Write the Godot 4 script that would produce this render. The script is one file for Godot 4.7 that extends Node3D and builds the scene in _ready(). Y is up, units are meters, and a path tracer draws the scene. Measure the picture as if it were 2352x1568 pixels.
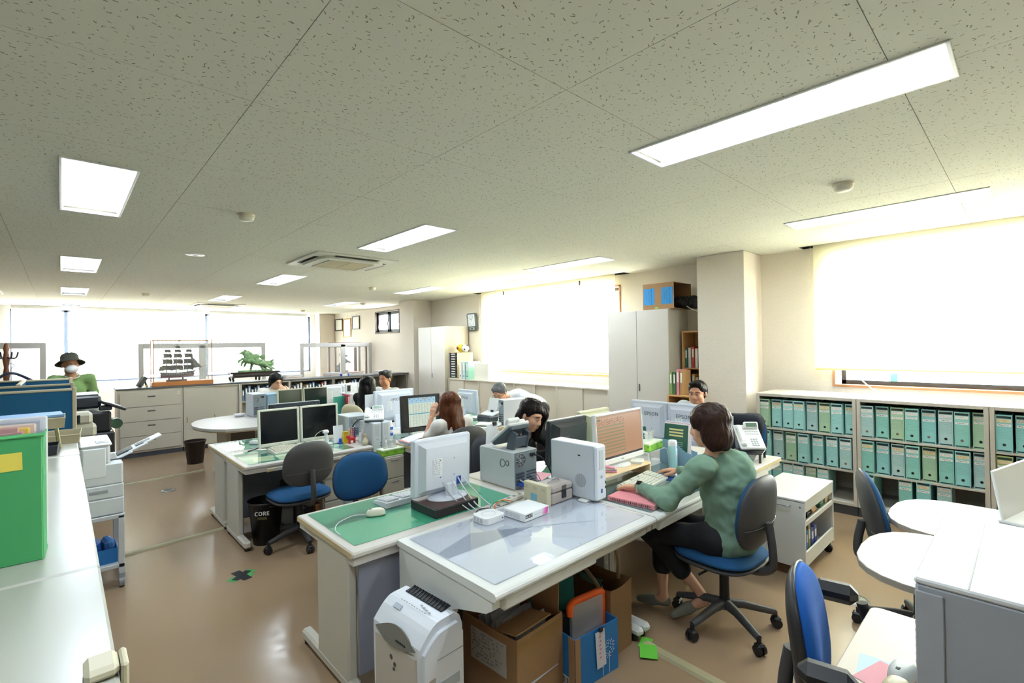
extends Node3D
# A Japanese office: x runs towards the window wall, -z towards the far wall with the vertical blinds, y up, metres.
const CEIL := 2.67
const WX := 6.1
const FZ := -14.8
var mats := {}
var taken := {}
var sgn := 1
var rng := RandomNumberGenerator.new()

# ---------- materials
func mt(hex: String, rough := 0.5, metal := 0.0, key := "") -> StandardMaterial3D:
	var k := "%s_%.2f_%.2f_%s" % [hex, rough, metal, key]
	if mats.has(k): return mats[k]
	var m := StandardMaterial3D.new()
	m.albedo_color = Color(hex)
	m.roughness = rough
	m.metallic = metal
	mats[k] = m
	return m

func noise_mat(key: String, lo: String, hi: String, freq: float, rough: float, period: float, stretch := Vector3.ONE, bump := 0.0, oct := 4, size := 512, ntype := FastNoiseLite.TYPE_SIMPLEX_SMOOTH) -> StandardMaterial3D:
	if mats.has(key): return mats[key]
	var n := FastNoiseLite.new()
	n.seed = key.hash() & 0xffff
	n.noise_type = ntype
	n.frequency = freq
	n.fractal_octaves = oct
	var img := n.get_seamless_image(size, size)
	var out := Image.create(size, size, true, Image.FORMAT_RGB8)
	var a := Color(lo)
	var b := Color(hi)
	for y in size:
		for x in size:
			out.set_pixel(x, y, a.lerp(b, img.get_pixel(x, y).r))
	out.generate_mipmaps()
	var m := StandardMaterial3D.new()
	m.albedo_texture = ImageTexture.create_from_image(out)
	m.uv1_triplanar = true
	m.uv1_world_triplanar = true
	m.uv1_scale = stretch / period
	m.roughness = rough
	if bump > 0.0:
		img.convert(Image.FORMAT_RGBA8)
		var nm: Image = img.duplicate()
		nm.bump_map_to_normal_map(bump)
		m.normal_enabled = true
		m.normal_texture = ImageTexture.create_from_image(nm)
	mats[key] = m
	return m

func tex_mat(key: String, img: Image, rough := 0.5) -> StandardMaterial3D:
	if mats.has(key): return mats[key]
	var m := StandardMaterial3D.new()
	m.albedo_texture = ImageTexture.create_from_image(img)
	m.roughness = rough
	mats[key] = m
	return m

func pane_mat(hex := "eef6f4", alpha := 0.06) -> StandardMaterial3D:
	var k := "pane" + hex + str(alpha)
	if mats.has(k): return mats[k]
	var m := StandardMaterial3D.new()
	m.albedo_color = Color(hex, alpha)
	m.transparency = BaseMaterial3D.TRANSPARENCY_ALPHA
	m.roughness = 0.03
	mats[k] = m
	return m

# ---------- geometry: a SurfaceTool collects shapes, obj() commits it as one named mesh
func S() -> SurfaceTool:
	var s := SurfaceTool.new()
	s.begin(Mesh.PRIMITIVE_TRIANGLES)
	s.set_smooth_group(-1)
	return s

func t3(s: SurfaceTool, a: Vector3, b: Vector3, c: Vector3) -> void:
	s.add_vertex(a); s.add_vertex(c); s.add_vertex(b)

func q4(s: SurfaceTool, a: Vector3, b: Vector3, c: Vector3, d: Vector3) -> void:
	t3(s, a, b, c); t3(s, a, c, d)

func qo(s: SurfaceTool, a: Vector3, b: Vector3, c: Vector3, d: Vector3, o: Vector3) -> void:
	if (b - a).cross(c - a).dot(o) >= 0.0: q4(s, a, b, c, d)
	else: q4(s, a, d, c, b)

func qu(s: SurfaceTool, a: Vector3, b: Vector3, c: Vector3, d: Vector3) -> void:
	var p := [a, c, b, a, d, c]
	var u := [v2(0, 1), v2(1, 0), v2(1, 1), v2(0, 1), v2(0, 0), v2(1, 0)]
	for i in 6:
		s.set_uv(u[i]); s.add_vertex(p[i])

func bx(s: SurfaceTool, c: Vector3, z: Vector3, b := 0.0, R := Basis()) -> void:
	s.set_smooth_group(-1)
	var h := z * 0.5
	b = minf(b, minf(h.x, minf(h.y, h.z)) * 0.98)
	var P := func(axis: int, sg: Vector3) -> Vector3:
		var v := v3(sg.x * (h.x - b), sg.y * (h.y - b), sg.z * (h.z - b))
		v[axis] = sg[axis] * h[axis]
		return c + R * v
	for a in 3:
		var u := (a + 1) % 3
		var w := (a + 2) % 3
		for sa in [-1.0, 1.0]:
			var g: Array[Vector3] = []
			for k in [[-1.0, -1.0], [1.0, -1.0], [1.0, 1.0], [-1.0, 1.0]]:
				var e := Vector3.ZERO
				e[a] = sa; e[u] = k[0]; e[w] = k[1]
				g.append(P.call(a, e))
			var o := Vector3.ZERO
			o[a] = sa
			qo(s, g[0], g[1], g[2], g[3], R * o)
		if b > 0.0:
			for su in [-1.0, 1.0]:
				for sw in [-1.0, 1.0]:
					var lo := Vector3.ZERO
					lo[u] = su; lo[w] = sw; lo[a] = -1.0
					var hi := lo
					hi[a] = 1.0
					var o2 := Vector3.ZERO
					o2[u] = su; o2[w] = sw
					qo(s, P.call(u, lo), P.call(u, hi), P.call(w, hi), P.call(w, lo), R * o2)
	if b > 0.0:
		for sx in [-1.0, 1.0]:
			for sy in [-1.0, 1.0]:
				for sz in [-1.0, 1.0]:
					var e2 := v3(sx, sy, sz)
					var p0: Vector3 = P.call(0, e2)
					var p1: Vector3 = P.call(1, e2)
					var p2: Vector3 = P.call(2, e2)
					if (p1 - p0).cross(p2 - p0).dot(R * e2) >= 0.0: t3(s, p0, p1, p2)
					else: t3(s, p0, p2, p1)

func frame_of(d: Vector3) -> Basis:
	var y := d.normalized()
	var x := y.cross(Vector3.FORWARD if absf(y.z) < 0.9 else Vector3.RIGHT).normalized()
	return Basis(x, y, x.cross(y))

func cyl(s: SurfaceTool, a: Vector3, b: Vector3, r0: float, r1 := -1.0, n := 14, caps := true) -> void:
	if r1 < 0.0: r1 = r0
	var F := frame_of(b - a)
	sgn += 1
	var A: Array[Vector3] = []
	var B: Array[Vector3] = []
	for i in n:
		var t := TAU * i / n
		var d := F.x * cos(t) + F.z * sin(t)
		A.append(a + d * r0); B.append(b + d * r1)
	for i in n:
		var j := (i + 1) % n
		s.set_smooth_group(sgn)
		qo(s, A[i], A[j], B[j], B[i], A[i] + A[j] - 2.0 * a + B[i] + B[j] - 2.0 * b)
		s.set_smooth_group(-1)
		if caps:
			if r0 > 0.0: tri_o(s, a, A[i], A[j], a - b)
			if r1 > 0.0: tri_o(s, b, B[i], B[j], b - a)

func tri_o(s: SurfaceTool, a: Vector3, b: Vector3, c: Vector3, o: Vector3) -> void:
	if (b - a).cross(c - a).dot(o) >= 0.0: t3(s, a, b, c)
	else: t3(s, a, c, b)

func lathe(s: SurfaceTool, o: Vector3, prof: Array, n := 24, R := Basis(), sx := 1.0, sz := 1.0) -> void:
	sgn += 1
	s.set_smooth_group(sgn)
	for k in prof.size() - 1:
		var p: Vector2 = prof[k]
		var r: Vector2 = prof[k + 1]
		for i in n:
			var t0 := TAU * i / n
			var t1 := TAU * (i + 1) / n
			var d0 := v3(cos(t0) * sx, 0, sin(t0) * sz)
			var d1 := v3(cos(t1) * sx, 0, sin(t1) * sz)
			var a := o + R * (d0 * p.x + v3(0, p.y, 0))
			var b := o + R * (d1 * p.x + v3(0, p.y, 0))
			var c := o + R * (d1 * r.x + v3(0, r.y, 0))
			var d := o + R * (d0 * r.x + v3(0, r.y, 0))
			if p.x < 1e-6: t3(s, a, d, c)
			elif r.x < 1e-6: t3(s, a, c, b)
			else:
				t3(s, a, c, b); t3(s, a, d, c)
	s.set_smooth_group(-1)

func tube(s: SurfaceTool, pts: Array, r: float, n := 6, r_end := -1.0) -> void:
	sgn += 1
	s.set_smooth_group(sgn)
	var rings: Array = []
	var F := Basis()
	for k in pts.size():
		var p: Vector3 = pts[k]
		var d: Vector3 = (pts[mini(k + 1, pts.size() - 1)] - pts[maxi(k - 1, 0)])
		if k == 0: F = frame_of(d)
		else:
			var y := d.normalized()
			var x := (F.x - y * F.x.dot(y)).normalized()
			F = Basis(x, y, x.cross(y))
		var rr := r if r_end < 0.0 else lerpf(r, r_end, float(k) / (pts.size() - 1))
		var ring: Array[Vector3] = []
		for i in n:
			var t := TAU * i / n
			ring.append(p + (F.x * cos(t) + F.z * sin(t)) * rr)
		rings.append(ring)
	for k in rings.size() - 1:
		for i in n:
			var j := (i + 1) % n
			var A: Array[Vector3] = rings[k]
			var B: Array[Vector3] = rings[k + 1]
			qo(s, A[i], A[j], B[j], B[i], A[i] + A[j] - pts[k] * 2.0)
	s.set_smooth_group(-1)
	for e in [0, rings.size() - 1]:
		var C: Array[Vector3] = rings[e]
		var o: Vector3 = pts[e] - pts[1 if e == 0 else e - 1]
		for i in range(1, n - 1): tri_o(s, C[0], C[i], C[i + 1], o)

func curve(pts: Array, n := 24) -> Array:
	# Catmull-Rom through the given points
	var out: Array = []
	for k in pts.size() - 1:
		var p0: Vector3 = pts[maxi(k - 1, 0)]
		var p1: Vector3 = pts[k]
		var p2: Vector3 = pts[k + 1]
		var p3: Vector3 = pts[mini(k + 2, pts.size() - 1)]
		var m := maxi(2, n / (pts.size() - 1))
		for i in m: out.append(p1.cubic_interpolate(p2, p0, p3, float(i) / m))
	out.append(pts[-1])
	return out

func prism(s: SurfaceTool, poly: PackedVector2Array, d0: float, d1: float, X := Transform3D(), smooth := false) -> void:
	# polygon in local xy, extruded along local z from d0 to d1
	s.set_smooth_group(-1)
	if Geometry2D.is_polygon_clockwise(poly): poly.reverse()
	var tr := Geometry2D.triangulate_polygon(poly)
	var lo := minf(d0, d1)
	var hi := maxf(d0, d1)
	for i in range(0, tr.size(), 3):
		var a := poly[tr[i]]
		var b := poly[tr[i + 1]]
		var c := poly[tr[i + 2]]
		tri_o(s, X * v3(a.x, a.y, hi), X * v3(b.x, b.y, hi), X * v3(c.x, c.y, hi), X.basis.z)
		tri_o(s, X * v3(a.x, a.y, lo), X * v3(b.x, b.y, lo), X * v3(c.x, c.y, lo), -X.basis.z)
	sgn += 1
	if smooth: s.set_smooth_group(sgn)
	for i in poly.size():
		var a2 := poly[i]
		var b2 := poly[(i + 1) % poly.size()]
		var o := v3(b2.y - a2.y, a2.x - b2.x, 0)
		qo(s, X * v3(a2.x, a2.y, lo), X * v3(b2.x, b2.y, lo), X * v3(b2.x, b2.y, hi), X * v3(a2.x, a2.y, hi), X.basis * o)
	s.set_smooth_group(-1)

func rrect(w: float, h: float, r: float, n := 4, c := Vector2.ZERO) -> PackedVector2Array:
	var p := PackedVector2Array()
	for k in 4:
		var o := v2((w / 2 - r) * [1, -1, -1, 1][k], (h / 2 - r) * [1, 1, -1, -1][k])
		for i in n + 1:
			var t := PI / 2 * (k + float(i) / n)
			p.append(c + o + v2(cos(t), sin(t)) * r)
	return p

func flat_y(x := 0.0, y := 0.0, z := 0.0) -> Transform3D:
	# lays a polygon in xz (local y of the polygon becomes -z), extruding upwards
	return Transform3D(Basis(v3(1, 0, 0), v3(0, 0, -1), v3(0, 1, 0)), v3(x, y, z))

func pad(s: SurfaceTool, w: float, h: float, e: float, front: float, back: float, bend := 0.0, X := Transform3D(), egg := 0.0, benty := 0.0) -> void:
	# a cushion: superellipse outline w x h in xy, bulging by front (+z) and back (-z), bent round y by bend
	sgn += 1
	s.set_smooth_group(sgn)
	var N := 36
	var K := 7
	var P := func(i: int, k: int, side: float) -> Vector3:
		var t := TAU * i / N
		var f := sin(PI / 2 * float(k) / K)
		var cx := signf(cos(t)) * pow(absf(cos(t)), 2.0 / e)
		var cy := signf(sin(t)) * pow(absf(sin(t)), 2.0 / e)
		var y := cy * h / 2 * f
		var x := cx * w / 2 * f * (1.0 - egg * y / (h / 2))
		var z := (front if side > 0 else -back) * pow(maxf(0.0, 1.0 - pow(f, 5.0)), 0.55)
		return X * v3(x, y, z + bend * x * x + benty * y * y)
	for side in [1.0, -1.0]:
		for k in K:
			for i in N:
				var a: Vector3 = P.call(i, k, side)
				var b: Vector3 = P.call(i + 1, k, side)
				var c: Vector3 = P.call(i + 1, k + 1, side)
				var d: Vector3 = P.call(i, k + 1, side)
				if side > 0:
					if k > 0: t3(s, a, c, b)
					t3(s, a, d, c)
				else:
					if k > 0: t3(s, a, b, c)
					t3(s, a, c, d)
	s.set_smooth_group(-1)

# ---------- nodes
func numbered(n: String) -> String:
	if not taken.has(n):
		taken[n] = 0
		return n
	taken[n] += 1
	return "%s_%03d" % [n, taken[n]]

func thing(called: String, label: String, category: String, at := Vector3.ZERO, turn := 0.0, group := "") -> Node3D:
	var o := Node3D.new()
	o.name = numbered(called)
	add_child(o)
	o.position = at
	o.rotation.y = turn
	tag(o, label, category, group)
	return o

func tag(o: Node, label: String, category: String, group := "") -> Node:
	o.set_meta("label", label)
	o.set_meta("category", category)
	if group != "": o.set_meta("group", group)
	return o

func obj(called: String, s, m: Material, parent: Node = null) -> MeshInstance3D:
	var o := MeshInstance3D.new()
	var me: Mesh
	if s is SurfaceTool:
		s.generate_normals()
		me = s.commit()
	else: me = s
	o.mesh = me
	o.material_override = m
	if parent == null:
		o.name = numbered(called)
		add_child(o)
	else:
		o.name = called
		parent.add_child(o, true)
	return o

func struct(called: String, s, m: Material, parent: Node = null) -> MeshInstance3D:
	var o := obj(called, s, m, parent)
	if parent == null: o.set_meta("kind", "structure")
	return o

func pb(p: Node, called: String, m: Material, c: Vector3, z: Vector3, b := 0.0, R := Basis()) -> MeshInstance3D:
	var s := S()
	bx(s, c, z, b, R)
	return obj(called, s, m, p)

func pc(p: Node, called: String, m: Material, a: Vector3, b: Vector3, r0: float, r1 := -1.0, n := 14) -> MeshInstance3D:
	var s := S()
	cyl(s, a, b, r0, r1, n)
	return obj(called, s, m, p)

func pt(p: Node, called: String, m: Material, pts: Array, r: float, n := 6) -> MeshInstance3D:
	var s := S()
	tube(s, pts, r, n)
	return obj(called, s, m, p)

func copy_of(o: Node3D, at: Vector3, turn: float, label: String, group := "") -> Node3D:
	var c: Node3D = o.duplicate()
	c.name = numbered(String(o.name).rstrip("0123456789").rstrip("_"))
	add_child(c)
	c.position = at
	c.rotation.y = turn
	c.set_meta("label", label)
	if group != "": c.set_meta("group", group)
	return c

func text(p: Node, called: String, words: String, size: float, m: Material, X: Transform3D, depth := 0.0008, bold := false) -> MeshInstance3D:
	var t := TextMesh.new()
	var f := SystemFont.new()
	f.font_names = PackedStringArray(["Droid Sans"])
	if bold: f.font_weight = 700
	t.font = f
	t.text = words
	t.font_size = 48
	t.pixel_size = size / 36.0
	t.depth = depth
	var o := MeshInstance3D.new()
	o.mesh = t
	o.material_override = m
	o.name = called
	o.transform = X
	p.add_child(o, true)
	return o

func R3(x := 0.0, y := 0.0, z := 0.0) -> Basis:
	return Basis.from_euler(v3(x, y, z))

func scribble(w: int, h: int, bg: Color, ink: Color, rows: int, cell: int, seed_: int, pad_ := 6, dens := 0.8) -> Image:
	# rows of small strokes, as print looks that is too small to read
	var im := Image.create(w, h, false, Image.FORMAT_RGB8)
	im.fill(bg)
	var r := RandomNumberGenerator.new()
	r.seed = seed_
	var step := float(h - 2 * pad_) / rows
	for k in rows:
		var y0 := int(pad_ + k * step + step * 0.15)
		var hh := int(step * 0.7)
		var x := pad_
		var stop := w - pad_ - int(r.randf() * w * 0.3)
		while x < stop:
			if r.randf() < dens:
				for j in 3:
					im.fill_rect(Rect2i(x + r.randi_range(0, cell / 2), y0 + r.randi_range(0, maxi(1, hh - 2)), r.randi_range(1, maxi(2, cell - 2)), maxi(1, cell / 7)), ink)
				im.fill_rect(Rect2i(x + r.randi_range(0, cell - 2), y0, maxi(1, cell / 7), hh), ink)
			x += cell
	return im

# ---------- the setting
func cut_rects(r: Rect2, holes: Array) -> Array:
	var out := [r]
	for h: Rect2 in holes:
		var nxt := []
		for a: Rect2 in out:
			if not a.intersects(h):
				nxt.append(a)
				continue
			var i := a.intersection(h)
			if i.position.x > a.position.x: nxt.append(Rect2(a.position.x, a.position.y, i.position.x - a.position.x, a.size.y))
			if i.end.x < a.end.x: nxt.append(Rect2(i.end.x, a.position.y, a.end.x - i.end.x, a.size.y))
			if i.position.y > a.position.y: nxt.append(Rect2(i.position.x, a.position.y, i.size.x, i.position.y - a.position.y))
			if i.end.y < a.end.y: nxt.append(Rect2(i.position.x, i.end.y, i.size.x, a.end.y - i.end.y))
		out = nxt
	return out

func ceiling_mat() -> StandardMaterial3D:
	# rock wool board: pale grey-green with wriggling fissures that run one way
	var N := 2048
	var im := Image.create(N, N, true, Image.FORMAT_RGB8)
	im.fill(Color("dcddd0"))
	var r := RandomNumberGenerator.new()
	r.seed = 11
	for k in 60000:
		var c0 := 0.83 + r.randf() * 0.06
		im.set_pixel(r.randi() % N, r.randi() % N, Color(c0, c0 * 1.005, c0 * 0.95))
	var step := 30.0
	var nn := int(N / step)
	for gy in nn:
		for gx in nn:
			if r.randf() > 0.72: continue
			var p := v2((gx + r.randf()) * step, (gy + r.randf()) * step)
			var ang := r.randfn(0.0, 0.5)
			var ln := r.randi_range(4, 19) if r.randf() < 0.7 else r.randi_range(1, 4)
			var wd := r.randf_range(1.6, 3.6)
			var tone := Color("7d7867").lerp(Color("a8a393"), r.randf())
			for i in ln:
				ang += r.randfn(0.0, 0.28)
				p += Vector2.from_angle(ang)
				var w := maxi(1, int(wd + r.randf() * 1.3))
				for dx in w:
					for dy in w:
						im.set_pixel(posmod(int(p.x) + dx, N), posmod(int(p.y) + dy, N), tone)
	im.generate_mipmaps()
	var m := StandardMaterial3D.new()
	m.albedo_texture = ImageTexture.create_from_image(im)
	m.uv1_triplanar = true
	m.uv1_world_triplanar = true
	m.uv1_scale = Vector3.ONE / 1.9
	m.roughness = 0.95
	m.metallic_specular = 0.1
	return m

const LX := [0.165, 2.39, 4.77]
const LZ := [-0.81, -4.06, -7.6, -10.95, -13.9]
const LW := 0.32
const LL := 1.26

func lit(x: float, z: float) -> bool:
	return not (x > 4.0 and z < -13.0)

func build_room() -> void:
	var floor_m := noise_mat("floor", "8a745b", "a38a70", 0.2, 0.3, 0.5, Vector3.ONE, 0.0, 3, 1024)
	floor_m.metallic_specular = 0.5
	floor_m.roughness = 0.25
	var big := FastNoiseLite.new()
	big.seed = 5
	big.frequency = 0.012
	big.fractal_octaves = 4
	var rough_im := big.get_seamless_image(512, 512)
	var rim := Image.create(512, 512, true, Image.FORMAT_L8)
	for y in 512:
		for x in 512:
			var v := 0.65 + 0.35 * rough_im.get_pixel(x, y).r
			rim.set_pixel(x, y, Color(v, v, v))
	floor_m.roughness_texture = ImageTexture.create_from_image(rim)
	floor_m.roughness_texture_channel = BaseMaterial3D.TEXTURE_CHANNEL_RED
	floor_m.roughness = 0.27
	var s := S()
	bx(s, v3(0.6, -0.06, -5.4), v3(11.4, 0.12, 19.2))
	struct("floor", s, floor_m)
	var wall_m := noise_mat("wallpaper", "e4dacb", "ece4d8", 0.05, 0.85, 0.6, Vector3.ONE, 1.2, 3)
	# window wall with its openings, in (z, y)
	var holes := [Rect2(-1.46, 1.15, 2.96, 1.37), Rect2(-7.2, 1.15, 3.05, 1.37), Rect2(-11.84, 2.0, 1.26, 0.58)]
	s = S()
	for a: Rect2 in cut_rects(Rect2(FZ - 0.2, 0, 19.0, 2.9), holes):
		var c := a.get_center()
		bx(s, v3(WX + 0.1, c.y, c.x), v3(0.2, a.size.y, a.size.x))
	struct("wall_right", s, wall_m)
	s = S()
	for a: Rect2 in cut_rects(Rect2(-5.2, 0, 11.3, 2.9), [Rect2(-0.8, 0.95, 6.3, 1.64)]):
		var c := a.get_center()
		bx(s, v3(c.x, c.y, FZ - 0.1), v3(a.size.x, a.size.y, 0.2))
	struct("wall_far", s, mt("eeebe4", 0.85))
	s = S()
	bx(s, v3(-5.1, 1.45, -5.4), v3(0.2, 2.9, 19.2))
	struct("wall_left", s, wall_m)
	s = S()
	bx(s, v3(0.5, 1.45, 4.1), v3(11.2, 2.9, 0.2))
	struct("wall_back", s, wall_m)
	# pillars that stand out from the window wall and one by the far corner
	s = S()
	bx(s, v3(5.85, CEIL / 2, -2.45), v3(0.5, CEIL - 0.002, 0.55), 0.004)
	struct("wall_pillar", s, wall_m)
	s = S()
	bx(s, v3(5.87, CEIL / 2, -9.5), v3(0.46, CEIL - 0.002, 0.6), 0.004)
	struct("wall_pillar", s, wall_m)
	s = S()
	bx(s, v3(5.86, CEIL / 2, -14.62), v3(0.46, CEIL - 0.002, 0.36), 0.004)
	struct("wall_pillar", s, wall_m)
	# vinyl wallpaper meets above the bookcases: a joint strip as thin trim
	for r in [[v3(WX - 0.004, 0.04, -7.0), v3(0.008, 0.08, 14.0), "baseboard_right"], [v3(0.5, 0.04, FZ + 0.005), v3(11, 0.08, 0.01), "baseboard_far"]]:
		s = S()
		bx(s, r[0], r[1])
		struct(r[2], s, mt("7d5a45", 0.5))
	# ceiling: slab above, boards hung below it as parts, holes for the troffers and the blind slots
	s = S()
	bx(s, v3(0.6, 2.85, -5.4), v3(11.4, 0.1, 19.2))
	var ceil_o := struct("ceiling", s, mt("6a665c", 0.9))
	var cuts := [Rect2(5.94, -1.72, 0.15, 3.3), Rect2(5.94, -7.5, 0.15, 3.52)]
	for x: float in LX:
		for z: float in LZ:
			if lit(x, z): cuts.append(Rect2(x - LW / 2, z - LL / 2, LW, LL))
	var cm := ceiling_mat()
	var gap := 0.0014
	for i in range(-6, 7):
		for j in range(-5, 17):
			var r := Rect2(0.585 + i * 0.905 + gap, -0.34 - j * 0.915 + gap, 0.905 - 2 * gap, 0.915 - 2 * gap)
			r = r.intersection(Rect2(-5.0, FZ, WX + 5.0, 18.8))
			if r.size.x < 0.02 or r.size.y < 0.02: continue
			s = S()
			for a: Rect2 in cut_rects(r, cuts):
				var c := a.get_center()
				bx(s, v3(c.x, CEIL + 0.006, c.y), v3(a.size.x, 0.012, a.size.y))
			obj("ceiling_board", s, cm, ceil_o)
	# joint backing so that no daylight leaks between boards
	s = S()
	for a: Rect2 in cut_rects(Rect2(-5.0, FZ, WX + 5.0, 18.8), cuts):
		var c := a.get_center()
		bx(s, v3(c.x, CEIL + 0.02, c.y), v3(a.size.x, 0.012, a.size.y))
	obj("board_backing", s, mt("9a9482", 0.9), ceil_o)
	for z in [[-1.72, 3.3], [-7.5, 3.52]]:
		s = S()
		var zc: float = z[0] + z[1] / 2
		bx(s, v3(6.015, CEIL + 0.12, zc), v3(0.15, 0.01, z[1]))
		bx(s, v3(5.935, CEIL + 0.06, zc), v3(0.01, 0.12, z[1]))
		bx(s, v3(6.095, CEIL + 0.06, zc), v3(0.01, 0.12, z[1]))
		bx(s, v3(6.015, CEIL + 0.06, z[0]), v3(0.15, 0.12, 0.01))
		bx(s, v3(6.015, CEIL + 0.06, z[0] + z[1]), v3(0.15, 0.12, 0.01))
		obj("blind_slot", s, mt("1d1d1b", 0.6), ceil_o)

func build_lights() -> void:
	var white := mt("f4f5f5", 0.35)
	var glow := StandardMaterial3D.new()
	glow.albedo_color = Color("ffffff")
	glow.emission_enabled = true
	glow.emission = Color("fbfdff")
	glow.emission_energy_multiplier = 3.2
	glow.roughness = 0.4
	var proto: Node3D = null
	var n := 0
	for zi in LZ.size():
		for xi in LX.size():
			var z: float = LZ[zi]
			var x: float = LX[xi]
			if not lit(x, z): continue
			var rowname: String = ["first from the camera", "second from the camera", "third from the camera", "fourth from the camera", "fifth, nearest the vertical blinds"][zi]
			var colname: String = ["row over the aisle", "middle row over the desks", "row beside the yellow window blinds"][xi]
			var lab := "recessed fluorescent ceiling light, %s, %s" % [colname, rowname]
			var o: Node3D
			if proto == null:
				o = thing("ceiling_light", lab, "ceiling light", v3(x, CEIL, z), 0, "recessed ceiling lights")
				proto = o
				var s := S()
				for sx in [-1.0, 1.0]:
					bx(s, v3(sx * (LW / 2 + 0.002), -0.003, 0), v3(0.014, 0.008, LL + 0.02), 0.002)
					bx(s, v3(0, -0.003, sx * (LL / 2 + 0.002)), v3(LW + 0.018, 0.008, 0.014), 0.002)
				obj("frame", s, mt("dfe3e2", 0.35), o)
				s = S()
				for sx in [-1.0, 1.0]:
					q4(s, v3(sx * LW / 2, 0, LL / 2), v3(sx * LW / 2, 0, -LL / 2), v3(sx * 0.105, 0.088, -LL / 2), v3(sx * 0.105, 0.088, LL / 2))
					qo(s, v3(-LW / 2, 0, sx * LL / 2), v3(LW / 2, 0, sx * LL / 2), v3(0.105, 0.088, sx * LL / 2), v3(-0.105, 0.088, sx * LL / 2), v3(0, 0, -sx))
				bx(s, v3(0, 0.092, 0), v3(0.22, 0.008, LL))
				obj("reflector", s, white, o)
				s = S()
				var prof := PackedVector2Array()
				for k in 9: prof.append(v2(-0.1 + 0.025 * k, 0.084 - 0.05 * sin(PI * k / 8.0)))
				prism(s, prof, -LL / 2 + 0.02, LL / 2 - 0.02, Transform3D(), true)
				obj("light_lens", s, glow, o)
			else:
				o = copy_of(proto, v3(x, CEIL, z), 0, lab)
			var a := AreaLight3D.new()
			a.name = "tube_light"
			a.area_size = v2(0.2, 1.2)
			a.rotation.x = -PI / 2
			a.position = v3(x, CEIL + 0.025, z)
			a.light_energy = LIGHT_E
			a.light_color = Color("e2f1ff")
			a.area_range = 30.0
			a.area_attenuation = 2.0
			a.shadow_enabled = true
			add_child(a, true)
			n += 1

func window_glass(p: Node, axis: String, c: Vector3, w: float, h: float, mf: Material, t := 0.045) -> void:
	# one sash: four rails and a pane
	var s := S()
	for k in [[0, -1], [0, 1], [1, 0], [-1, 0]]:
		var sz := v3(0.04, t, w) if k[1] != 0 else v3(0.04, h, t)
		var off := v3(0, k[1] * (h - t) / 2, k[0] * (w - t) / 2)
		if axis == "z":
			sz = v3(sz.z, sz.y, sz.x)
			off = v3(off.z, off.y, 0)
		bx(s, c + off, sz, 0.003)
	var f := obj("sash", s, mf, p)
	s = S()
	var z2 := v3(0.006, h - 2 * t, w - 2 * t)
	if axis == "z": z2 = v3(z2.z, z2.y, z2.x)
	bx(s, c, z2)
	obj("pane", s, pane_mat(), f)

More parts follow.
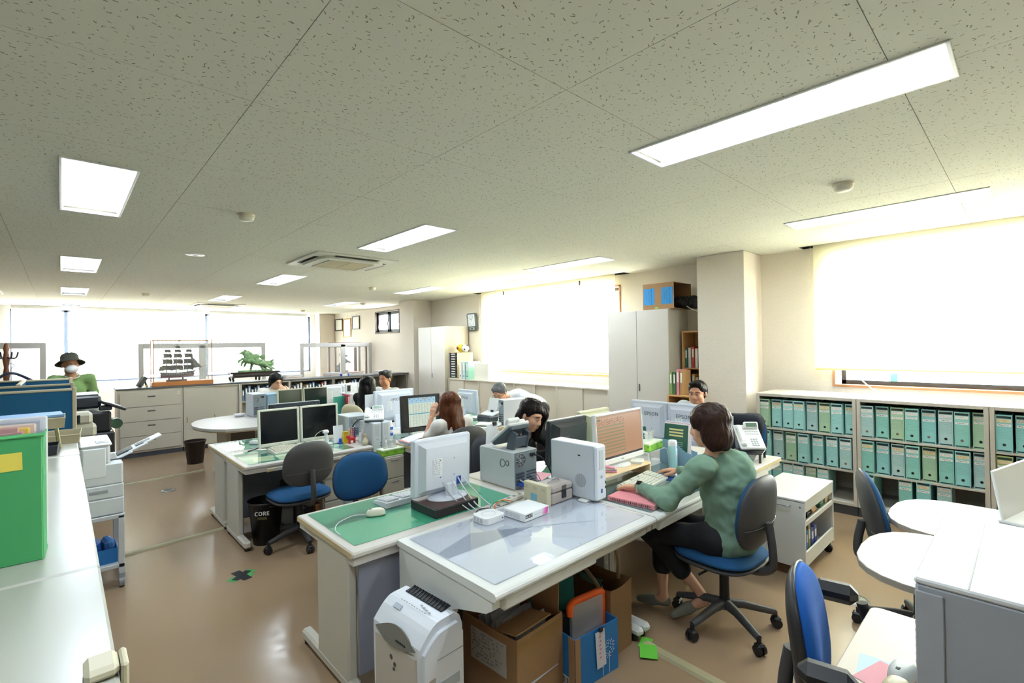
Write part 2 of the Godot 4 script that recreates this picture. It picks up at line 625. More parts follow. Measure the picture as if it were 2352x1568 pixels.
func build_windows() -> void:
	var black := mt("1e2025", 0.4)
	var wood := noise_mat("window_wood", "8f5f3c", "a8754c", 0.03, 0.5, 0.3, v3(6, 6, 1))
	var blind := StandardMaterial3D.new()
	blind.albedo_color = Color("f3f1cf")
	blind.roughness = 0.9
	blind.backlight_enabled = true
	blind.backlight = Color(0.95, 0.945, 0.84)
	var labels := ["yellow roller blind on the window above the mint file boxes", "yellow roller blind on the window behind the clock wall low cabinets"]
	var n := 0
	for w in [[-1.46, 1.5, -1.60, 1.56, 1.34], [-7.2, -4.15, -7.30, -4.18, 1.20]]:
		var s := S()
		var z0: float = w[0]
		var z1: float = w[1]
		var zc := (z0 + z1) / 2
		var W := z1 - z0
		for k in [-1.0, 1.0]: bx(s, v3(WX + 0.07, 1.835, zc + k * (W / 2 - 0.012)), v3(0.18, 1.37, 0.025), 0.002)
		bx(s, v3(WX + 0.07, 1.162, zc), v3(0.19, 0.025, W), 0.002)
		bx(s, v3(WX + 0.07, 2.508, zc), v3(0.18, 0.025, W), 0.002)
		var o := struct("window_%d" % (n + 1), s, wood)
		window_glass(o, "x", v3(WX + 0.09, 1.835, z0 + W * 0.27), W * 0.5, 1.32, black)
		window_glass(o, "x", v3(WX + 0.14, 1.835, z1 - W * 0.26), W * 0.5, 1.32, black)
		if n == 0:
			s = S()
			bx(s, v3(WX + 0.085, 1.24, -0.95), v3(0.012, 0.12, 0.06), 0.002)
			obj("wire_glass_sticker", s, mt("4a8a90", 0.4), o)
		# blind
		var b := thing("roller_blind", labels[n], "blind", v3(6.02, CEIL + 0.06, (w[2] + w[3]) / 2), 0, "roller blinds on the window wall")
		var L: float = w[3] - w[2]
		s = S()
		cyl(s, v3(0, 0, -L / 2), v3(0, 0, L / 2), 0.022, -1, 16)
		obj("roller", s, blind, b)
		s = S()
		var yb: float = w[4] - b.position.y
		q4(s, v3(-0.02, yb, -L / 2), v3(-0.02, yb, L / 2), v3(-0.02, 0, L / 2), v3(-0.02, 0, -L / 2))
		obj("blind_cloth", s, blind, b)
		s = S()
		bx(s, v3(-0.02, yb, 0), v3(0.012, 0.022, L), 0.004)
		obj("bottom_bar", s, mt("e6df9c", 0.6), b)
		s = S()
		for k in 22: lathe(s, v3(-0.05, -0.05 - 0.03 * k, -L / 2 - 0.02), [v2(0, 0.007), v2(0.006, 0), v2(0, -0.007)], 6)
		tube(s, [v3(-0.05, 0, -L / 2 - 0.02), v3(-0.05, -0.9, -L / 2 - 0.02)], 0.0015, 4)
		obj("pull_chain", s, mt("e9e9e2", 0.4), b)
		for zz in ([0.95] if n == 0 else [0.9, -0.9]):
			pb(b, "clip", mt("3c3f44", 0.4), v3(-0.03, -0.12, zz), v3(0.02, 0.07, 0.02), 0.003)
		n += 1
	# drawing cord that hangs over the bookcase
	var cd := thing("pull_cord", "thin white pull cord trailing from the blind onto the bookcase top", "cord", v3(5.93, 1.1, -1.15))
	pt(cd, "cord", mt("f1f1ec", 0.6), curve([v3(0, 0.24, -0.1), v3(-0.02, 0.12, 0.0), v3(-0.06, 0.03, 0.12), v3(-0.1, 0.006, 0.25)]), 0.006)
	# small high window on the far end of the window wall
	var s2 := S()
	for k in [-1.0, 1.0]:
		bx(s2, v3(WX + 0.06, 2.29, -11.21 + k * 0.615), v3(0.16, 0.58, 0.03), 0.003)
		bx(s2, v3(WX + 0.06, 2.29 + k * 0.275, -11.21), v3(0.16, 0.03, 1.26), 0.003)
	var o3 := struct("window_3", s2, mt("5d5048", 0.5))
	window_glass(o3, "x", v3(WX + 0.06, 2.29, -11.5), 0.62, 0.52, black, 0.07)
	window_glass(o3, "x", v3(WX + 0.09, 2.29, -10.92), 0.6, 0.52, black, 0.07)
	pb(o3, "stay_arm", black, v3(WX + 0.02, 2.3, -11.68), v3(0.02, 0.34, 0.02), 0.003, R3(0.25))
	pb(o3, "latch", black, v3(WX + 0.01, 2.24, -11.2), v3(0.03, 0.1, 0.05), 0.004)
	# far window band with mullions
	var s4 := S()
	for x in [-0.78, 0.08, 2.8, 5.48]: bx(s4, v3(x, 1.77, FZ - 0.1), v3(0.07, 1.64, 0.12), 0.004)
	bx(s4, v3(2.35, 0.97, FZ - 0.1), v3(6.3, 0.04, 0.12), 0.003)
	bx(s4, v3(2.35, 2.57, FZ - 0.1), v3(6.3, 0.04, 0.12), 0.003)
	var o4 := struct("window_4", s4, mt("3d4654", 0.45))
	for r in [[-0.35, 0.8], [1.44, 2.65], [4.14, 2.6]]: pb(o4, "pane", pane_mat(), v3(r[0], 1.77, FZ - 0.1), v3(r[1], 1.56, 0.006))
	var slat := StandardMaterial3D.new()
	slat.albedo_color = Color("eef0ea")
	slat.roughness = 0.9
	slat.backlight_enabled = true
	slat.backlight = Color(0.5, 0.515, 0.49)
	var g := 0
	for r in [[-0.78, 0.03], [0.14, 2.74], [2.86, 5.36]]:
		var vb := thing("vertical_blind", ["vertical blind with white slats, narrow one nearest the coat stand", "wide vertical blind with white slats behind the model ship", "vertical blind with white slats behind the green horse carving"][g], "blind", v3(0, 2.645, FZ + 0.09), 0, "vertical blinds on the far windows")
		pb(vb, "head_rail", mt("e8e8e6", 0.4), v3((r[0] + r[1]) / 2, -0.01, 0), v3(r[1] - r[0], 0.07, 0.04), 0.003)
		var x: float = r[0] + 0.05
		while x < r[1]:
			var s5 := S()
			var B := R3(0, [0.5, 0.45, 0.3][g], 0)
			for k in 4:
				var u0 := -0.048 + 0.024 * k
				var u1 := u0 + 0.024
				var w0 := 0.006 * cos(u0 * 30)
				var w1 := 0.006 * cos(u1 * 30)
				q4(s5, v3(x, -1.58, 0) + B * v3(u0, 0, w0), v3(x, -1.58, 0) + B * v3(u1, 0, w1), v3(x, -0.03, 0) + B * v3(u1, 0, w1), v3(x, -0.03, 0) + B * v3(u0, 0, w0))
			obj("slat", s5, slat, vb)
			x += 0.087
		g += 1

# ---------- furniture
const DK := 0.7
func m_desk() -> Material: return mt("cdc8c0", 0.42)
func m_edge() -> Material: return mt("c4b189", 0.5)
func m_steel() -> Material: return mt("c3beb2", 0.4)
func m_white() -> Material: return mt("dfe0dc", 0.4)
func m_grey() -> Material: return mt("3f3f40", 0.55)
func m_black() -> Material: return mt("17181a", 0.45)
func m_blue() -> Material: return noise_mat("blue_cloth", "0d3f66", "17558a", 0.3, 0.95, 0.06, Vector3.ONE, 1.5, 2, 128)

# a desk: local origin at floor under the middle of the top, front at +z
func desk(label: String, x0: float, x1: float, z0: float, z1: float, front: String, style: String, o := {}) -> Node3D:
	var along_z := front == "+x" or front == "-x"
	var turn: float = {"+z": 0.0, "-z": PI, "+x": PI / 2, "-x": -PI / 2}[front]
	var w := (z1 - z0) if along_z else (x1 - x0)
	var d := (x1 - x0) if along_z else (z1 - z0)
	w -= 0.004
	var t := thing("office_desk", label, "desk", v3((x0 + x1) / 2, 0, (z0 + z1) / 2), turn, "office desks in the islands")
	var edge: Material = m_edge() if style == "old" else m_white()
	var top: Material = m_desk() if style == "old" else m_white()
	if style == "white":
		var pr := PackedVector2Array([v2(-d / 2, DK - 0.03), v2(-d / 2, DK)])
		for k in 7:
			var a := PI / 2 - PI * k / 6.0
			pr.append(v2(d / 2 - 0.02 + 0.02 * cos(a), DK - 0.018 + 0.018 * sin(a)))
		var s := S()
		prism(s, pr, -w / 2, w / 2, Transform3D(Basis(v3(0, 0, 1), v3(0, 1, 0), v3(-1, 0, 0)), Vector3.ZERO))
		obj("desk_top", s, top, t)
		for sx in [-1.0, 1.0]:
			s = S()
			# side panel: tall plate that narrows to a leg, with a swept front corner
			var pp := PackedVector2Array([v2(-d / 2 + 0.01, DK - 0.032), v2(d / 2 - 0.03, DK - 0.032), v2(d / 2 - 0.03, DK - 0.075), v2(d / 2 - 0.07, DK - 0.1), v2(0.12, DK - 0.15), v2(0.075, DK - 0.17), v2(0.05, DK - 0.22), v2(0.05, 0.06), v2(-d / 2 + 0.01, 0.06)])
			prism(s, pp, sx * (w / 2 - 0.045), sx * (w / 2 - 0.005), Transform3D(Basis(v3(0, 0, 1), v3(0, 1, 0), v3(1, 0, 0)), Vector3.ZERO))
			obj("side_panel", s, top, t)
			s = S()
			bx(s, v3(sx * (w / 2 - 0.03), 0.055, 0.02), v3(0.055, 0.05, d - 0.2), 0.018)
			var ft := obj("foot", s, top, t)
			pc(ft, "glide", m_black(), v3(sx * (w / 2 - 0.03), 0.0, d / 2 - 0.13), v3(sx * (w / 2 - 0.03), 0.03, d / 2 - 0.13), 0.02)
		pb(t, "apron", top, v3(0, DK - 0.062, d / 2 - 0.05), v3(w - 0.1, 0.055, 0.05), 0.016)
		pb(t, "drawer", top, v3(-w * 0.19, DK - 0.07, d / 2 - 0.04), v3(w * 0.52, 0.06, 0.04), 0.014)
		pb(t, "modesty_panel", mt("8f9196", 0.5), v3(0, 0.42, -d / 2 + 0.06), v3(w - 0.1, 0.5, 0.02))
	else:
		var s := S()
		bx(s, v3(0, DK - 0.015, 0), v3(w, 0.03, d), 0.008)
		obj("desk_top", s, top, t)
		for sx in [-1.0, 1.0]: pb(t, "edge_band", edge, v3(sx * (w / 2 - 0.001), DK - 0.016, 0), v3(0.005, 0.028, d - 0.02), 0.002)
		s = S()
		bx(s, v3(0, DK - 0.05, 0), v3(w - 0.02, 0.04, d - 0.03), 0.004)
		obj("under_frame", s, top, t)
		var dw: float = o.get("drawer", 0.7)
		if dw > 0.0:
			var dr := pb(t, "drawer", mt("c3beb0", 0.45), v3(0, DK - 0.058, d / 2 - 0.01), v3(w * dw, 0.03, 0.03), 0.004)
			pb(dr, "lock_plate", m_edge(), v3(-w * dw / 2 + 0.03, DK - 0.058, d / 2 + 0.002), v3(0.05, 0.026, 0.02), 0.003)
		for sx in [-1.0, 1.0]:
			s = S()
			bx(s, v3(sx * (w / 2 - 0.032), 0.36, -d * 0.14), v3(0.05, 0.62, d * 0.52), 0.01)
			obj("leg", s, m_steel(), t)
			s = S()
			bx(s, v3(sx * (w / 2 - 0.032), 0.05, 0.0), v3(0.055, 0.055, d - 0.08), 0.012)
			var ft := obj("foot", s, m_steel(), t)
			for sz in [-1.0, 1.0]: pc(ft, "glide", m_black(), v3(sx * (w / 2 - 0.032), 0, sz * (d / 2 - 0.07)), v3(sx * (w / 2 - 0.032), 0.025, sz * (d / 2 - 0.07)), 0.02)
		pb(t, "modesty_panel", mt("8b8d99", 0.5), v3(0, 0.38, -d / 2 + 0.05), v3(w - 0.1, 0.56, 0.018))
	if o.has("pedestal"):
		var px: float = o.pedestal * (w / 2 - 0.26)
		var s := S()
		bx(s, v3(px, 0.33, -0.03), v3(0.38, 0.6, d - 0.14), 0.006)
		var pe := obj("pedestal", s, m_steel(), t)
		for k in 3: pb(pe, "pedestal_drawer", m_steel(), v3(px, 0.14 + 0.2 * k, d / 2 - 0.09), v3(0.36, 0.185, 0.02), 0.004)
	return t

func desk_mat(label: String, x0: float, x1: float, z0: float, z1: float, m: Material, edge: Material, turn := 0.0) -> Node3D:
	var t := thing("desk_mat", label, "desk mat", v3((x0 + x1) / 2, DK + 0.0005, (z0 + z1) / 2), turn, "desk mats")
	var s := S()
	prism(s, rrect(x1 - x0, z1 - z0, 0.012), 0.0, 0.002, flat_y())
	obj("sheet", s, m, t)
	s = S()
	prism(s, rrect(x1 - x0 + 0.012, z1 - z0 + 0.012, 0.016), 0.002, 0.004, flat_y())
	obj("clear_cover", s, edge, t)
	return t

func office_chair(label: String, at: Vector3, turn: float, o := {}) -> Node3D:
	# swivel chair, sits facing +z
	var c := thing("office_chair", label, "chair", at, turn, "swivel office chairs")
	var cloth: Material = o.get("cloth", m_blue())
	var shell: Material = o.get("shell", m_grey())
	var sh: float = o.get("seat", 0.44)
	var s := S()
	pad(s, 0.47, 0.46, 3.2, 0.035, 0.03, 0.0, Transform3D(Basis(v3(1, 0, 0), v3(0, 0, -1), v3(0, 1, 0)), v3(0, sh, 0.02)))
	obj("seat", s, cloth, c)
	s = S()
	pad(s, 0.48, 0.46, 3.0, 0.01, 0.035, 0.0, Transform3D(Basis(v3(1, 0, 0), v3(0, 0, -1), v3(0, 1, 0)), v3(0, sh - 0.025, 0.02)))
	obj("seat_pan", s, shell, c)
	var bh: float = o.get("back_h", 0.40)
	var bw: float = o.get("back_w", 0.41)
	var by: float = o.get("back_y", sh + 0.28)
	var tilt: float = o.get("tilt", -0.12)
	var X := Transform3D(R3(tilt), v3(0, by, -0.21))
	s = S()
	pad(s, bw, bh, 2.6, 0.045, 0.005, 0.55, X, o.get("egg", 0.05))
	obj("backrest", s, cloth, c)
	s = S()
	pad(s, bw + 0.012, bh + 0.012, 2.6, 0.002, 0.04, 0.5, X, o.get("egg", 0.05))
	var sb := obj("back_shell", s, shell, c)
	s = S()
	var seam := []
	for k in 13:
		var x := -bw * 0.47 + bw * 0.94 * k / 12.0
		seam.append(X * v3(x, -bh * 0.16, -0.041 + 0.5 * x * x + 0.012 * pow(absf(x) / (bw * 0.47), 4)))
	tube(s, seam, 0.0022, 4)
	obj("seam", s, mt("4d4d4e", 0.5), sb)
	s = S()
	tube(s, curve([v3(0, sh - 0.05, 0.0), v3(0, sh - 0.06, -0.16), v3(0, sh - 0.02, -0.26), v3(0, sh + 0.06, -0.275), X * v3(0, -bh * 0.1, -0.05)], 16), 0.022, 8)
	obj("back_bracket", s, m_grey(), c)
	pc(c, "column", m_black(), v3(0, 0.1, 0), v3(0, sh - 0.04, 0), 0.03, 0.026)
	for k in 5:
		var a: float = TAU * k / 5.0 + o.get("spin", 0.3)
		var d := v3(sin(a), 0, cos(a))
		s = S()
		tube(s, [v3(0, 0.13, 0), d * 0.1 + v3(0, 0.125, 0), d * 0.28 + v3(0, 0.085, 0)], 0.03, 8, 0.018)
		obj("base_arm", s, m_grey(), c)
		s = S()
		var side := v3(d.z, 0, -d.x)
		cyl(s, d * 0.28 + v3(0, 0.06, 0), d * 0.28 + v3(0, 0.09, 0), 0.012)
		for q in [-1.0, 1.0]: cyl(s, d * 0.285 + side * 0.006 * q + v3(0, 0.028, 0), d * 0.285 + side * 0.026 * q + v3(0, 0.028, 0), 0.028, 0.025, 16)
		bx(s, d * 0.285 + v3(0, 0.052, 0), v3(0.05, 0.018, 0.045), 0.008, R3(0, a))
		obj("caster", s, m_black(), c)
	pc(c, "tilt_lever", m_black(), v3(0.05, sh - 0.06, 0), v3(0.24, sh - 0.07, 0.02), 0.007)
	if o.get("arms", false):
		for sx in [-1.0, 1.0]:
			s = S()
			tube(s, curve([v3(sx * 0.2, sh - 0.04, 0.0), v3(sx * 0.275, sh, 0.0), v3(sx * 0.285, sh + 0.27, -0.06)], 10), 0.018, 8)
			bx(s, v3(sx * 0.28, sh + 0.29, -0.14), v3(0.07, 0.07, 0.14), 0.025)
			obj("armrest", s, m_black(), c)
	return c

# ---------- office machines
func monitor(label: String, at: Vector3, turn: float, w: float, h: float, o := {}) -> Node3D:
	# base centre on the desk, screen faces +z; y0 = height of the lower edge above the base
	var t := thing("computer_monitor", label, "monitor", at, turn, o.get("group", "desktop monitors"))
	var body: Material = o.get("body", m_white())
	var rim: Material = o.get("rim", body)
	var y0: float = o.get("y0", 0.06)
	var bz: float = o.get("bezel", 0.02)
	var th: float = o.get("thick", 0.045)
	var X := Transform3D(R3(o.get("tilt", -0.06)), v3(0, y0 + h / 2, o.get("fwd", 0.03)))
	var s := S()
	var chin: float = o.get("chin", bz * 1.4)
	for k in [-1.0, 1.0]: bx(s, X * v3(k * (w - bz) / 2, 0, 0), v3(bz, h, 0.03), 0.005, X.basis)
	bx(s, X * v3(0, (h - bz) / 2, 0), v3(w - 2 * bz + 0.002, bz, 0.03), 0.004, X.basis)
	bx(s, X * v3(0, -(h - chin) / 2, 0), v3(w - 2 * bz + 0.002, chin, 0.03), 0.004, X.basis)
	obj("bezel", s, rim, t)
	s = S()
	var hw := w / 2 - bz
	var yb := -h / 2 + chin
	var yt := h / 2 - bz
	qu(s, X * v3(-hw, yb, 0.008), X * v3(hw, yb, 0.008), X * v3(hw, yt, 0.008), X * v3(-hw, yt, 0.008))
	obj("screen", s, o.get("screen", mt("0d1012", 0.12)), t)
	s = S()
	# back: a plate, then a raised centre field with sloping sides
	bx(s, X * v3(0, 0, -0.018), v3(w - 0.004, h - 0.004, 0.016), 0.006, X.basis)
	var inner := [w * 0.36, h * 0.36]
	var outer := [w * 0.43, h * 0.43]
	var zf := -0.026 - th
	var c1 := []
	var c0 := []
	for k in [[-1, -1], [1, -1], [1, 1], [-1, 1]]:
		c0.append(X * v3(k[0] * outer[0], k[1] * outer[1], -0.026))
		c1.append(X * v3(k[0] * inner[0], k[1] * inner[1], zf))
	for k in 4:
		var j: int = (k + 1) % 4
		qo(s, c0[k], c0[j], c1[j], c1[k], (c0[k] + c0[j]) * 0.5 - X * v3(0, 0, -0.02))
	qo(s, c1[0], c1[1], c1[2], c1[3], -X.basis.z)
	var back := obj("back_cover", s, body, t)
	for k in [[-0.05, -0.05], [0.05, -0.05], [0.05, 0.05], [-0.05, 0.05]]:
		pc(back, "screw_hole", mt("55575c", 0.5), X * v3(k[0], k[1] - 0.01, zf + 0.001), X * v3(k[0], k[1] - 0.01, zf - 0.0012), 0.0035, -1, 8)
	if o.get("plate", true):
		var ps := S()
		qu(ps, X * v3(0.15 * w + 0.04, -0.05, zf - 0.001), X * v3(0.15 * w - 0.025, -0.05, zf - 0.001), X * v3(0.15 * w - 0.025, 0.055, zf - 0.001), X * v3(0.15 * w + 0.04, 0.055, zf - 0.001))
		var im := scribble(96, 128, Color("eef0f2") if not o.has("dark") else Color("20242a"), Color("6a6d75") if not o.has("dark") else Color("b9bec8"), 9, 6, label.hash(), 5, 0.6)
		obj("rating_plate", ps, tex_mat("plate_dark" if o.has("dark") else "plate", im, 0.4), back)
	if o.get("slots", false):
		var vs := S()
		for k in 15: bx(vs, X * v3(-w * 0.3 + w * 0.6 * k / 14.0, h * 0.40, -0.0268), v3(w * 0.022, 0.012, 0.002), 0, X.basis)
		obj("vent_slots", vs, mt("a3a7b0", 0.6), back)
	if o.has("logo"):
		var B: Basis = X.basis * R3(0, PI)
		text(back, "logo_lettering", o.logo, o.get("logo_size", 0.032), mt("3b3f48", 0.5), Transform3D(B, X * v3(o.get("logo_x", 0.0), h * 0.20, zf - 0.001)))
	if o.has("front_logo"):
		text(t, "bezel_lettering", o.front_logo, 0.007, mt("6b6d6c", 0.5), Transform3D(X.basis, X * v3(0, -h / 2 + chin * 0.5, 0.0155)))
	if o.get("stand", true):
		s = S()
		bx(s, v3(0, y0 * 0.5 + 0.03, -0.05), v3(0.075, y0 + 0.09, 0.03), 0.01, R3(0.12))
		obj("neck", s, body, t)
		s = S()
		lathe(s, v3(0, 0, -0.01), [v2(0, 0.022), v2(0.04, 0.02), v2(0.1, 0.01), v2(0.118, 0.004), v2(0.118, 0.0), v2(0, 0)], 28, Basis(), 1.1, 0.85)
		obj("stand_foot", s, body, t)
	if o.has("cables"):
		for k in o.cables.size():
			pt(t, "cable", o.cables[k][1], curve(o.cables[k][0], 24), 0.004, 6)
		s = S()
		for k in 3: bx(s, X * v3(-0.07 + 0.06 * k, -h * 0.32, zf * 0.6 - 0.012), v3(0.026, 0.035, 0.02), 0.004, X.basis)
		obj("cable_plugs", s, mt("c9ccd2", 0.5), t)
		pb(t, "blue_plug", mt("1d3f9c", 0.45), X * v3(-0.085, -h * 0.30, zf * 0.6 - 0.02), v3(0.036, 0.05, 0.022), 0.005, X.basis)
	return t

func keyboard(label: String, at: Vector3, turn: float, m: Material, w := 0.44, d := 0.16, keym: Material = null) -> Node3D:
	var t := thing("keyboard", label, "keyboard", at, turn, "desk keyboards")
	var s := S()
	var pr := PackedVector2Array([v2(-d / 2, 0), v2(d / 2, 0), v2(d / 2, 0.014), v2(d / 2 - 0.01, 0.017), v2(-d / 2 + 0.01, 0.032), v2(-d / 2, 0.03)])
	prism(s, pr, -w / 2, w / 2, Transform3D(Basis(v3(0, 0, 1), v3(0, 1, 0), v3(-1, 0, 0)), Vector3.ZERO))
	obj("case", s, m, t)
	s = S()
	var nrow := 6
	for r in nrow:
		var z := d * 0.36 - d * 0.72 * r / (nrow - 1)
		var y := 0.022 + 0.014 * float(r) / (nrow - 1)
		var nk := 20
		for k in nk:
			if r == 5 and k in [1, 6, 11]: continue
			if r == 0 and k > 3 and k < 9:
				if k == 6: bx(s, v3(-w * 0.47 + w * 0.94 * (k + 0.5) / nk, y, z), v3(w * 0.2, 0.009, d * 0.1), 0.002)
				continue
			if k == 15: continue
			bx(s, v3(-w * 0.47 + w * 0.94 * (k + 0.5) / nk, y, z), v3(w * 0.04, 0.01, d * 0.115), 0.0025)
	obj("keys", s, keym if keym else m, t)
	return t

func mouse(label: String, at: Vector3, turn: float, m: Material) -> Node3D:
	var t := thing("computer_mouse", label, "mouse", at, turn, "computer mice")
	var s := S()
	pad(s, 0.06, 0.108, 2.5, 0.034, 0.002, 0.0, Transform3D(Basis(v3(1, 0, 0), v3(0, 0, -1), v3(0, 1, 0)), v3(0, 0.003, 0)), 0.06)
	obj("shell", s, m, t)
	pc(t, "scroll_wheel", mt("5a5a58", 0.5), v3(-0.004, 0.031, -0.028), v3(0.004, 0.031, -0.028), 0.008, -1, 12)
	return t

func tower_pc(label: String, at: Vector3, turn: float, sz: Vector3, o := {}) -> Node3D:
	# width x, height y, depth z; front at +z, back at -z, stands on the desk
	var t := thing("desktop_computer", label, "computer", at, turn, "desktop computer towers")
	var body: Material = o.get("body", mt("cfd2d2", 0.4))
	pb(t, "case", body, v3(0, sz.y / 2, 0), sz, 0.005)
	var f := pb(t, "front_panel", o.get("front", body), v3(0, sz.y / 2, sz.z / 2 + 0.008), v3(sz.x - 0.002, sz.y - 0.002, 0.022), 0.009)
	var zf := sz.z / 2 + 0.0195
	pb(f, "drive_bay", mt("c4c8ca", 0.4), v3(0, sz.y * 0.74, zf), v3(sz.x * 0.5 if sz.x > 0.15 else sz.x * 0.42, sz.y * 0.36, 0.003), 0.001)
	pc(f, "power_button", mt("aeb3b8", 0.4), v3(0, sz.y * 0.43, zf - 0.002), v3(0, sz.y * 0.43, zf + 0.003), 0.008)
	for k in 2: pb(f, "front_port", mt("25272b", 0.5), v3(sz.x * 0.36, sz.y * (0.22 + 0.09 * k), zf), v3(0.006, 0.014, 0.003))
	var zb := -sz.z / 2 - 0.001
	var s := S()
	bx(s, v3(0, sz.y / 2, zb), v3(sz.x * 0.94, sz.y * 0.96, 0.004))
	var bp := obj("back_plate", s, mt("8d9aa3", 0.35, 0.5), t)
	s = S()
	var fr := minf(sz.x * 0.21, 0.045)
	var fc := v3(sz.x * 0.22, sz.y * 0.76, zb - 0.003)
	for k in 5:
		var pts := []
		for i in 21: pts.append(fc + v3(cos(TAU * i / 20.0), sin(TAU * i / 20.0), 0) * fr * (k + 1) / 5.0)
		tube(s, pts, 0.0016, 4)
	for k in 8: cyl(s, fc, fc + v3(cos(TAU * k / 8.0), sin(TAU * k / 8.0), 0) * fr, 0.0014, -1, 4)
	obj("fan_grille", s, mt("c7cdd2", 0.3, 0.6), bp)
	s = S()
	cyl(s, fc + v3(0, 0, 0.002), fc + v3(0, 0, 0.0005), fr, -1, 20)
	obj("fan_opening", s, m_black(), bp)
	s = S()
	for k in 4: bx(s, v3(sz.x * 0.25, sz.y * (0.14 + 0.09 * k), zb - 0.004), v3(sz.x * 0.34, sz.y * 0.05, 0.01), 0.002)
	for k in 5: bx(s, v3(-sz.x * 0.22, sz.y * (0.1 + 0.08 * k), zb - 0.003), v3(sz.x * 0.4, sz.y * 0.03, 0.008), 0.001)
	obj("ports", s, mt("39424e", 0.5), bp)
	pb(bp, "power_inlet", m_black(), v3(-sz.x * 0.28, sz.y * 0.86, zb - 0.006), v3(sz.x * 0.2, sz.y * 0.09, 0.016), 0.002)
	return t

func desk_phone(label: String, at: Vector3, turn: float, o := {}) -> Node3D:
	# front edge at +z, tilted up to the back
	var t := thing("desk_telephone", label, "telephone", at, turn, "desk telephones")
	var tilt: float = o.get("tilt", 0.35)
	var X := Transform3D(R3(tilt), v3(0, o.get("lift", 0.075), 0))
	var body: Material = mt("e4e5e2", 0.4)
	var under: Material = mt("4a545e", 0.5)
	pb(t, "under_shell", under, X * v3(0, -0.016, 0), v3(0.185, 0.03, 0.24), 0.012, X.basis)
	pb(t, "top_shell", body, X * v3(0, 0.004, 0), v3(0.19, 0.022, 0.245), 0.008, X.basis)
	var s := S()
	bx(s, X * v3(-0.066, 0.036, 0), v3(0.04, 0.02, 0.16), 0.009, X.basis)
	for k in [-1.0, 1.0]: bx(s, X * v3(-0.066, 0.028, k * 0.078), v3(0.05, 0.03, 0.052), 0.012, X.basis)
	obj("handset", s, body, t)
	pb(t, "display_hood", body, X * v3(0.035, 0.03, -0.1), v3(0.11, 0.03, 0.055), 0.008, X.basis * R3(0.5))
	pb(t, "display", mt("6f8a78", 0.2), X * v3(0.035, 0.042, -0.094), v3(0.085, 0.008, 0.032), 0.001, X.basis * R3(0.5))
	s = S()
	for r in 4:
		for k in 3: bx(s, X * v3(0.005 + 0.02 * k, 0.017, 0.03 + 0.02 * r), v3(0.014, 0.006, 0.012), 0.002, X.basis)
	for r in 2:
		for k in 6: bx(s, X * v3(-0.018 + 0.018 * k, 0.016, -0.045 + 0.022 * r), v3(0.013, 0.004, 0.008), 0.001, X.basis)
	obj("key_pad", s, mt("cfd2d0", 0.5), t)
	s = S()
	var P0 := X * v3(0, -0.03, -0.06)
	for k in [-0.06, 0.06]:
		bx(s, v3(k, P0.y * 0.5, -0.085), v3(0.02, P0.y + 0.03, 0.07), 0.005, R3(-0.3))
	bx(s, v3(0, P0.y * 0.45, -0.1), v3(0.13, P0.y * 0.7, 0.02), 0.005, R3(-0.3))
	obj("easel_leg", s, under, t)
	return t

func coil(a: Vector3, b: Vector3, r: float, turns: int, sag := 0.0) -> Array:
	var F := frame_of(b - a)
	var out := []
	var n := turns * 8
	for i in n + 1:
		var u := float(i) / n
		var t := TAU * turns * u
		out.append(a.lerp(b, u) + (F.x * cos(t) + F.z * sin(t)) * r - v3(0, sag * 4.0 * u * (1 - u), 0))
	return out

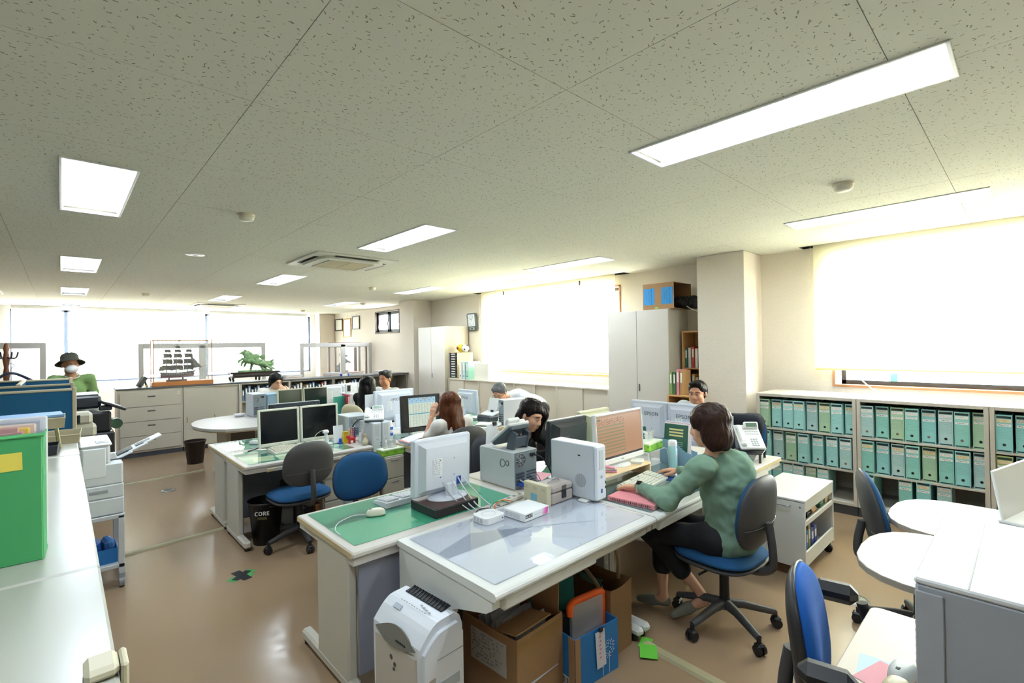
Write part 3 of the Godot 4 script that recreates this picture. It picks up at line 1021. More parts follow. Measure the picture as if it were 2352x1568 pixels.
func tissue_box(label: String, at: Vector3, turn: float) -> Node3D:
	var t := thing("tissue_box", label, "tissue box", at, turn, "tissue boxes")
	var w := 0.23
	var im := Image.create(256, 64, false, Image.FORMAT_RGB8)
	im.fill(Color("8fc63f"))
	var r := RandomNumberGenerator.new()
	r.seed = 3
	for k in 26:
		var c := v2(r.randf() * 256, r.randf() * 46)
		var rad := r.randf_range(8, 15)
		var col := Color("5da22a").lerp(Color("a8d860"), r.randf())
		for y in 64:
			for x in 256:
				if v2(x, y).distance_to(c) < rad: im.set_pixel(x, y, col)
	im.fill_rect(Rect2i(0, 0, 256, 9), Color("e9f3da"))
	im.fill_rect(Rect2i(0, 56, 256, 8), Color("4e9a2c"))
	var m := tex_mat("tissue_print", im, 0.4)
	var h := 0.06
	var d := 0.115
	var s := S()
	qu(s, v3(-w / 2, 0, d / 2), v3(w / 2, 0, d / 2), v3(w / 2, h, d / 2), v3(-w / 2, h, d / 2))
	qu(s, v3(w / 2, 0, -d / 2), v3(-w / 2, 0, -d / 2), v3(-w / 2, h, -d / 2), v3(w / 2, h, -d / 2))
	qu(s, v3(-w / 2, 0, -d / 2), v3(-w / 2, 0, d / 2), v3(-w / 2, h, d / 2), v3(-w / 2, h, -d / 2))
	qu(s, v3(w / 2, 0, d / 2), v3(w / 2, 0, -d / 2), v3(w / 2, h, -d / 2), v3(w / 2, h, d / 2))
	qu(s, v3(-w / 2, 0, -d / 2), v3(w / 2, 0, -d / 2), v3(w / 2, 0, d / 2), v3(-w / 2, 0, d / 2))
	qu(s, v3(-w / 2, h, d / 2), v3(w / 2, h, d / 2), v3(w / 2, h, -d / 2), v3(-w / 2, h, -d / 2))
	obj("carton", s, m, t)
	pb(t, "carton_top", mt("e3eed6", 0.5), v3(0, h + 0.0008, 0), v3(w, 0.0015, d))
	s = S()
	# crumpled sheet
	var n := 14
	var nz := FastNoiseLite.new()
	nz.seed = 4
	nz.frequency = 14.0
	var G := func(i: int, j: int) -> Vector3:
		var u := float(i) / n - 0.5
		var v := float(j) / n
		var x := u * (0.16 * (1.0 - 0.45 * v)) + 0.012 * nz.get_noise_2d(u + 3, v)
		return v3(x, h + 0.075 * v + 0.018 * nz.get_noise_2d(u * 2, v) * v, 0.028 * sin(u * 11.0 + v * 2.0) * (0.3 + v * 0.7) + 0.02 * nz.get_noise_2d(v, u * 3))
	sgn += 1
	s.set_smooth_group(sgn)
	for i in n:
		for j in n: q4(s, G.call(i, j), G.call(i + 1, j), G.call(i + 1, j + 1), G.call(i, j + 1))
	obj("tissue", s, mt("f2f2f0", 0.9), t)
	return t

func book(label: String, at: Vector3, turn: float, w: float, h: float, d: float, m: Material, group: String, lean := 0.0, cat := "book", called := "book") -> Node3D:
	# stands upright: spine at +z, thickness w along x
	var t := thing(called, label, cat, at, turn, group)
	var R := R3(0, 0, lean)
	pb(t, "cover", m, R * v3(0, h / 2, 0) + v3(0, absf(sin(lean)) * w / 2, 0), v3(w, h, d), 0.001, R)
	if w > 0.012: pb(t, "pages", mt("e8e4d8", 0.8), R * v3(0, h / 2 + 0.0015, -0.003) + v3(0, absf(sin(lean)) * w / 2, 0), v3(w * 0.72, h - 0.004, d - 0.004), 0, R)
	pb(t, "spine_label", mt("f1efe6", 0.6), R * v3(0, h * 0.7, d / 2 + 0.0006) + v3(0, absf(sin(lean)) * w / 2, 0), v3(w * 0.55, h * 0.4, 0.0012), 0, R)
	return t

func waste_bin(label: String, at: Vector3, r0: float, r1: float, h: float, m: Material, words := "", facing := 0.0) -> Node3D:
	var t := thing("waste_bin", label, "waste bin", at, facing, "waste bins")
	var s := S()
	lathe(s, Vector3.ZERO, [v2(0, 0.0), v2(r0, 0.0), v2(r1, h), v2(r1 + 0.008, h), v2(r1 + 0.008, h - 0.015), v2(r1 + 0.002, h - 0.016)], 32)
	lathe(s, Vector3.ZERO, [v2(r1 - 0.004, h - 0.001), v2(r0 - 0.004, 0.008), v2(0, 0.008)], 32)
	obj("bucket", s, m, t)
	if words != "":
		text(t, "lettering", words, 0.034, mt("d9d9d4", 0.5), Transform3D(Basis(), v3(0, h * 0.77, lerpf(r0, r1, 0.77) + 0.003)), 0.001, true)
		pb(t, "sticker", mt("4a4426", 0.5), v3(0, h * 0.66, lerpf(r0, r1, 0.66) + 0.002), v3(0.07, 0.022, 0.003))
	return t

# ---------- cabinets and shelves
func m_cab() -> Material: return mt("b9b3a6", 0.45)

func sliding_cabinet(label: String, at: Vector3, turn: float, w: float, h: float, d: float, o := {}) -> Node3D:
	# origin at the floor, middle of the front; front faces +z, body runs to -d
	var t := thing("steel_cabinet", label, "cabinet", at, turn, o.get("group", "beige steel cabinets"))
	var m: Material = o.get("mat", m_cab())
	w -= 0.004
	var y0 := 0.07
	var s := S()
	var b := 0.022
	for k in [-1.0, 1.0]: bx(s, v3(k * (w - b) / 2, (h + y0) / 2, -d / 2), v3(b, h - y0, d), 0.003)
	bx(s, v3(0, h - b / 2, -d / 2), v3(w - 2 * b + 0.002, b, d), 0.003)
	bx(s, v3(0, y0 + b / 2, -d / 2), v3(w - 2 * b + 0.002, b, d), 0.003)
	bx(s, v3(0, (h + y0) / 2, -d + 0.006), v3(w - 2 * b, h - y0 - 2 * b, 0.012))
	obj("body", s, m, t)
	pb(t, "plinth", mt("3a3b3d", 0.6), v3(0, y0 / 2, -d / 2 - 0.01), v3(w - 0.01, y0, d - 0.03))
	for k in [0, 1]:
		var cx: float = (-1 if k == 0 else 1) * (w - 2 * b) / 4.0
		var dr := pb(t, "sliding_door", m, v3(cx, (h + y0) / 2, -0.02 - 0.018 * k), v3((w - 2 * b) / 2 + (0.02 if k == 0 else 0.0), h - y0 - 2 * b, 0.014), 0.002)
		pb(dr, "finger_pull", mt("a08a55", 0.45), v3(cx - (w - 2 * b) / 4.0 + 0.03, h * 0.48, -0.012 - 0.018 * k), v3(0.016, 0.09, 0.004), 0.001)
	return t

func hinged_cabinet(label: String, at: Vector3, turn: float, w: float, h: float, d: float) -> Node3D:
	var t := thing("tall_cabinet", label, "cabinet", at, turn, "tall steel lockers")
	pb(t, "body", mt("c2bbab", 0.45), v3(0, h / 2 + 0.03, -d / 2 - 0.01), v3(w - 0.004, h - 0.06, d - 0.02), 0.003)
	pb(t, "plinth", mt("3a3b3d", 0.6), v3(0, 0.03, -d / 2), v3(w - 0.02, 0.06, d - 0.04))
	for k in [-1.0, 1.0]:
		var dr := pb(t, "door", mt("d0cbc4", 0.32), v3(k * (w / 4 - 0.001), h / 2 + 0.03, -0.008), v3(w / 2 - 0.006, h - 0.07, 0.018), 0.003)
		if k > 0: pb(dr, "handle", mt("8d8b85", 0.3, 0.8), v3(0.03, h * 0.52, 0.004), v3(0.02, 0.09, 0.012), 0.003)
	return t

func open_case(label: String, at: Vector3, turn: float, w: float, h: float, d: float, shelves: Array, m: Material, called := "bookcase", group := "open steel bookcases", y0 := 0.09, b := 0.03) -> Node3D:
	var t := thing(called, label, "bookcase", at, turn, group)
	for k in [-1.0, 1.0]: pb(t, "side_panel", m, v3(k * (w / 2 - b / 2 - 0.001), (h + y0) / 2, -d / 2), v3(b, h - y0, d), 0.003)
	pb(t, "top_panel", m, v3(0, h - b / 2, -d / 2), v3(w - 2 * b, b, d), 0.003)
	pb(t, "bottom_panel", m, v3(0, y0 + b / 2, -d / 2), v3(w - 2 * b, b, d), 0.003)
	pb(t, "back_panel", m, v3(0, (h + y0) / 2, -d + 0.005), v3(w - 2 * b, h - y0 - 2 * b, 0.01))
	for y in shelves: pb(t, "shelf", m, v3(0, y, -d / 2 + 0.0), v3(w - 2 * b, 0.018, d - 0.03), 0.002)
	if y0 > 0.01: pb(t, "plinth", mt("393b40", 0.6), v3(0, y0 / 2, -d / 2 - 0.01), v3(w - 0.004, y0, d - 0.02))
	return t

var box_protos := {}
func file_box(label: String, at: Vector3, turn: float, tone: int, variant: int, lean := 0.0) -> Node3D:
	# open-topped card file box, front at +z
	var key := "%d_%d" % [tone, variant]
	var w := 0.094
	var h := 0.295
	var d := 0.28
	if box_protos.has(key):
		var c := copy_of(box_protos[key], at, turn, label)
		c.rotation = v3(0, turn, 0)
		c.rotate_object_local(v3(0, 0, 1), lean)
		return c
	var m: Material = mt(["93cfcd", "a4d8d4", "90ccc0", "a9c8a6", "b0d0cd", "98a96c"][tone], 0.6)
	var t := thing("file_box", label, "file box", at, turn, "mint file boxes in the bookcases")
	var s := S()
	bx(s, v3(0, h / 2, d / 2 - 0.001), v3(w, h, 0.002))
	bx(s, v3(0, h / 2, -d / 2 + 0.001), v3(w, h, 0.002))
	for k in [-1.0, 1.0]: bx(s, v3(k * (w / 2 - 0.001), h / 2, 0), v3(0.002, h, d))
	bx(s, v3(0, 0.001, 0), v3(w, 0.002, d))
	obj("carton", s, m, t)
	var z := d / 2 + 0.0006
	pb(t, "header_band", mt("22302f", 0.6), v3(0, h - 0.02, z), v3(w - 0.012, 0.018, 0.001))
	pb(t, "bottom_band", mt("22302f", 0.6), v3(0, 0.012, z), v3(w - 0.014, 0.009, 0.001))
	var ly := h - 0.048
	for k in 2:
		var hh: float = [0.026, 0.018][k]
		var yy: float = ly - [0.0, 0.034][k] - (0.006 * (variant % 3) if k == 1 else 0.0)
		s = S()
		qu(s, v3(-w * 0.42, yy - hh / 2, z + 0.0008), v3(w * 0.42, yy - hh / 2, z + 0.0008), v3(w * 0.42, yy + hh / 2, z + 0.0008), v3(-w * 0.42, yy + hh / 2, z + 0.0008))
		var im: Image
		if k == 0: im = scribble(128, 40, Color("e6e4dc") if variant != 3 else Color("e3cfa4"), Color("4a4a48"), 2, 10, 30 + variant, 6, 0.8)
		else: im = scribble(128, 30, Color("ecebe6"), Color("505050"), 1, 26, 7, 6, 1.0)
		obj("title_label" if k == 0 else "year_label", s, tex_mat("flabel%d_%d" % [k, variant if k == 0 else 0], im, 0.6), t)
	s = S()
	for k in 9: bx(s, v3(0, h * 0.36 + k * 0.0125, z), v3(w * 0.82, 0.0009, 0.0008))
	for k in [-1.0, 1.0]: bx(s, v3(k * w * 0.42, h * 0.42, z), v3(0.0009, h * 0.62, 0.0008))
	obj("ruled_lines", s, mt("5f9a92", 0.6), t)
	s = S()
	cyl(s, v3(0, h * 0.2, z - 0.0004), v3(0, h * 0.2, z + 0.0006), 0.0105, -1, 18)
	obj("finger_hole", s, mt("15191a", 0.8) if variant != 2 else mt("7f6a60", 0.7), t)
	if variant != 1:
		s = S()
		bx(s, v3(0.004, h * 0.46, 0), v3(w * 0.7, h * 0.84, d - 0.02))
		obj("papers", s, mt("cfcabd", 0.9), t)
	box_protos[key] = t
	t.rotate_object_local(v3(0, 0, 1), lean)
	return t

func build_cabinets() -> void:
	var zf := -9.435
	# four-drawer lateral file
	var t := thing("filing_cabinet", "beige four-drawer filing cabinet at the end of the counter", "cabinet", v3(1.028, 0, zf), 0)
	var m := m_cab()
	pb(t, "body", m, v3(0, 0.56, -0.235), v3(0.835, 0.98, 0.45), 0.004)
	pb(t, "plinth", mt("3a3d44", 0.6), v3(0, 0.035, -0.235), v3(0.83, 0.07, 0.43))
	for k in 4:
		var y := 0.215 + 0.225 * k
		var dr := pb(t, "drawer", m, v3(0, y, 0.002), v3(0.775, 0.219, 0.024), 0.003)
		var s := S()
		bx(s, v3(0, y + 0.045, 0.0145), v3(0.1, 0.026, 0.003))
		obj("handle_recess", s, mt("4d4a45", 0.5), dr)
		pb(dr, "handle_lip", mt("a9a498", 0.35), v3(0, y + 0.053, 0.017), v3(0.1, 0.008, 0.006), 0.002)
	pb(t, "warning_sticker", mt("e8e6dc", 0.5), v3(0.355, 0.965, 0.0155), v3(0.026, 0.04, 0.002))
	pb(t, "warning_mark", mt("c9a23a", 0.5), v3(0.355, 0.968, 0.0168), v3(0.014, 0.014, 0.001))
	sliding_cabinet("beige sliding-door cabinet next to the four-drawer filing cabinet", v3(1.868, 0, zf), 0, 0.84, 1.05, 0.47)
	var dark := mt("8c867a", 0.5)
	var labs := ["open counter shelf holding blue and grey binders, beside the sliding-door cabinet", "open counter shelf in the middle of the far counter", "open counter shelf behind the long-haired person", "open counter shelf at the pillar end of the far counter"]
	for k in 4:
		open_case(labs[k], v3(2.285 + 0.415 + 0.83 * k, 0, zf), 0, 0.83, 1.05, 0.47, [0.40, 0.72], m_cab() if k < 1 else dark, "counter_shelf", "open shelves under the far counter", 0.07, 0.022)
	var cols := ["5d7690", "8d9aa6", "6b87a3", "a3abb0", "54687c", "7c8fa0", "98a4a8", "4d6f95", "b0563f", "c9b78f", "90352f", "d9cdb0"]
	var ords := ["first", "second", "third", "fourth", "fifth", "sixth", "seventh", "eighth", "ninth", "tenth", "eleventh", "twelfth", "thirteenth", "fourteenth"]
	var cname := ["slate blue", "grey", "steel blue", "pale grey", "dark slate", "blue-grey", "silver grey", "mid blue", "rust", "tan", "dark red", "cream"]
	for k in 14:
		book("%s binder on the far counter shelf, %s from the sliding-door cabinet" % [cname[k % 8], ords[k]], v3(2.345 + 0.05 * k, 0.7295, zf - 0.16), 0, 0.036, 0.2 + 0.03 * ((k * 7) % 3), 0.2, mt(cols[k % 8], 0.6), "binders on the far counter shelf", 0.12 if k > 10 else 0.0, "binder", "binder")
	for k in 24:
		book("%s book, %s on the %s far counter shelf" % [cname[(k * 5 + 8) % 12], ords[k % 12], "middle" if k < 12 else "third"], v3(3.165 + 0.058 * k + (0.16 if k > 11 else 0.0), 0.7295, zf - 0.14), 0, 0.04, 0.19 + 0.025 * ((k * 5) % 4), 0.17, mt(cols[(k * 5 + 8) % 12], 0.6), "books on the far counter shelves", 0.0)
	t = thing("counter_worktop", "dark grey counter top running over the far cabinets", "worktop", v3(3.13, 1.051, zf - 0.235), 0)
	pb(t, "slab", mt("53555a", 0.4), v3(0, 0.011, 0), v3(5.06, 0.022, 0.5), 0.004)
	# cabinets on the window wall
	var names := ["low beige sliding cabinet under the binders on the window wall", "second low beige sliding cabinet under the middle window", "third low beige sliding cabinet under the middle window", "low beige sliding cabinet beside the tall locker"]
	var zs := [-7.73, -6.81, -5.87, -4.93, -3.96]
	for k in 4: sliding_cabinet(names[k], v3(5.5, 0, (zs[k] + zs[k + 1]) / 2), -PI / 2, zs[k + 1] - zs[k], 1.02, 0.5, {"mat": mt("cdc6b9", 0.45), "group": "low cabinets under the middle window"})
	hinged_cabinet("tall beige two-door locker carrying the blue and brown carton", v3(5.47, 0, -3.49), -PI / 2, 0.91, 2.07, 0.5)
	hinged_cabinet("tall pale two-door locker below the wall clock", v3(5.47, 0, -8.27), -PI / 2, 0.95, 2.04, 0.58)
	# mint file boxes in three bookcases
	var bm := noise_mat("case_laminate", "bfb8aa", "c6bfb2", 0.02, 0.45, 0.5)
	var cl := ["open bookcase of mint file boxes beside the wall pillar", "open bookcase of mint file boxes below the window, middle one", "open bookcase of mint file boxes farthest from the pillar"]
	for k in 3: open_case(cl[k], v3(5.4, 0, -1.557 + 0.882 * k), -PI / 2, 0.88, 1.1, 0.55, [0.41, 0.735], bm)
	var ord := ["first", "second", "third", "fourth", "fifth", "sixth", "seventh", "eighth"]
	var rows := [
		[0, 0.7445, 8, -1.92, 0.108, "top shelf, bookcase by the pillar"], [0, 0.4195, 7, -1.92, 0.119, "middle shelf, bookcase by the pillar"], [0, 0.1205, 6, -1.92, 0.103, "bottom shelf, bookcase by the pillar"],
		[1, 0.7445, 8, -1.035, 0.107, "top shelf, middle bookcase"], [1, 0.4195, 8, -1.035, 0.107, "middle shelf, middle bookcase"], [1, 0.1205, 5, -1.035, 0.13, "bottom shelf, middle bookcase"],
		[2, 0.7445, 8, -0.15, 0.107, "top shelf, farthest bookcase"], [2, 0.4195, 8, -0.15, 0.107, "middle shelf, farthest bookcase"]]
	for r in rows:
		for k in r[2]:
			if r[0] == 1 and r[1] < 0.2 and k == 1: continue
			var tone: int = [0, 0, 1, 4, 0, 1, 2, 0, 1, 3, 0, 4, 2, 0, 3][(k * 3 + int(r[1] * 10) * 2 + r[0] * 4) % 15]
			if r[0] == 2 and r[1] < 0.5 and k == 0: tone = 5
			var vr: int = (k * 2 + r[0] + int(r[1] * 7)) % 4
			if tone == 5: vr = 3
			file_box("%s card file box, %s from the pillar, %s" % [["mint", "pale mint", "sea green", "sage", "grey mint", "olive"][tone], ord[k], r[5]], v3(5.4 + 0.155 + 0.012 * ((k * 5) % 3), r[1], r[3] + r[4] * k), -PI / 2 + 0.02 * ((k * 7) % 3 - 1), tone, vr)

func build_wall_items() -> void:
	# clock
	var t := thing("wall_clock", "grey rectangular wall clock above the tall pale locker", "clock", v3(WX - 0.005, 2.125, -7.66), -PI / 2)
	var s := S()
	prism(s, rrect(0.29, 0.36, 0.05), -0.0, 0.045, Transform3D(R3(0.1), v3(0, 0, 0.012)))
	obj("case", s, mt("454d52", 0.4), t)
	var X := Transform3D(R3(0.1), v3(0, 0, 0.012))
	pb(t, "dial", mt("dfe5ea", 0.4), X * v3(0, 0.035, 0.046), v3(0.215, 0.24, 0.003), 0.001, X.basis)
	for k in 12:
		var a := TAU * k / 12.0
		pb(t, "hour_mark", mt("6f757b", 0.5), X * v3(sin(a) * 0.085, 0.035 + cos(a) * 0.1, 0.0485), v3(0.006, 0.016, 0.002), 0, X.basis * R3(0, 0, -a))
	pb(t, "hour_hand", m_black(), X * v3(-0.025, 0.065, 0.0495), v3(0.008, 0.075, 0.002), 0, X.basis * R3(0, 0, 0.8))
	pb(t, "minute_hand", m_black(), X * v3(0.03, 0.075, 0.0505), v3(0.006, 0.1, 0.002), 0, X.basis * R3(0, 0, -0.55))
	pb(t, "lower_display", mt("b9c1b9", 0.3), X * v3(0, -0.13, 0.046), v3(0.15, 0.05, 0.004), 0.001, X.basis)
	pb(t, "display_digits", mt("4a524f", 0.4), X * v3(0, -0.13, 0.0485), v3(0.09, 0.028, 0.002), 0, X.basis)
	# certificates
	var fr := [[-14.12, 2.33, 0.52, 0.36, "3b3028", "dark framed certificate, nearest the far corner"], [-13.55, 2.22, 0.5, 0.54, "b8923f", "gold framed certificate hanging lowest of the three"], [-12.98, 2.35, 0.46, 0.38, "2f3338", "black framed certificate nearest the small high window"]]
	for f in fr:
		t = thing("certificate_frame", f[5], "picture frame", v3(WX - 0.002, f[1], f[0]), -PI / 2, "framed certificates on the window wall")
		s = S()
		var w: float = f[2]
		var h: float = f[3]
		for k in [-1.0, 1.0]:
			bx(s, v3(k * (w / 2 - 0.015), 0, 0.014), v3(0.03, h, 0.025), 0.004)
			bx(s, v3(0, k * (h / 2 - 0.015), 0.014), v3(w - 0.06, 0.03, 0.025), 0.004)
		obj("frame", s, mt(f[4], 0.4), t)
		pb(t, "paper", mt("f0ede6", 0.7), v3(0, 0, 0.01), v3(w - 0.05, h - 0.05, 0.006))
		pt(t, "hanging_wire", mt("8f8f8f", 0.4), [v3(0, h / 2, 0.01), v3(0, 2.6 - f[1], 0.004)], 0.002, 4)
	# smoke detectors and other ceiling fittings
	var det := [[1.03, -4.04, "round smoke detector on the ceiling near the copy machine row"], [3.75, -0.82, "round smoke detector between the two large bright ceiling lights"], [3.9, -7.66, "small smoke detector beyond the ceiling air conditioner"], [1.11, -10.76, "small smoke detector near the far blinds"], [4.74, -13.3, "small smoke detector above the green horse side windows"], [5.1, -10.5, "small smoke detector near the small high window"]]
	for d in det:
		t = thing("smoke_detector", d[2], "smoke detector", v3(d[0], CEIL, d[1]), 0, "ceiling smoke detectors")
		s = S()
		lathe(s, Vector3.ZERO, [v2(0.062, 0), v2(0.062, -0.012), v2(0.056, -0.016)], 24)
		obj("mounting_ring", s, mt("cfc9b4", 0.5), t)
		s = S()
		lathe(s, Vector3.ZERO, [v2(0.056, -0.014), v2(0.054, -0.034), v2(0.045, -0.046), v2(0, -0.05)], 24)
		obj("sensor_cap", s, mt("dad6c6", 0.5), t)
	t = thing("ceiling_rose", "flat white sprinkler plate on the ceiling", "sprinkler", v3(1.05, CEIL, -6.07), 0)
	s = S()
	lathe(s, Vector3.ZERO, [v2(0.09, 0), v2(0.088, -0.006), v2(0.04, -0.01), v2(0.03, -0.006), v2(0, -0.006)], 24)
	obj("plate", s, mt("f1f2f2", 0.3), t)
	# cassette air conditioners
	for a in [[2.45, -5.56, "square ceiling air conditioner with grey grille above the middle desks"], [2.62, -12.7, "square ceiling air conditioner near the far blinds"], [-1.2, -11.5, "square ceiling air conditioner at the edge of the picture near the far blinds"]]:
		t = thing("ceiling_air_conditioner", a[2], "air conditioner", v3(a[0], CEIL, a[1]), 0, "ceiling cassette air conditioners")
		var w2: float = 0.96
		pb(t, "panel", mt("d8d8cb", 0.45), v3(0, -0.008, 0), v3(w2, 0.02, w2), 0.006)
		s = S()
		prism(s, rrect(0.74, 0.74, 0.12, 6), 0.0, 0.028, flat_y(0, -0.045, 0))
		obj("raised_cover", s, mt("d3d3c6", 0.45), t)
		for k in 4:
			var R := R3(0, PI / 2 * k)
			pb(t, "outlet_slot", mt("3c3d39", 0.6), R * v3(0, -0.019, 0.405), v3(0.52, 0.004, 0.05) if k % 2 == 0 else v3(0.05, 0.004, 0.52))
			pb(t, "louver", mt("c9c9bd", 0.4), R * v3(0, -0.03, 0.395), v3(0.5, 0.008, 0.05), 0.003, R * R3(0.5))
		s = S()
		for k in 14: bx(s, v3(0, -0.048, -0.25 + 0.5 * k / 13.0), v3(0.52, 0.006, 0.02), 0.001)
		obj("intake_grille", s, mt("c5bda0", 0.6), t)
		for k in 3: pb(t, "grille_bar", mt("d5d1bd", 0.5), v3(-0.26 + 0.26 * k, -0.05, 0), v3(0.012, 0.008, 0.52), 0.002)
	t = thing("ceiling_hatch", "square inspection hatch in the ceiling near the middle window", "hatch", v3(5.48, CEIL, -5.56), 0)
	s = S()
	for k in [-1.0, 1.0]:
		bx(s, v3(k * 0.225, -0.002, 0), v3(0.012, 0.006, 0.46))
		bx(s, v3(0, -0.002, k * 0.225), v3(0.44, 0.006, 0.012))
	obj("hatch_frame", s, mt("9c9a8e", 0.4), t)
	pb(t, "hatch_lid", mt("d9d9cc", 0.8), v3(0, -0.001, 0), v3(0.43, 0.003, 0.43))
	# carton on the locker
	t = thing("cardboard_carton", "brown carton with blue printed panels lying on the tall locker", "carton", v3(5.74, 2.071, -3.2), -PI / 2)
	var card := noise_mat("cardboard", "93714e", "a5825c", 0.05, 0.8, 0.25, v3(1, 6, 1))
	s = S()
	bx(s, v3(0, 0.165, 0.22), v3(0.43, 0.33, 0.006))
	bx(s, v3(0, 0.165, -0.22), v3(0.43, 0.33, 0.006))
	bx(s, v3(0, 0.003, 0), v3(0.43, 0.006, 0.434))
	bx(s, v3(0, 0.327, 0), v3(0.43, 0.006, 0.434))
	bx(s, v3(-0.212, 0.165, 0), v3(0.006, 0.318, 0.434))
	obj("box_walls", s, card, t)
	for k in [-1.0, 1.0]:
		var pn := pb(t, "blue_print", mt("1f86c9", 0.6), v3(k * 0.125 + 0.0, 0.165, 0.2236), v3(0.155, 0.21, 0.001))
		for i in 3: text(pn, "box_lettering", ["Paper Super Economy", "スーパーエコノミー", "multipurpose"][i] if i != 1 else "Super Economy A4", [0.016, 0.013, 0.012][i], mt("103a63", 0.6), Transform3D(R3(0, 0, -PI / 2), v3(k * 0.125 + 0.055 - 0.035 * i - 0.02, 0.165, 0.2245)), 0.0006)
	pb(t, "tape_strip", mt("9a7449", 0.35), v3(0, 0.165, 0.2235), v3(0.05, 0.318, 0.0008))
	pb(t, "green_tag", mt("8fc26a", 0.5), v3(-0.02, 0.018, 0.2245), v3(0.05, 0.02, 0.001))
	t = thing("black_bag", "crumpled black bag hanging out of the carton on the locker", "bag", v3(5.76, 2.08, -2.96), 0)
	var pr := [["c", v3(0, 0.08, -0.1), v3(0.02, 0.07, 0.12), 0.07, 0.075], ["c", v3(0.02, 0.07, 0.12), v3(0.06, -0.0, 0.2), 0.06, 0.035], ["c", v3(0.08, 0.05, -0.05), v3(0.1, 0.07, 0.14), 0.05, 0.06]]
	obj("bag_body", sdf_mesh(pr, 0.012, 0.04, 0.02, 18.0), mt("131416", 0.6), t)
	pt(t, "strap", mt("d4cfc0", 0.7), curve([v3(-0.04, 0.02, 0.04), v3(-0.05, -0.03, 0.12), v3(0.03, -0.06, 0.2), v3(0.07, -0.03, 0.2)]), 0.007)
	# wooden bookshelves by the pillar
	var wood := noise_mat("shelf_wood", "b98a52", "d0a46c", 0.02, 0.5, 0.4, v3(5, 1, 5))
	open_case("tall narrow wooden bookshelf squeezed beside the wall pillar", v3(5.72, 0, -2.87), -PI / 2, 0.26, 1.79, 0.33, [0.62, 0.98, 1.32], wood, "wooden_bookshelf", "wooden bookshelves", 0.0, 0.02)
	open_case("low wooden bookshelf in front of the tall wooden one", v3(5.36, 0, -2.86), -PI / 2, 0.3, 1.02, 0.3, [0.34, 0.70], wood, "wooden_bookshelf", "wooden bookshelves", 0.0, 0.02)
	var bc := ["2f6f63", "d9d5cc", "b8433d", "e2ded2", "4c5a86", "cfa05a", "d7cdb8", "384f80"]
	for k in 5: book("book on the upper shelf of the tall wooden bookshelf, %s from the locker" % ["first", "second", "third", "fourth", "fifth"][k], v3(5.85, 1.33, -2.965 + 0.045 * k), -PI / 2, 0.034, 0.24 + 0.01 * (k % 3), 0.17, mt(bc[k], 0.6), "books in the wooden bookshelf")
	for k in 5: book("book on the third shelf of the tall wooden bookshelf, %s from the locker" % ["first", "second", "third", "fourth", "fifth"][k], v3(5.85, 0.99, -2.965 + 0.045 * k), -PI / 2, 0.034, 0.22 + 0.02 * (k % 3), 0.17, mt(bc[(k + 3) % 8], 0.6), "books in the wooden bookshelf")
	for k in 4: book(["green book standing on the low wooden bookshelf", "dark green book standing on the low wooden bookshelf", "pink book standing on the low wooden bookshelf", "brown book standing on the low wooden bookshelf"][k], v3(5.5, 1.021, -2.98 + 0.045 * k), -PI / 2, 0.036, [0.27, 0.27, 0.3, 0.29][k], 0.2, mt(["8aa05a", "3f6b45", "d58c93", "b08a5a"][k], 0.6), "books on top of the low wooden bookshelf")
	for k in 5: book("paperback inside the low wooden bookshelf, %s from the locker" % ["first", "second", "third", "fourth", "fifth"][k], v3(5.47, 0.71, -2.96 + 0.045 * k), -PI / 2, 0.036, 0.2, 0.16, mt(["e3d8d3", "d9c9a8", "e6d79a", "c9d7e2", "d8d2c4"][k], 0.6), "paperbacks in the low wooden bookshelf")
	# on the low cabinets: tray tower, binders, toy
	t = thing("letter_tray_tower", "cream tower of dark paper trays standing on the low cabinet", "tray tower", v3(5.58, 1.021, -7.69), -PI / 2)
	s = S()
	for k in [-1.0, 1.0]: bx(s, v3(k * 0.15, 0.25, -0.19), v3(0.008, 0.5, 0.38), 0.002)
	bx(s, v3(0, 0.496, -0.19), v3(0.308, 0.008, 0.38), 0.002)
	bx(s, v3(0, 0.004, -0.19), v3(0.308, 0.008, 0.38), 0.002)
	bx(s, v3(0, 0.25, -0.376), v3(0.3, 0.5, 0.008), 0.001)
	obj("casing", s, mt("cdbf94", 0.5), t)
	for k in 10:
		var tr := pb(t, "tray", mt("2a2f3c", 0.45), v3(0, 0.032 + 0.048 * k, -0.19), v3(0.288, 0.04, 0.36), 0.002)
		pb(tr, "tray_label", mt("e7e5dd", 0.6), v3(0.0, 0.036 + 0.048 * k, -0.009), v3(0.12, 0.022, 0.002))
	t = thing("bee_plush", "round yellow and black spotted bee toy on top of the tray tower", "toy", v3(5.7, 1.523, -7.5), 0)
	s = S()
	lathe(s, v3(0, 0.08, -0.08), [v2(0, -0.078), v2(0.05, -0.062), v2(0.078, 0), v2(0.05, 0.062), v2(0, 0.078)], 20, R3(PI / 2))
	obj("yellow_body", s, mt("e8c01e", 0.6), t)
	s = S()
	lathe(s, v3(0, 0.076, 0.06), [v2(0, -0.075), v2(0.05, -0.058), v2(0.072, 0), v2(0.05, 0.058), v2(0, 0.075)], 20, R3(PI / 2))
	obj("spotted_body", s, mt("e9e5da", 0.7), t)
	for k in 9:
		var a := TAU * k / 9.0
		var dd := v3(cos(a) * 0.055, 0.076 + sin(a) * 0.055, 0.06 + 0.05 * ((k % 3) - 1))
		s = S()
		lathe(s, dd, [v2(0, -0.016), v2(0.018, 0), v2(0, 0.016)], 8)
		obj("black_spot", s, mt("1b1a1a", 0.7), t)
	s = S()
	lathe(s, v3(-0.075, 0.085, -0.09), [v2(0, -0.01), v2(0.032, 0), v2(0, 0.01)], 16, R3(0, 0, PI / 2))
	obj("brown_snout", s, mt("6d3b22", 0.6), t)
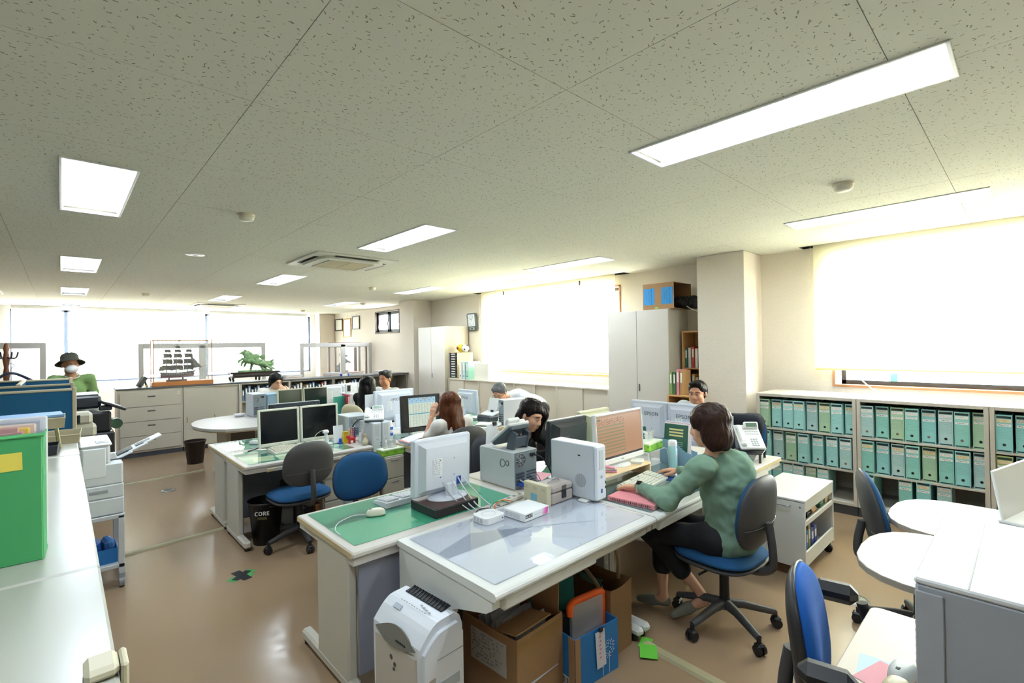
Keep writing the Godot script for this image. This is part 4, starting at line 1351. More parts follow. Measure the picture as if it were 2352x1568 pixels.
	for k in 3:
		t = book(["black and white lever arch binder beside the tray tower", "pale blue binder with a ring hole on the low cabinet", "mint binder with a ring hole on the low cabinet"][k], v3(5.66, 1.021, -7.36 + 0.1 * k), -PI / 2, 0.078, 0.33, 0.28, mt(["e8e8e6", "bcd8dc", "9fd0c4"][k], 0.5), "binders on the low cabinet", 0.0, "binder", "lever_binder")
		pc(t, "ring_hole", mt("2b2d31", 0.5), v3(0, 0.06, 0.139), v3(0, 0.06, 0.142), 0.013)
	t = thing("paper_carton", "overlit white open paper carton on the low cabinet", "carton", v3(5.72, 1.021, -6.8), 0)
	s = S()
	for k in [-1.0, 1.0]:
		bx(s, v3(0, 0.15, k * 0.2), v3(0.3, 0.3, 0.004))
		bx(s, v3(k * 0.15, 0.15, 0), v3(0.004, 0.3, 0.4))
	bx(s, v3(0, 0.003, 0), v3(0.3, 0.005, 0.4))
	obj("walls", s, mt("f2f0e6", 0.7), t)

# ---------- blended shapes: tapered capsules ("c": a, b, ra, rb) and ellipsoids ("e": centre, radii, basis) joined by a smooth minimum, meshed as surface nets
func sdf_mesh(prims: Array, cell: float, k: float, amp := 0.0, freq := 0.0, stretch := Vector3.ONE) -> ArrayMesh:
	return net_mesh([[prims, cell, k, amp, freq, stretch]])

func net_mesh(fields: Array) -> ArrayMesh:
	var V := PackedVector3Array()
	var I := PackedInt32Array()
	for f in fields: net_add(V, I, f[0], f[1], f[2], f[3] if f.size() > 3 else 0.0, f[4] if f.size() > 4 else 0.0, f[5] if f.size() > 5 else Vector3.ONE)
	var N := PackedVector3Array()
	N.resize(V.size())
	for i in range(0, I.size(), 3):
		var a := V[I[i]]
		var n := (V[I[i + 2]] - a).cross(V[I[i + 1]] - a)
		for q in 3: N[I[i + q]] += n
	for i in N.size(): N[i] = N[i].normalized()
	var arr := []
	arr.resize(Mesh.ARRAY_MAX)
	arr[Mesh.ARRAY_VERTEX] = V
	arr[Mesh.ARRAY_NORMAL] = N
	arr[Mesh.ARRAY_INDEX] = I
	var m := ArrayMesh.new()
	m.add_surface_from_arrays(Mesh.PRIMITIVE_TRIANGLES, arr)
	return m

func net_add(V: PackedVector3Array, I: PackedInt32Array, prims: Array, cell: float, k: float, amp: float, freq: float, stretch: Vector3) -> void:
	var lo := Vector3.ONE * 1e9
	var hi := -lo
	var pad_ := k * 0.5 + cell * 2.5 + amp
	for p in prims:
		if p[0] == "c":
			var r := Vector3.ONE * maxf(p[3], p[4])
			lo = lo.min((p[1] - r).min(p[2] - r)); hi = hi.max((p[1] + r).max(p[2] + r))
		elif p[0] == "e":
			var r2 := Vector3.ONE * maxf(p[2].x, maxf(p[2].y, p[2].z))
			lo = lo.min(p[1] - r2); hi = hi.max(p[1] + r2)
	lo -= Vector3.ONE * pad_
	hi += Vector3.ONE * pad_
	var nx := int((hi.x - lo.x) / cell) + 2
	var ny := int((hi.y - lo.y) / cell) + 2
	var nz := int((hi.z - lo.z) / cell) + 2
	var F := PackedFloat32Array()
	F.resize(nx * ny * nz)
	F.fill(1.0)
	for p in prims:
		var kind: String = p[0]
		var cap := kind == "c"
		var cut := kind == "-e"
		var a: Vector3 = p[1]
		var b: Vector3 = p[2]
		var ra := 0.0
		var rb := 0.0
		var B := Basis()
		var bl: Vector3
		var bh: Vector3
		if cap:
			ra = p[3]; rb = p[4]
			var r := Vector3.ONE * (maxf(ra, rb) + pad_)
			bl = a.min(b) - r; bh = a.max(b) + r
		else:
			if p.size() > 3: B = p[3].inverse()
			var r3 := Vector3.ONE * (maxf(b.x, maxf(b.y, b.z)) + pad_)
			bl = a - r3; bh = a + r3
		var x0 := maxi(0, int((bl.x - lo.x) / cell)); var x1 := mini(nx - 1, int((bh.x - lo.x) / cell) + 1)
		var y0 := maxi(0, int((bl.y - lo.y) / cell)); var y1 := mini(ny - 1, int((bh.y - lo.y) / cell) + 1)
		var z0 := maxi(0, int((bl.z - lo.z) / cell)); var z1 := mini(nz - 1, int((bh.z - lo.z) / cell) + 1)
		var ab := b - a
		var l2 := maxf(ab.length_squared(), 1e-9)
		var inv := v3(1.0 / b.x, 1.0 / b.y, 1.0 / b.z) if not cap else Vector3.ONE
		var inv2 := inv * inv
		for z in range(z0, z1 + 1):
			for y in range(y0, y1 + 1):
				var base := (z * ny + y) * nx
				for x in range(x0, x1 + 1):
					var q := v3(lo.x + x * cell, lo.y + y * cell, lo.z + z * cell) - a
					var d := 0.0
					if cap:
						var t := clampf(q.dot(ab) / l2, 0.0, 1.0)
						d = (q - ab * t).length() - ra - (rb - ra) * t
					else:
						q = B * q
						var k0 := (q * inv).length()
						var k1 := (q * inv2).length()
						d = k0 * (k0 - 1.0) / k1 if k1 > 1e-6 else -minf(b.x, minf(b.y, b.z))
					var o := F[base + x]
					if cut:
						var h2 := maxf(k - absf(o + d), 0.0) / k
						F[base + x] = maxf(o, -d) + h2 * h2 * k * 0.25
					else:
						var h := maxf(k - absf(o - d), 0.0) / k
						F[base + x] = minf(o, d) - h * h * k * 0.25
	if amp > 0.0:
		var n := FastNoiseLite.new()
		n.seed = 3
		n.frequency = 1.0
		n.fractal_octaves = 2
		for z in nz:
			for y in ny:
				var base2 := (z * ny + y) * nx
				for x in nx:
					var o2 := F[base2 + x]
					if absf(o2) < 0.06: F[base2 + x] = o2 + amp * n.get_noise_3d((lo.x + x * cell) * freq * stretch.x, (lo.y + y * cell) * freq * stretch.y, (lo.z + z * cell) * freq * stretch.z)
	var id := PackedInt32Array()
	id.resize(nx * ny * nz)
	id.fill(-1)
	var sy := nx
	var sz := nx * ny
	var far := cell * 4.0
	for z in nz - 1:
		for y in ny - 1:
			var base3 := (z * ny + y) * nx
			for x in nx - 1:
				var i0 := base3 + x
				var f0 := F[i0]
				if f0 > far or f0 < -far: continue
				var c := [f0, F[i0 + 1], F[i0 + sy], F[i0 + sy + 1], F[i0 + sz], F[i0 + sz + 1], F[i0 + sy + sz], F[i0 + sy + sz + 1]]
				var neg := 0
				for v: float in c:
					if v < 0.0: neg += 1
				if neg == 0 or neg == 8: continue
				var sum := Vector3.ZERO
				var cnt := 0
				for e in EDGES:
					var fa: float = c[e[0]]
					var fb: float = c[e[1]]
					if (fa < 0.0) != (fb < 0.0):
						var t2 := fa / (fa - fb)
						var pa := v3(e[0] & 1, (e[0] >> 1) & 1, e[0] >> 2)
						var pb_ := v3(e[1] & 1, (e[1] >> 1) & 1, e[1] >> 2)
						sum += pa.lerp(pb_, t2)
						cnt += 1
				id[i0] = V.size()
				V.append(lo + (v3(x, y, z) + sum / cnt) * cell)
	for z in range(1, nz - 1):
		for y in range(1, ny - 1):
			var base4 := (z * ny + y) * nx
			for x in range(1, nx - 1):
				var i := base4 + x
				if id[i] < 0: continue
				var f1 := F[i]
				for ax in 3:
					var st: int = [1, sy, sz][ax]
					var f2 := F[i + st]
					if (f1 < 0.0) == (f2 < 0.0): continue
					var u: int = [sy, sz, 1][ax]
					var w: int = [sz, 1, sy][ax]
					var a4 := id[i]
					var b4 := id[i - u]
					var c4 := id[i - u - w]
					var d4 := id[i - w]
					if b4 < 0 or c4 < 0 or d4 < 0: continue
					if f1 < 0.0: I.append_array([a4, c4, b4, a4, d4, c4])
					else: I.append_array([a4, b4, c4, a4, c4, d4])

var last_head := Transform3D()
const EDGES := [[0, 1], [2, 3], [4, 5], [6, 7], [0, 2], [1, 3], [4, 6], [5, 7], [0, 4], [1, 5], [2, 6], [3, 7]]

# ---------- people: joints in the person's own axes, facing +z, left hand at +x
func hand_prims(w: Vector3, d: Vector3, up: Vector3, left: float, curl := 0.35, sc := 1.0) -> Array:
	# w wrist, d towards the fingers, up = back of the hand, left = +1 for a left hand
	d = d.normalized()
	var side := d.cross(up).normalized() * left   # towards the thumb
	up = side.cross(d).normalized() * left
	var out := []
	for k in 4:
		var off := side * (0.026 - 0.017 * k) * sc
		var kn := w + d * (0.085 - 0.004 * absf(k - 1.2)) * sc + off + up * 0.002
		out.append(["c", w + off * 0.55 + d * 0.012, kn, 0.0125 * sc, 0.0105 * sc])
		var dir := d.rotated(side * left, 0.0)
		var p := kn
		var ln: float = [0.04, 0.044, 0.04, 0.032][k] * sc
		var bend := curl
		for q in 3:
			dir = (dir - up * bend * (0.55 if q == 0 else 0.8)).normalized()
			var e: Vector3 = p + dir * ln * [1.0, 0.65, 0.52][q]
			out.append(["c", p, e, 0.0092 * sc - 0.0006 * q, 0.0086 * sc - 0.0008 * q])
			p = e
	var tb := w + d * 0.025 * sc + side * 0.022 * sc - up * 0.006
	var t1 := tb + (d * 0.6 + side * 0.75 - up * 0.15).normalized() * 0.042 * sc
	var t2 := t1 + (d * 0.9 + side * 0.3 - up * 0.2).normalized() * 0.03 * sc
	var t3_ := t2 + (d + side * 0.0 - up * 0.15).normalized() * 0.024 * sc
	out.append(["c", tb, t1, 0.0145 * sc, 0.011 * sc])
	out.append(["c", t1, t2, 0.0105 * sc, 0.0095 * sc])
	out.append(["c", t2, t3_, 0.0095 * sc, 0.008 * sc])
	return out

func head_prims(H: Transform3D, female: bool) -> Array:
	var j := 0.92 if female else 1.0
	var L := [["e", v3(0, 0.035, -0.012), v3(0.077, 0.085, 0.093)], ["e", v3(0, -0.03, 0.02), v3(0.063 * j, 0.08, 0.066)], ["e", v3(0, -0.094, 0.05), v3(0.026 * j, 0.02, 0.024)],
		["e", v3(0.036, -0.028, 0.05), v3(0.026, 0.028, 0.026)], ["e", v3(-0.036, -0.028, 0.05), v3(0.026, 0.028, 0.026)],
		["e", v3(0.048, -0.07, 0.01), v3(0.018 * j, 0.03, 0.035)], ["e", v3(-0.048, -0.07, 0.01), v3(0.018 * j, 0.03, 0.035)],
		["e", v3(0, 0.024, 0.066 if female else 0.07), v3(0.052, 0.011, 0.016)], ["e", v3(0, -0.064, 0.076), v3(0.022, 0.014, 0.012)]]
	var out := []
	for e in L: out.append(["e", H * e[1], e[2], H.basis])
	out.append(["c", H * v3(0, 0.012, 0.08), H * v3(0, -0.028, 0.094 if female else 0.1), 0.0055 if female else 0.0065, 0.0095 if female else 0.0115])
	out.append(["c", H * v3(-0.011, -0.034, 0.086), H * v3(0.011, -0.034, 0.086), 0.008, 0.008])
	for s in [-1.0, 1.0]:
		out.append(["e", H * v3(s * 0.08, -0.005, -0.012), v3(0.009, 0.031, 0.019), H.basis * R3(0, s * 0.35, 0)])
		out.append(["-e", H * v3(s * 0.032, 0.004, 0.094), v3(0.017, 0.009, 0.012), H.basis])
	return out

func hair_prims(H: Transform3D, style: String) -> Array:
	var L := []
	var cut := [v3(0, -0.035, 0.105), v3(0.064, 0.1, 0.07)]
	match style:
		"short":
			L = [[v3(0, 0.055, -0.02), v3(0.087, 0.08, 0.102)], [v3(0, 0.0, -0.062), v3(0.072, 0.075, 0.048)], [v3(0.072, 0.02, -0.03), v3(0.016, 0.045, 0.04)], [v3(-0.072, 0.02, -0.03), v3(0.016, 0.045, 0.04)], [v3(0, 0.105, 0.05), v3(0.062, 0.026, 0.042)]]
			cut = [v3(0, -0.02, 0.105), v3(0.076, 0.1, 0.085)]
		"bowl":
			L = [[v3(0, 0.052, -0.015), v3(0.094, 0.086, 0.106)], [v3(0, -0.01, -0.065), v3(0.08, 0.08, 0.05)], [v3(0.078, 0.015, -0.015), v3(0.018, 0.055, 0.06)], [v3(-0.078, 0.015, -0.015), v3(0.018, 0.055, 0.06)]]
		"bob":
			L = [[v3(0, 0.05, -0.018), v3(0.099, 0.088, 0.113)], [v3(0, -0.045, -0.07), v3(0.09, 0.095, 0.058)]]
			for s in [-1.0, 1.0]: L += [[v3(s * 0.08, -0.025, -0.02), v3(0.026, 0.1, 0.062)], [v3(s * 0.072, -0.085, -0.035), v3(0.03, 0.045, 0.05)], [v3(s * 0.066, 0.04, 0.055), v3(0.026, 0.05, 0.034)]]
			cut = [v3(0, -0.055, 0.1), v3(0.078, 0.088, 0.074)]
		"bob_parted":
			L = [[v3(0, 0.05, -0.02), v3(0.097, 0.088, 0.108)], [v3(0, -0.04, -0.075), v3(0.085, 0.09, 0.052)], [v3(0.088, -0.05, 0.025), v3(0.022, 0.12, 0.05)], [v3(0.085, -0.14, 0.04), v3(0.018, 0.06, 0.035)], [v3(-0.075, -0.055, -0.05), v3(0.026, 0.09, 0.04)], [v3(0.05, 0.03, 0.06), v3(0.045, 0.07, 0.05)]]
			cut = [v3(-0.035, -0.045, 0.1), v3(0.085, 0.1, 0.085)]
		"long":
			L = [[v3(0, 0.05, -0.018), v3(0.097, 0.088, 0.112)], [v3(0, -0.06, -0.075), v3(0.092, 0.12, 0.052)], [v3(0.0, -0.18, -0.1), v3(0.085, 0.12, 0.04)], [v3(-0.025, -0.28, -0.115), v3(0.05, 0.09, 0.028)]]
			for s in [-1.0, 1.0]: L += [[v3(s * 0.082, -0.04, 0.0), v3(0.024, 0.11, 0.055)], [v3(s * 0.08, -0.15, -0.03), v3(0.022, 0.11, 0.04)]]
	var out := []
	for e in L: out.append(["e", H * e[0], e[1], H.basis])
	out.append(["-e", H * cut[0], cut[1], H.basis])
	return out

func face_parts(b: Node, H: Transform3D, o: Dictionary) -> void:
	for s in [-1.0, 1.0]:
		if o.get("closed", false):
			pt(b, "closed_eyelid", mt("2a1c18", 0.7), curve([H * v3(s * 0.017, -0.001, 0.085), H * v3(s * 0.031, -0.005, 0.0865), H * v3(s * 0.046, -0.001, 0.078)], 8), 0.0016, 5)
		else:
			var st := S()
			lathe(st, H * v3(s * 0.032, 0.003, 0.078), [v2(0, -0.007), v2(0.009, -0.0045), v2(0.0115, 0), v2(0.009, 0.0045), v2(0, 0.007)], 12, H.basis, 1.1, 0.75)
			obj("eye", st, mt("e6e0da", 0.3), b)
			st = S()
			var c := H * v3(s * 0.032 + o.get("gaze", 0.0), 0.003, 0.0855)
			cyl(st, c, c + H.basis.z * 0.0022, 0.0052, 0.0045, 10)
			obj("iris", st, mt("1d120d", 0.2), b)
			pt(b, "upper_lid", mt("3a2822", 0.7), curve([H * v3(s * 0.018, 0.006, 0.086), H * v3(s * 0.032, 0.0108, 0.0875), H * v3(s * 0.047, 0.005, 0.08)], 8), 0.0015, 5)
		pt(b, "eyebrow", mt(o.get("brow", "1d1613"), 0.8), curve([H * v3(s * 0.014, 0.0265, 0.089), H * v3(s * 0.033, 0.031, 0.087), H * v3(s * 0.053, 0.024, 0.074)], 8), 0.0026, 5)
	var ls := S()
	for dy in [0.0026, -0.0026]: lathe(ls, H * v3(0, -0.063 + dy, 0.0835), [v2(0, -0.0042), v2(0.014, -0.0028), v2(0.019, 0), v2(0.014, 0.0028), v2(0, 0.0042)], 14, H.basis, 1.05, 0.32)
	obj("lips", ls, mt(o.get("lip", "a8615a"), 0.5), b)

func person(label: String, at: Vector3, turn: float, o: Dictionary) -> Node3D:
	var p := thing("person", label, "person", at, turn)
	var J := {
		"pelvis": v3(0, 0.53, 0), "chest": v3(0, 0.87, 0.02), "neck": v3(0, 1.03, 0.03), "head": v3(0, 1.155, 0.05),
		"sl": v3(0.165, 0.975, 0.02), "sr": v3(-0.165, 0.975, 0.02), "el": v3(0.21, 0.76, 0.12), "er": v3(-0.21, 0.76, 0.12), "wl": v3(0.14, 0.745, 0.35), "wr": v3(-0.14, 0.745, 0.35),
		"hl": v3(0.09, 0.52, 0.03), "hr": v3(-0.09, 0.52, 0.03), "kl": v3(0.1, 0.5, 0.42), "kr": v3(-0.1, 0.5, 0.42), "al": v3(0.1, 0.1, 0.4), "ar": v3(-0.1, 0.1, 0.4), "tl": v3(0.1, 0.03, 0.55), "tr": v3(-0.1, 0.03, 0.55)}
	J.merge(o.get("J", {}), true)
	var fem: bool = o.get("female", false)
	var b := 0.9 if fem else 1.0
	var cell: float = o.get("cell", 0.016)
	var fine: float = o.get("fine", 0.006)
	var hr: Vector3 = o.get("look", Vector3.ZERO)
	var H := Transform3D(Basis.from_euler(hr), J.head)
	var skin: Material = mt(o.get("skin", "c99a7c"), 0.55)
	# body: head, limbs and trunk as one surface
	var limbs := [["c", J.neck - v3(0, 0.04, 0), H * v3(0, -0.05, -0.018), 0.052 * b, 0.05 * b], ["c", J.neck - v3(0, 0.05, 0), J.chest, 0.07 * b, 0.11 * b], ["c", J.chest, J.pelvis, 0.11 * b, 0.12 * b], ["c", J.sl, J.sr, 0.055 * b, 0.055 * b]]
	for s in ["l", "r"]:
		limbs += [["c", J["s" + s], J["e" + s], 0.046 * b, 0.037 * b], ["c", J["e" + s], J["w" + s], 0.037 * b, 0.025 * b], ["c", J["h" + s], J["k" + s], 0.075 * b, 0.052 * b], ["c", J["k" + s], J["a" + s].lerp(J["k" + s], 0.45), 0.048 * b, 0.046 * b], ["c", J["a" + s].lerp(J["k" + s], 0.45), J["a" + s], 0.046 * b, 0.031 * b], ["c", J["a" + s] - v3(0, 0.04, 0.01), J["t" + s], 0.032 * b, 0.022 * b]]
	var fields := [[limbs, cell, 0.03], [head_prims(H, fem), fine, 0.018]]
	for s in ["l", "r"]:
		if o.get("hands", true):
			var dirn: Vector3 = o.get("hd" + s, J["w" + s] - J["e" + s])
			var upv: Vector3 = o.get("hu" + s, Vector3.UP)
			fields.append([hand_prims(J["w" + s], dirn, upv, 1.0 if s == "l" else -1.0, o.get("curl", 0.3), 0.95 * b / 0.95), 0.0042 if fine < 0.005 else 0.006, 0.008])
	var body := obj("body", net_mesh(fields), skin, p)
	face_parts(body, H, o)
	# hair
	if o.has("hair"):
		(o.get("hair_mat", mt("1a1412", 0.5)) as StandardMaterial3D).metallic_specular = 0.28
		obj("hair", sdf_mesh(hair_prims(H, o.hair), fine, 0.018, 0.0045, 1.0, v3(48, 6, 48)), o.get("hair_mat", mt("1a1412", 0.5)), p)
	# top
	var sl: float = o.get("sleeve", 1.0)   # 1 long, 0.4 short
	var T := [["c", J.neck - v3(0, 0.055, 0.012), J.chest, 0.075 * b, 0.128 * b], ["c", J.chest, J.pelvis + v3(0, 0.02, 0), 0.128 * b, 0.135 * b], ["c", J.sl, J.sr, 0.06 * b, 0.06 * b], ["c", J.pelvis + v3(0.05, -0.01, 0.0), J.pelvis + v3(-0.05, -0.01, 0.0), 0.12 * b, 0.12 * b]]
	T += o.get("top_extra", [])
	for s in ["l", "r"]:
		if sl > 0.55:
			T += [["c", J["s" + s], J["e" + s], 0.066 * b, 0.058 * b], ["c", J["e" + s], J["e" + s].lerp(J["w" + s], minf(1.0, sl) * 0.9), 0.057 * b, 0.043 * b]]
		else: T.append(["c", J["s" + s], J["s" + s].lerp(J["e" + s], sl * 1.5), 0.057 * b, 0.062 * b])
	obj(o.get("top_name", "shirt"), sdf_mesh(T, cell * 0.8, 0.05, o.get("fold", 0.008), o.get("fold_freq", 9.0)), o.top, p)
	# trousers
	var tl: float = o.get("trouser", 0.92)
	var Q := [["c", J.hl, J.hr, 0.115 * b, 0.115 * b]]
	for s in ["l", "r"]: Q += [["c", J["h" + s], J["k" + s], 0.09 * b, 0.066 * b], ["c", J["k" + s], J["k" + s].lerp(J["a" + s], tl), 0.07 * b, 0.064 * b]]
	obj("trousers", sdf_mesh(Q, cell, 0.04, 0.004, 8.0), o.get("legs", mt("14151a", 0.85)), p)
	for s in ["l", "r"]:
		var a: Vector3 = J["a" + s]
		var t: Vector3 = J["t" + s]
		var fd: Vector3 = (t - a).normalized()
		obj("shoe", sdf_mesh([["c", a - v3(0, 0.055, 0) - fd * 0.02, a.lerp(t, 0.5) - v3(0, 0.025, 0), 0.034 * b, 0.033 * b], ["c", a.lerp(t, 0.5) - v3(0, 0.025, 0), t, 0.036 * b, 0.024 * b]], 0.008, 0.02), o.get("shoes", mt("26262a", 0.6)), p)
	last_head = H
	return p

func build_people() -> void:
	var white := mt("dcd9d3", 0.85)
	# woman in the green cardigan at the front island, faces -z
	var green := noise_mat("green_knit", "6d8c79", "7f9e8a", 0.2, 0.95, 0.05, Vector3.ONE, 1.0, 2, 128)
	var V := func(x: float, y: float, z: float) -> Vector3: return v3(2.84 - x, y, -1.22 - z)
	var p := person("person in a green cardigan and black trousers typing at the front desk", v3(2.84, 0, -1.22), PI, {"female": true, "cell": 0.011, "fine": 0.0045, "hair": "bob", "hair_mat": noise_mat("dark_brown_hair", "1c100c", "3a241b", 0.05, 0.5, 0.12, v3(3, 0.3, 3), 0.0, 2, 128), "skin": "c7977a", "top": green, "top_name": "cardigan", "fold": 0.014, "fold_freq": 10.0, "look": v3(0.1, 0.38, 0.04), "trouser": 0.62, "curl": 0.3, "hdr": v3(0.25, -0.1, 1.0), "hdl": v3(0.1, -0.12, 1.0), "shoes": mt("77786c", 0.7),
		"top_extra": [["c", v3(0.02, 0.56, -0.05), v3(0.03, 0.92, -0.05), 0.13, 0.11], ["c", v3(0.06, 0.47, 0.1), v3(-0.06, 0.47, 0.1), 0.09, 0.09]],
		"J": {"pelvis": v3(0.04, 0.54, -0.02), "chest": v3(0.08, 0.86, 0.0), "neck": v3(0.115, 1.03, 0.015), "head": v3(0.135, 1.165, 0.045), "sl": v3(0.25, 0.955, 0.03), "sr": v3(-0.06, 0.96, 0.06), "el": v3(0.33, 0.755, 0.2), "er": v3(-0.2, 0.775, 0.24), "wl": v3(0.255, 0.765, 0.435), "wr": v3(-0.28, 0.765, 0.45), "hl": v3(0.12, 0.52, 0.03), "hr": v3(-0.05, 0.52, 0.03), "kl": v3(0.2, 0.5, 0.4), "kr": v3(0.02, 0.5, 0.42), "al": v3(0.02, 0.13, 0.16), "ar": v3(0.12, 0.1, 0.36), "tl": v3(0.19, 0.035, 0.25), "tr": v3(0.16, 0.03, 0.5)}})
	var body: Node = p.get_node("body")
	var w := thing("smart_watch", "smart watch with pale strap on the typing person's wrist", "watch", v3(2.84, 0, -1.22), PI)
	var wr := v3(0.262, 0.768, 0.415)
	var ax := (v3(0.255, 0.765, 0.435) - v3(0.33, 0.755, 0.2)).normalized()
	var s := S()
	var ring := []
	var F := frame_of(ax)
	for k in 21: ring.append(wr + (F.x * cos(TAU * k / 20.0) * 0.034 + F.z * sin(TAU * k / 20.0) * 0.03))
	tube(s, ring, 0.006, 6)
	obj("strap", s, mt("d9c3b5", 0.6), w)
	pb(w, "watch_face", mt("0c0d10", 0.15), wr + v3(0.012, 0.032, 0), v3(0.034, 0.012, 0.038), 0.005, R3(0, 0.3, -0.35))
	# dark-haired person in black on the other side
	p = person("person in black with a dark bob bending over papers behind the telephone", v3(2.74, 0, -3.02), 0, {"female": true, "cell": 0.014, "fine": 0.005, "hair": "bob_parted", "hair_mat": mt("17100e", 0.35), "skin": "d3a184", "top": mt("101113", 0.9), "closed": true, "lip": "b06a62", "look": v3(0.36, 0.08, -0.12), "hdl": v3(-0.3, 0.1, 0.5), "hdr": v3(0.5, 0.1, 0.4), "curl": 0.5,
		"J": {"chest": v3(-0.02, 0.84, 0.12), "neck": v3(-0.04, 0.98, 0.24), "head": v3(-0.03, 1.09, 0.33), "sl": v3(0.15, 0.92, 0.2), "sr": v3(-0.19, 0.92, 0.2), "el": v3(0.26, 0.8, 0.3), "er": v3(-0.2, 0.77, 0.3), "wl": v3(0.12, 0.83, 0.42), "wr": v3(-0.02, 0.8, 0.48)}})
	pb(p.get_node("body"), "earring", mt("c9b27a", 0.3, 0.8), last_head * v3(-0.087, -0.045, -0.008), v3(0.006, 0.014, 0.006), 0.002)
	# brown-haired person in a white blouse
	person("person with long brown hair in a white blouse holding a phone to the ear", v3(2.72, 0, -3.72), PI, {"female": true, "cell": 0.014, "fine": 0.006, "hair": "long", "hair_mat": noise_mat("brown_hair", "34190d", "6b3c20", 0.05, 0.36, 0.12, v3(3, 0.3, 3), 0.0, 2, 128), "skin": "cf9d80", "top": white, "top_name": "blouse", "sleeve": 0.42, "look": v3(0.12, 0.25, 0.05), "hul": v3(0.6, 0, -0.6),
		"J": {"head": v3(0.02, 1.08, 0.07), "neck": v3(0.01, 0.96, 0.04), "chest": v3(0, 0.82, 0.03), "sl": v3(0.165, 0.91, 0.04), "sr": v3(-0.165, 0.91, 0.04), "el": v3(0.235, 0.755, 0.16), "wl": v3(0.155, 0.97, 0.17), "er": v3(-0.24, 0.74, 0.16)}})
	# grey-haired person leaning on the head desk of the second island
	p = person("grey-haired person in a white shirt and tie leaning over the desk", v3(4.75, 0, -4.72), -PI / 2, {"cell": 0.016, "fine": 0.006, "hair": "short", "hair_mat": noise_mat("grey_hair", "3b3c3e", "7b7c7e", 0.08, 0.45, 0.1, v3(3, 1, 3), 0.0, 2, 128), "skin": "c18e6f", "top": mt("d3d9e0", 0.85), "look": v3(0.62, 0.3, 0), "closed": true, "hdl": v3(0, -0.2, 1), "hdr": v3(0, -0.2, 1),
		"J": {"pelvis": v3(0, 0.78, -0.1), "chest": v3(0, 0.92, 0.25), "neck": v3(0, 0.98, 0.46), "head": v3(0.02, 1.03, 0.6), "sl": v3(0.17, 0.96, 0.36), "sr": v3(-0.17, 0.96, 0.36), "el": v3(0.24, 0.8, 0.42), "er": v3(-0.24, 0.8, 0.42), "wl": v3(0.2, 0.745, 0.6), "wr": v3(-0.2, 0.745, 0.6), "hl": v3(0.09, 0.76, -0.1), "hr": v3(-0.09, 0.76, -0.1), "kl": v3(0.1, 0.44, -0.06), "kr": v3(-0.1, 0.44, -0.06), "al": v3(0.1, 0.1, -0.1), "ar": v3(-0.1, 0.1, -0.1), "tl": v3(0.1, 0.03, 0.05), "tr": v3(-0.1, 0.03, 0.05)}})
	s = S()
	tube(s, curve([v3(0, 0.93, 0.46), v3(0, 0.86, 0.44), v3(0, 0.74, 0.42)], 8), 0.03, 6, 0.045)
	obj("necktie", s, mt("3b4860", 0.7), p)
	glasses(p, last_head)
	# dark-haired person behind the pair of monitors at the head of the front island
	person("person with short dark hair looking over the pair of white monitors", v3(4.74, 0, -2.3), -PI / 2, {"cell": 0.016, "fine": 0.0055, "hair": "short", "hair_mat": mt("16130f", 0.4), "skin": "b98566", "top": mt("ccd2d8", 0.85), "look": v3(0.08, 0.12, 0), "J": {"head": v3(0, 1.13, 0.05), "neck": v3(0, 1.0, 0.02)}})
	# glasses, white shirt, hand before the mouth, at the far island
	p = person("person with black hair and glasses resting a hand on the mouth", v3(2.42, 0, -8.1), 0, {"cell": 0.018, "fine": 0.007, "hair": "bowl", "hair_mat": mt("0f0f10", 0.4), "skin": "d2a384", "top": mt("dedbd2", 0.85), "look": v3(0.25, 0.25, 0), "hdl": v3(-0.4, 0.5, 0.0), "hul": v3(0, 0.3, 1),
		"J": {"head": v3(0.02, 1.135, 0.08), "wl": v3(0.13, 0.955, 0.25), "el": v3(0.22, 0.76, 0.25)}})
	glasses(p, last_head)
	person("person with long straight black hair in a black top facing the windows", v3(2.95, 0, -6.02), 1.9, {"female": true, "cell": 0.018, "fine": 0.007, "hair": "long", "hair_mat": mt("0f0c0c", 0.35), "skin": "cf9d80", "top": mt("0f1013", 0.9), "look": v3(0.05, -0.2, 0), "J": {"head": v3(0, 1.13, 0.05), "neck": v3(0, 1.0, 0.03)}})
	person("person with greying hair in a white shirt beside the long black hair", v3(3.58, 0, -6.6), -1.2, {"cell": 0.018, "fine": 0.007, "hair": "short", "hair_mat": mt("2b2927", 0.45), "skin": "b9815f", "top": mt("e2e2e0", 0.85), "look": v3(0.1, 0.0, 0), "J": {"head": v3(0, 1.17, 0.05)}})
	# standing visitor with hat and mask
	p = person("person standing in a green T-shirt, bucket hat and white face mask", v3(0.1, 0, -8.75), 0.15, {"cell": 0.018, "fine": 0.006, "skin": "b07f60", "top": noise_mat("green_tee", "64824f", "7b985e", 0.1, 0.95, 0.3), "top_name": "t_shirt", "sleeve": 0.5, "look": v3(-0.05, 0.1, 0), "legs": mt("3a3b40", 0.85),
		"J": {"pelvis": v3(0, 0.86, 0), "chest": v3(0, 1.14, 0), "neck": v3(0, 1.33, 0.01), "head": v3(-0.02, 1.47, 0.03), "sl": v3(0.18, 1.28, 0), "sr": v3(-0.18, 1.28, 0), "el": v3(0.24, 1.03, -0.05), "er": v3(-0.24, 1.03, -0.05), "wl": v3(0.2, 0.84, -0.15), "wr": v3(-0.2, 0.84, -0.15), "hl": v3(0.09, 0.84, 0), "hr": v3(-0.09, 0.84, 0), "kl": v3(0.1, 0.46, 0.02), "kr": v3(-0.1, 0.46, 0.02), "al": v3(0.1, 0.09, 0), "ar": v3(-0.1, 0.09, 0), "tl": v3(0.12, 0.03, 0.15), "tr": v3(-0.12, 0.03, 0.15)}})
	var H := last_head
	s = S()
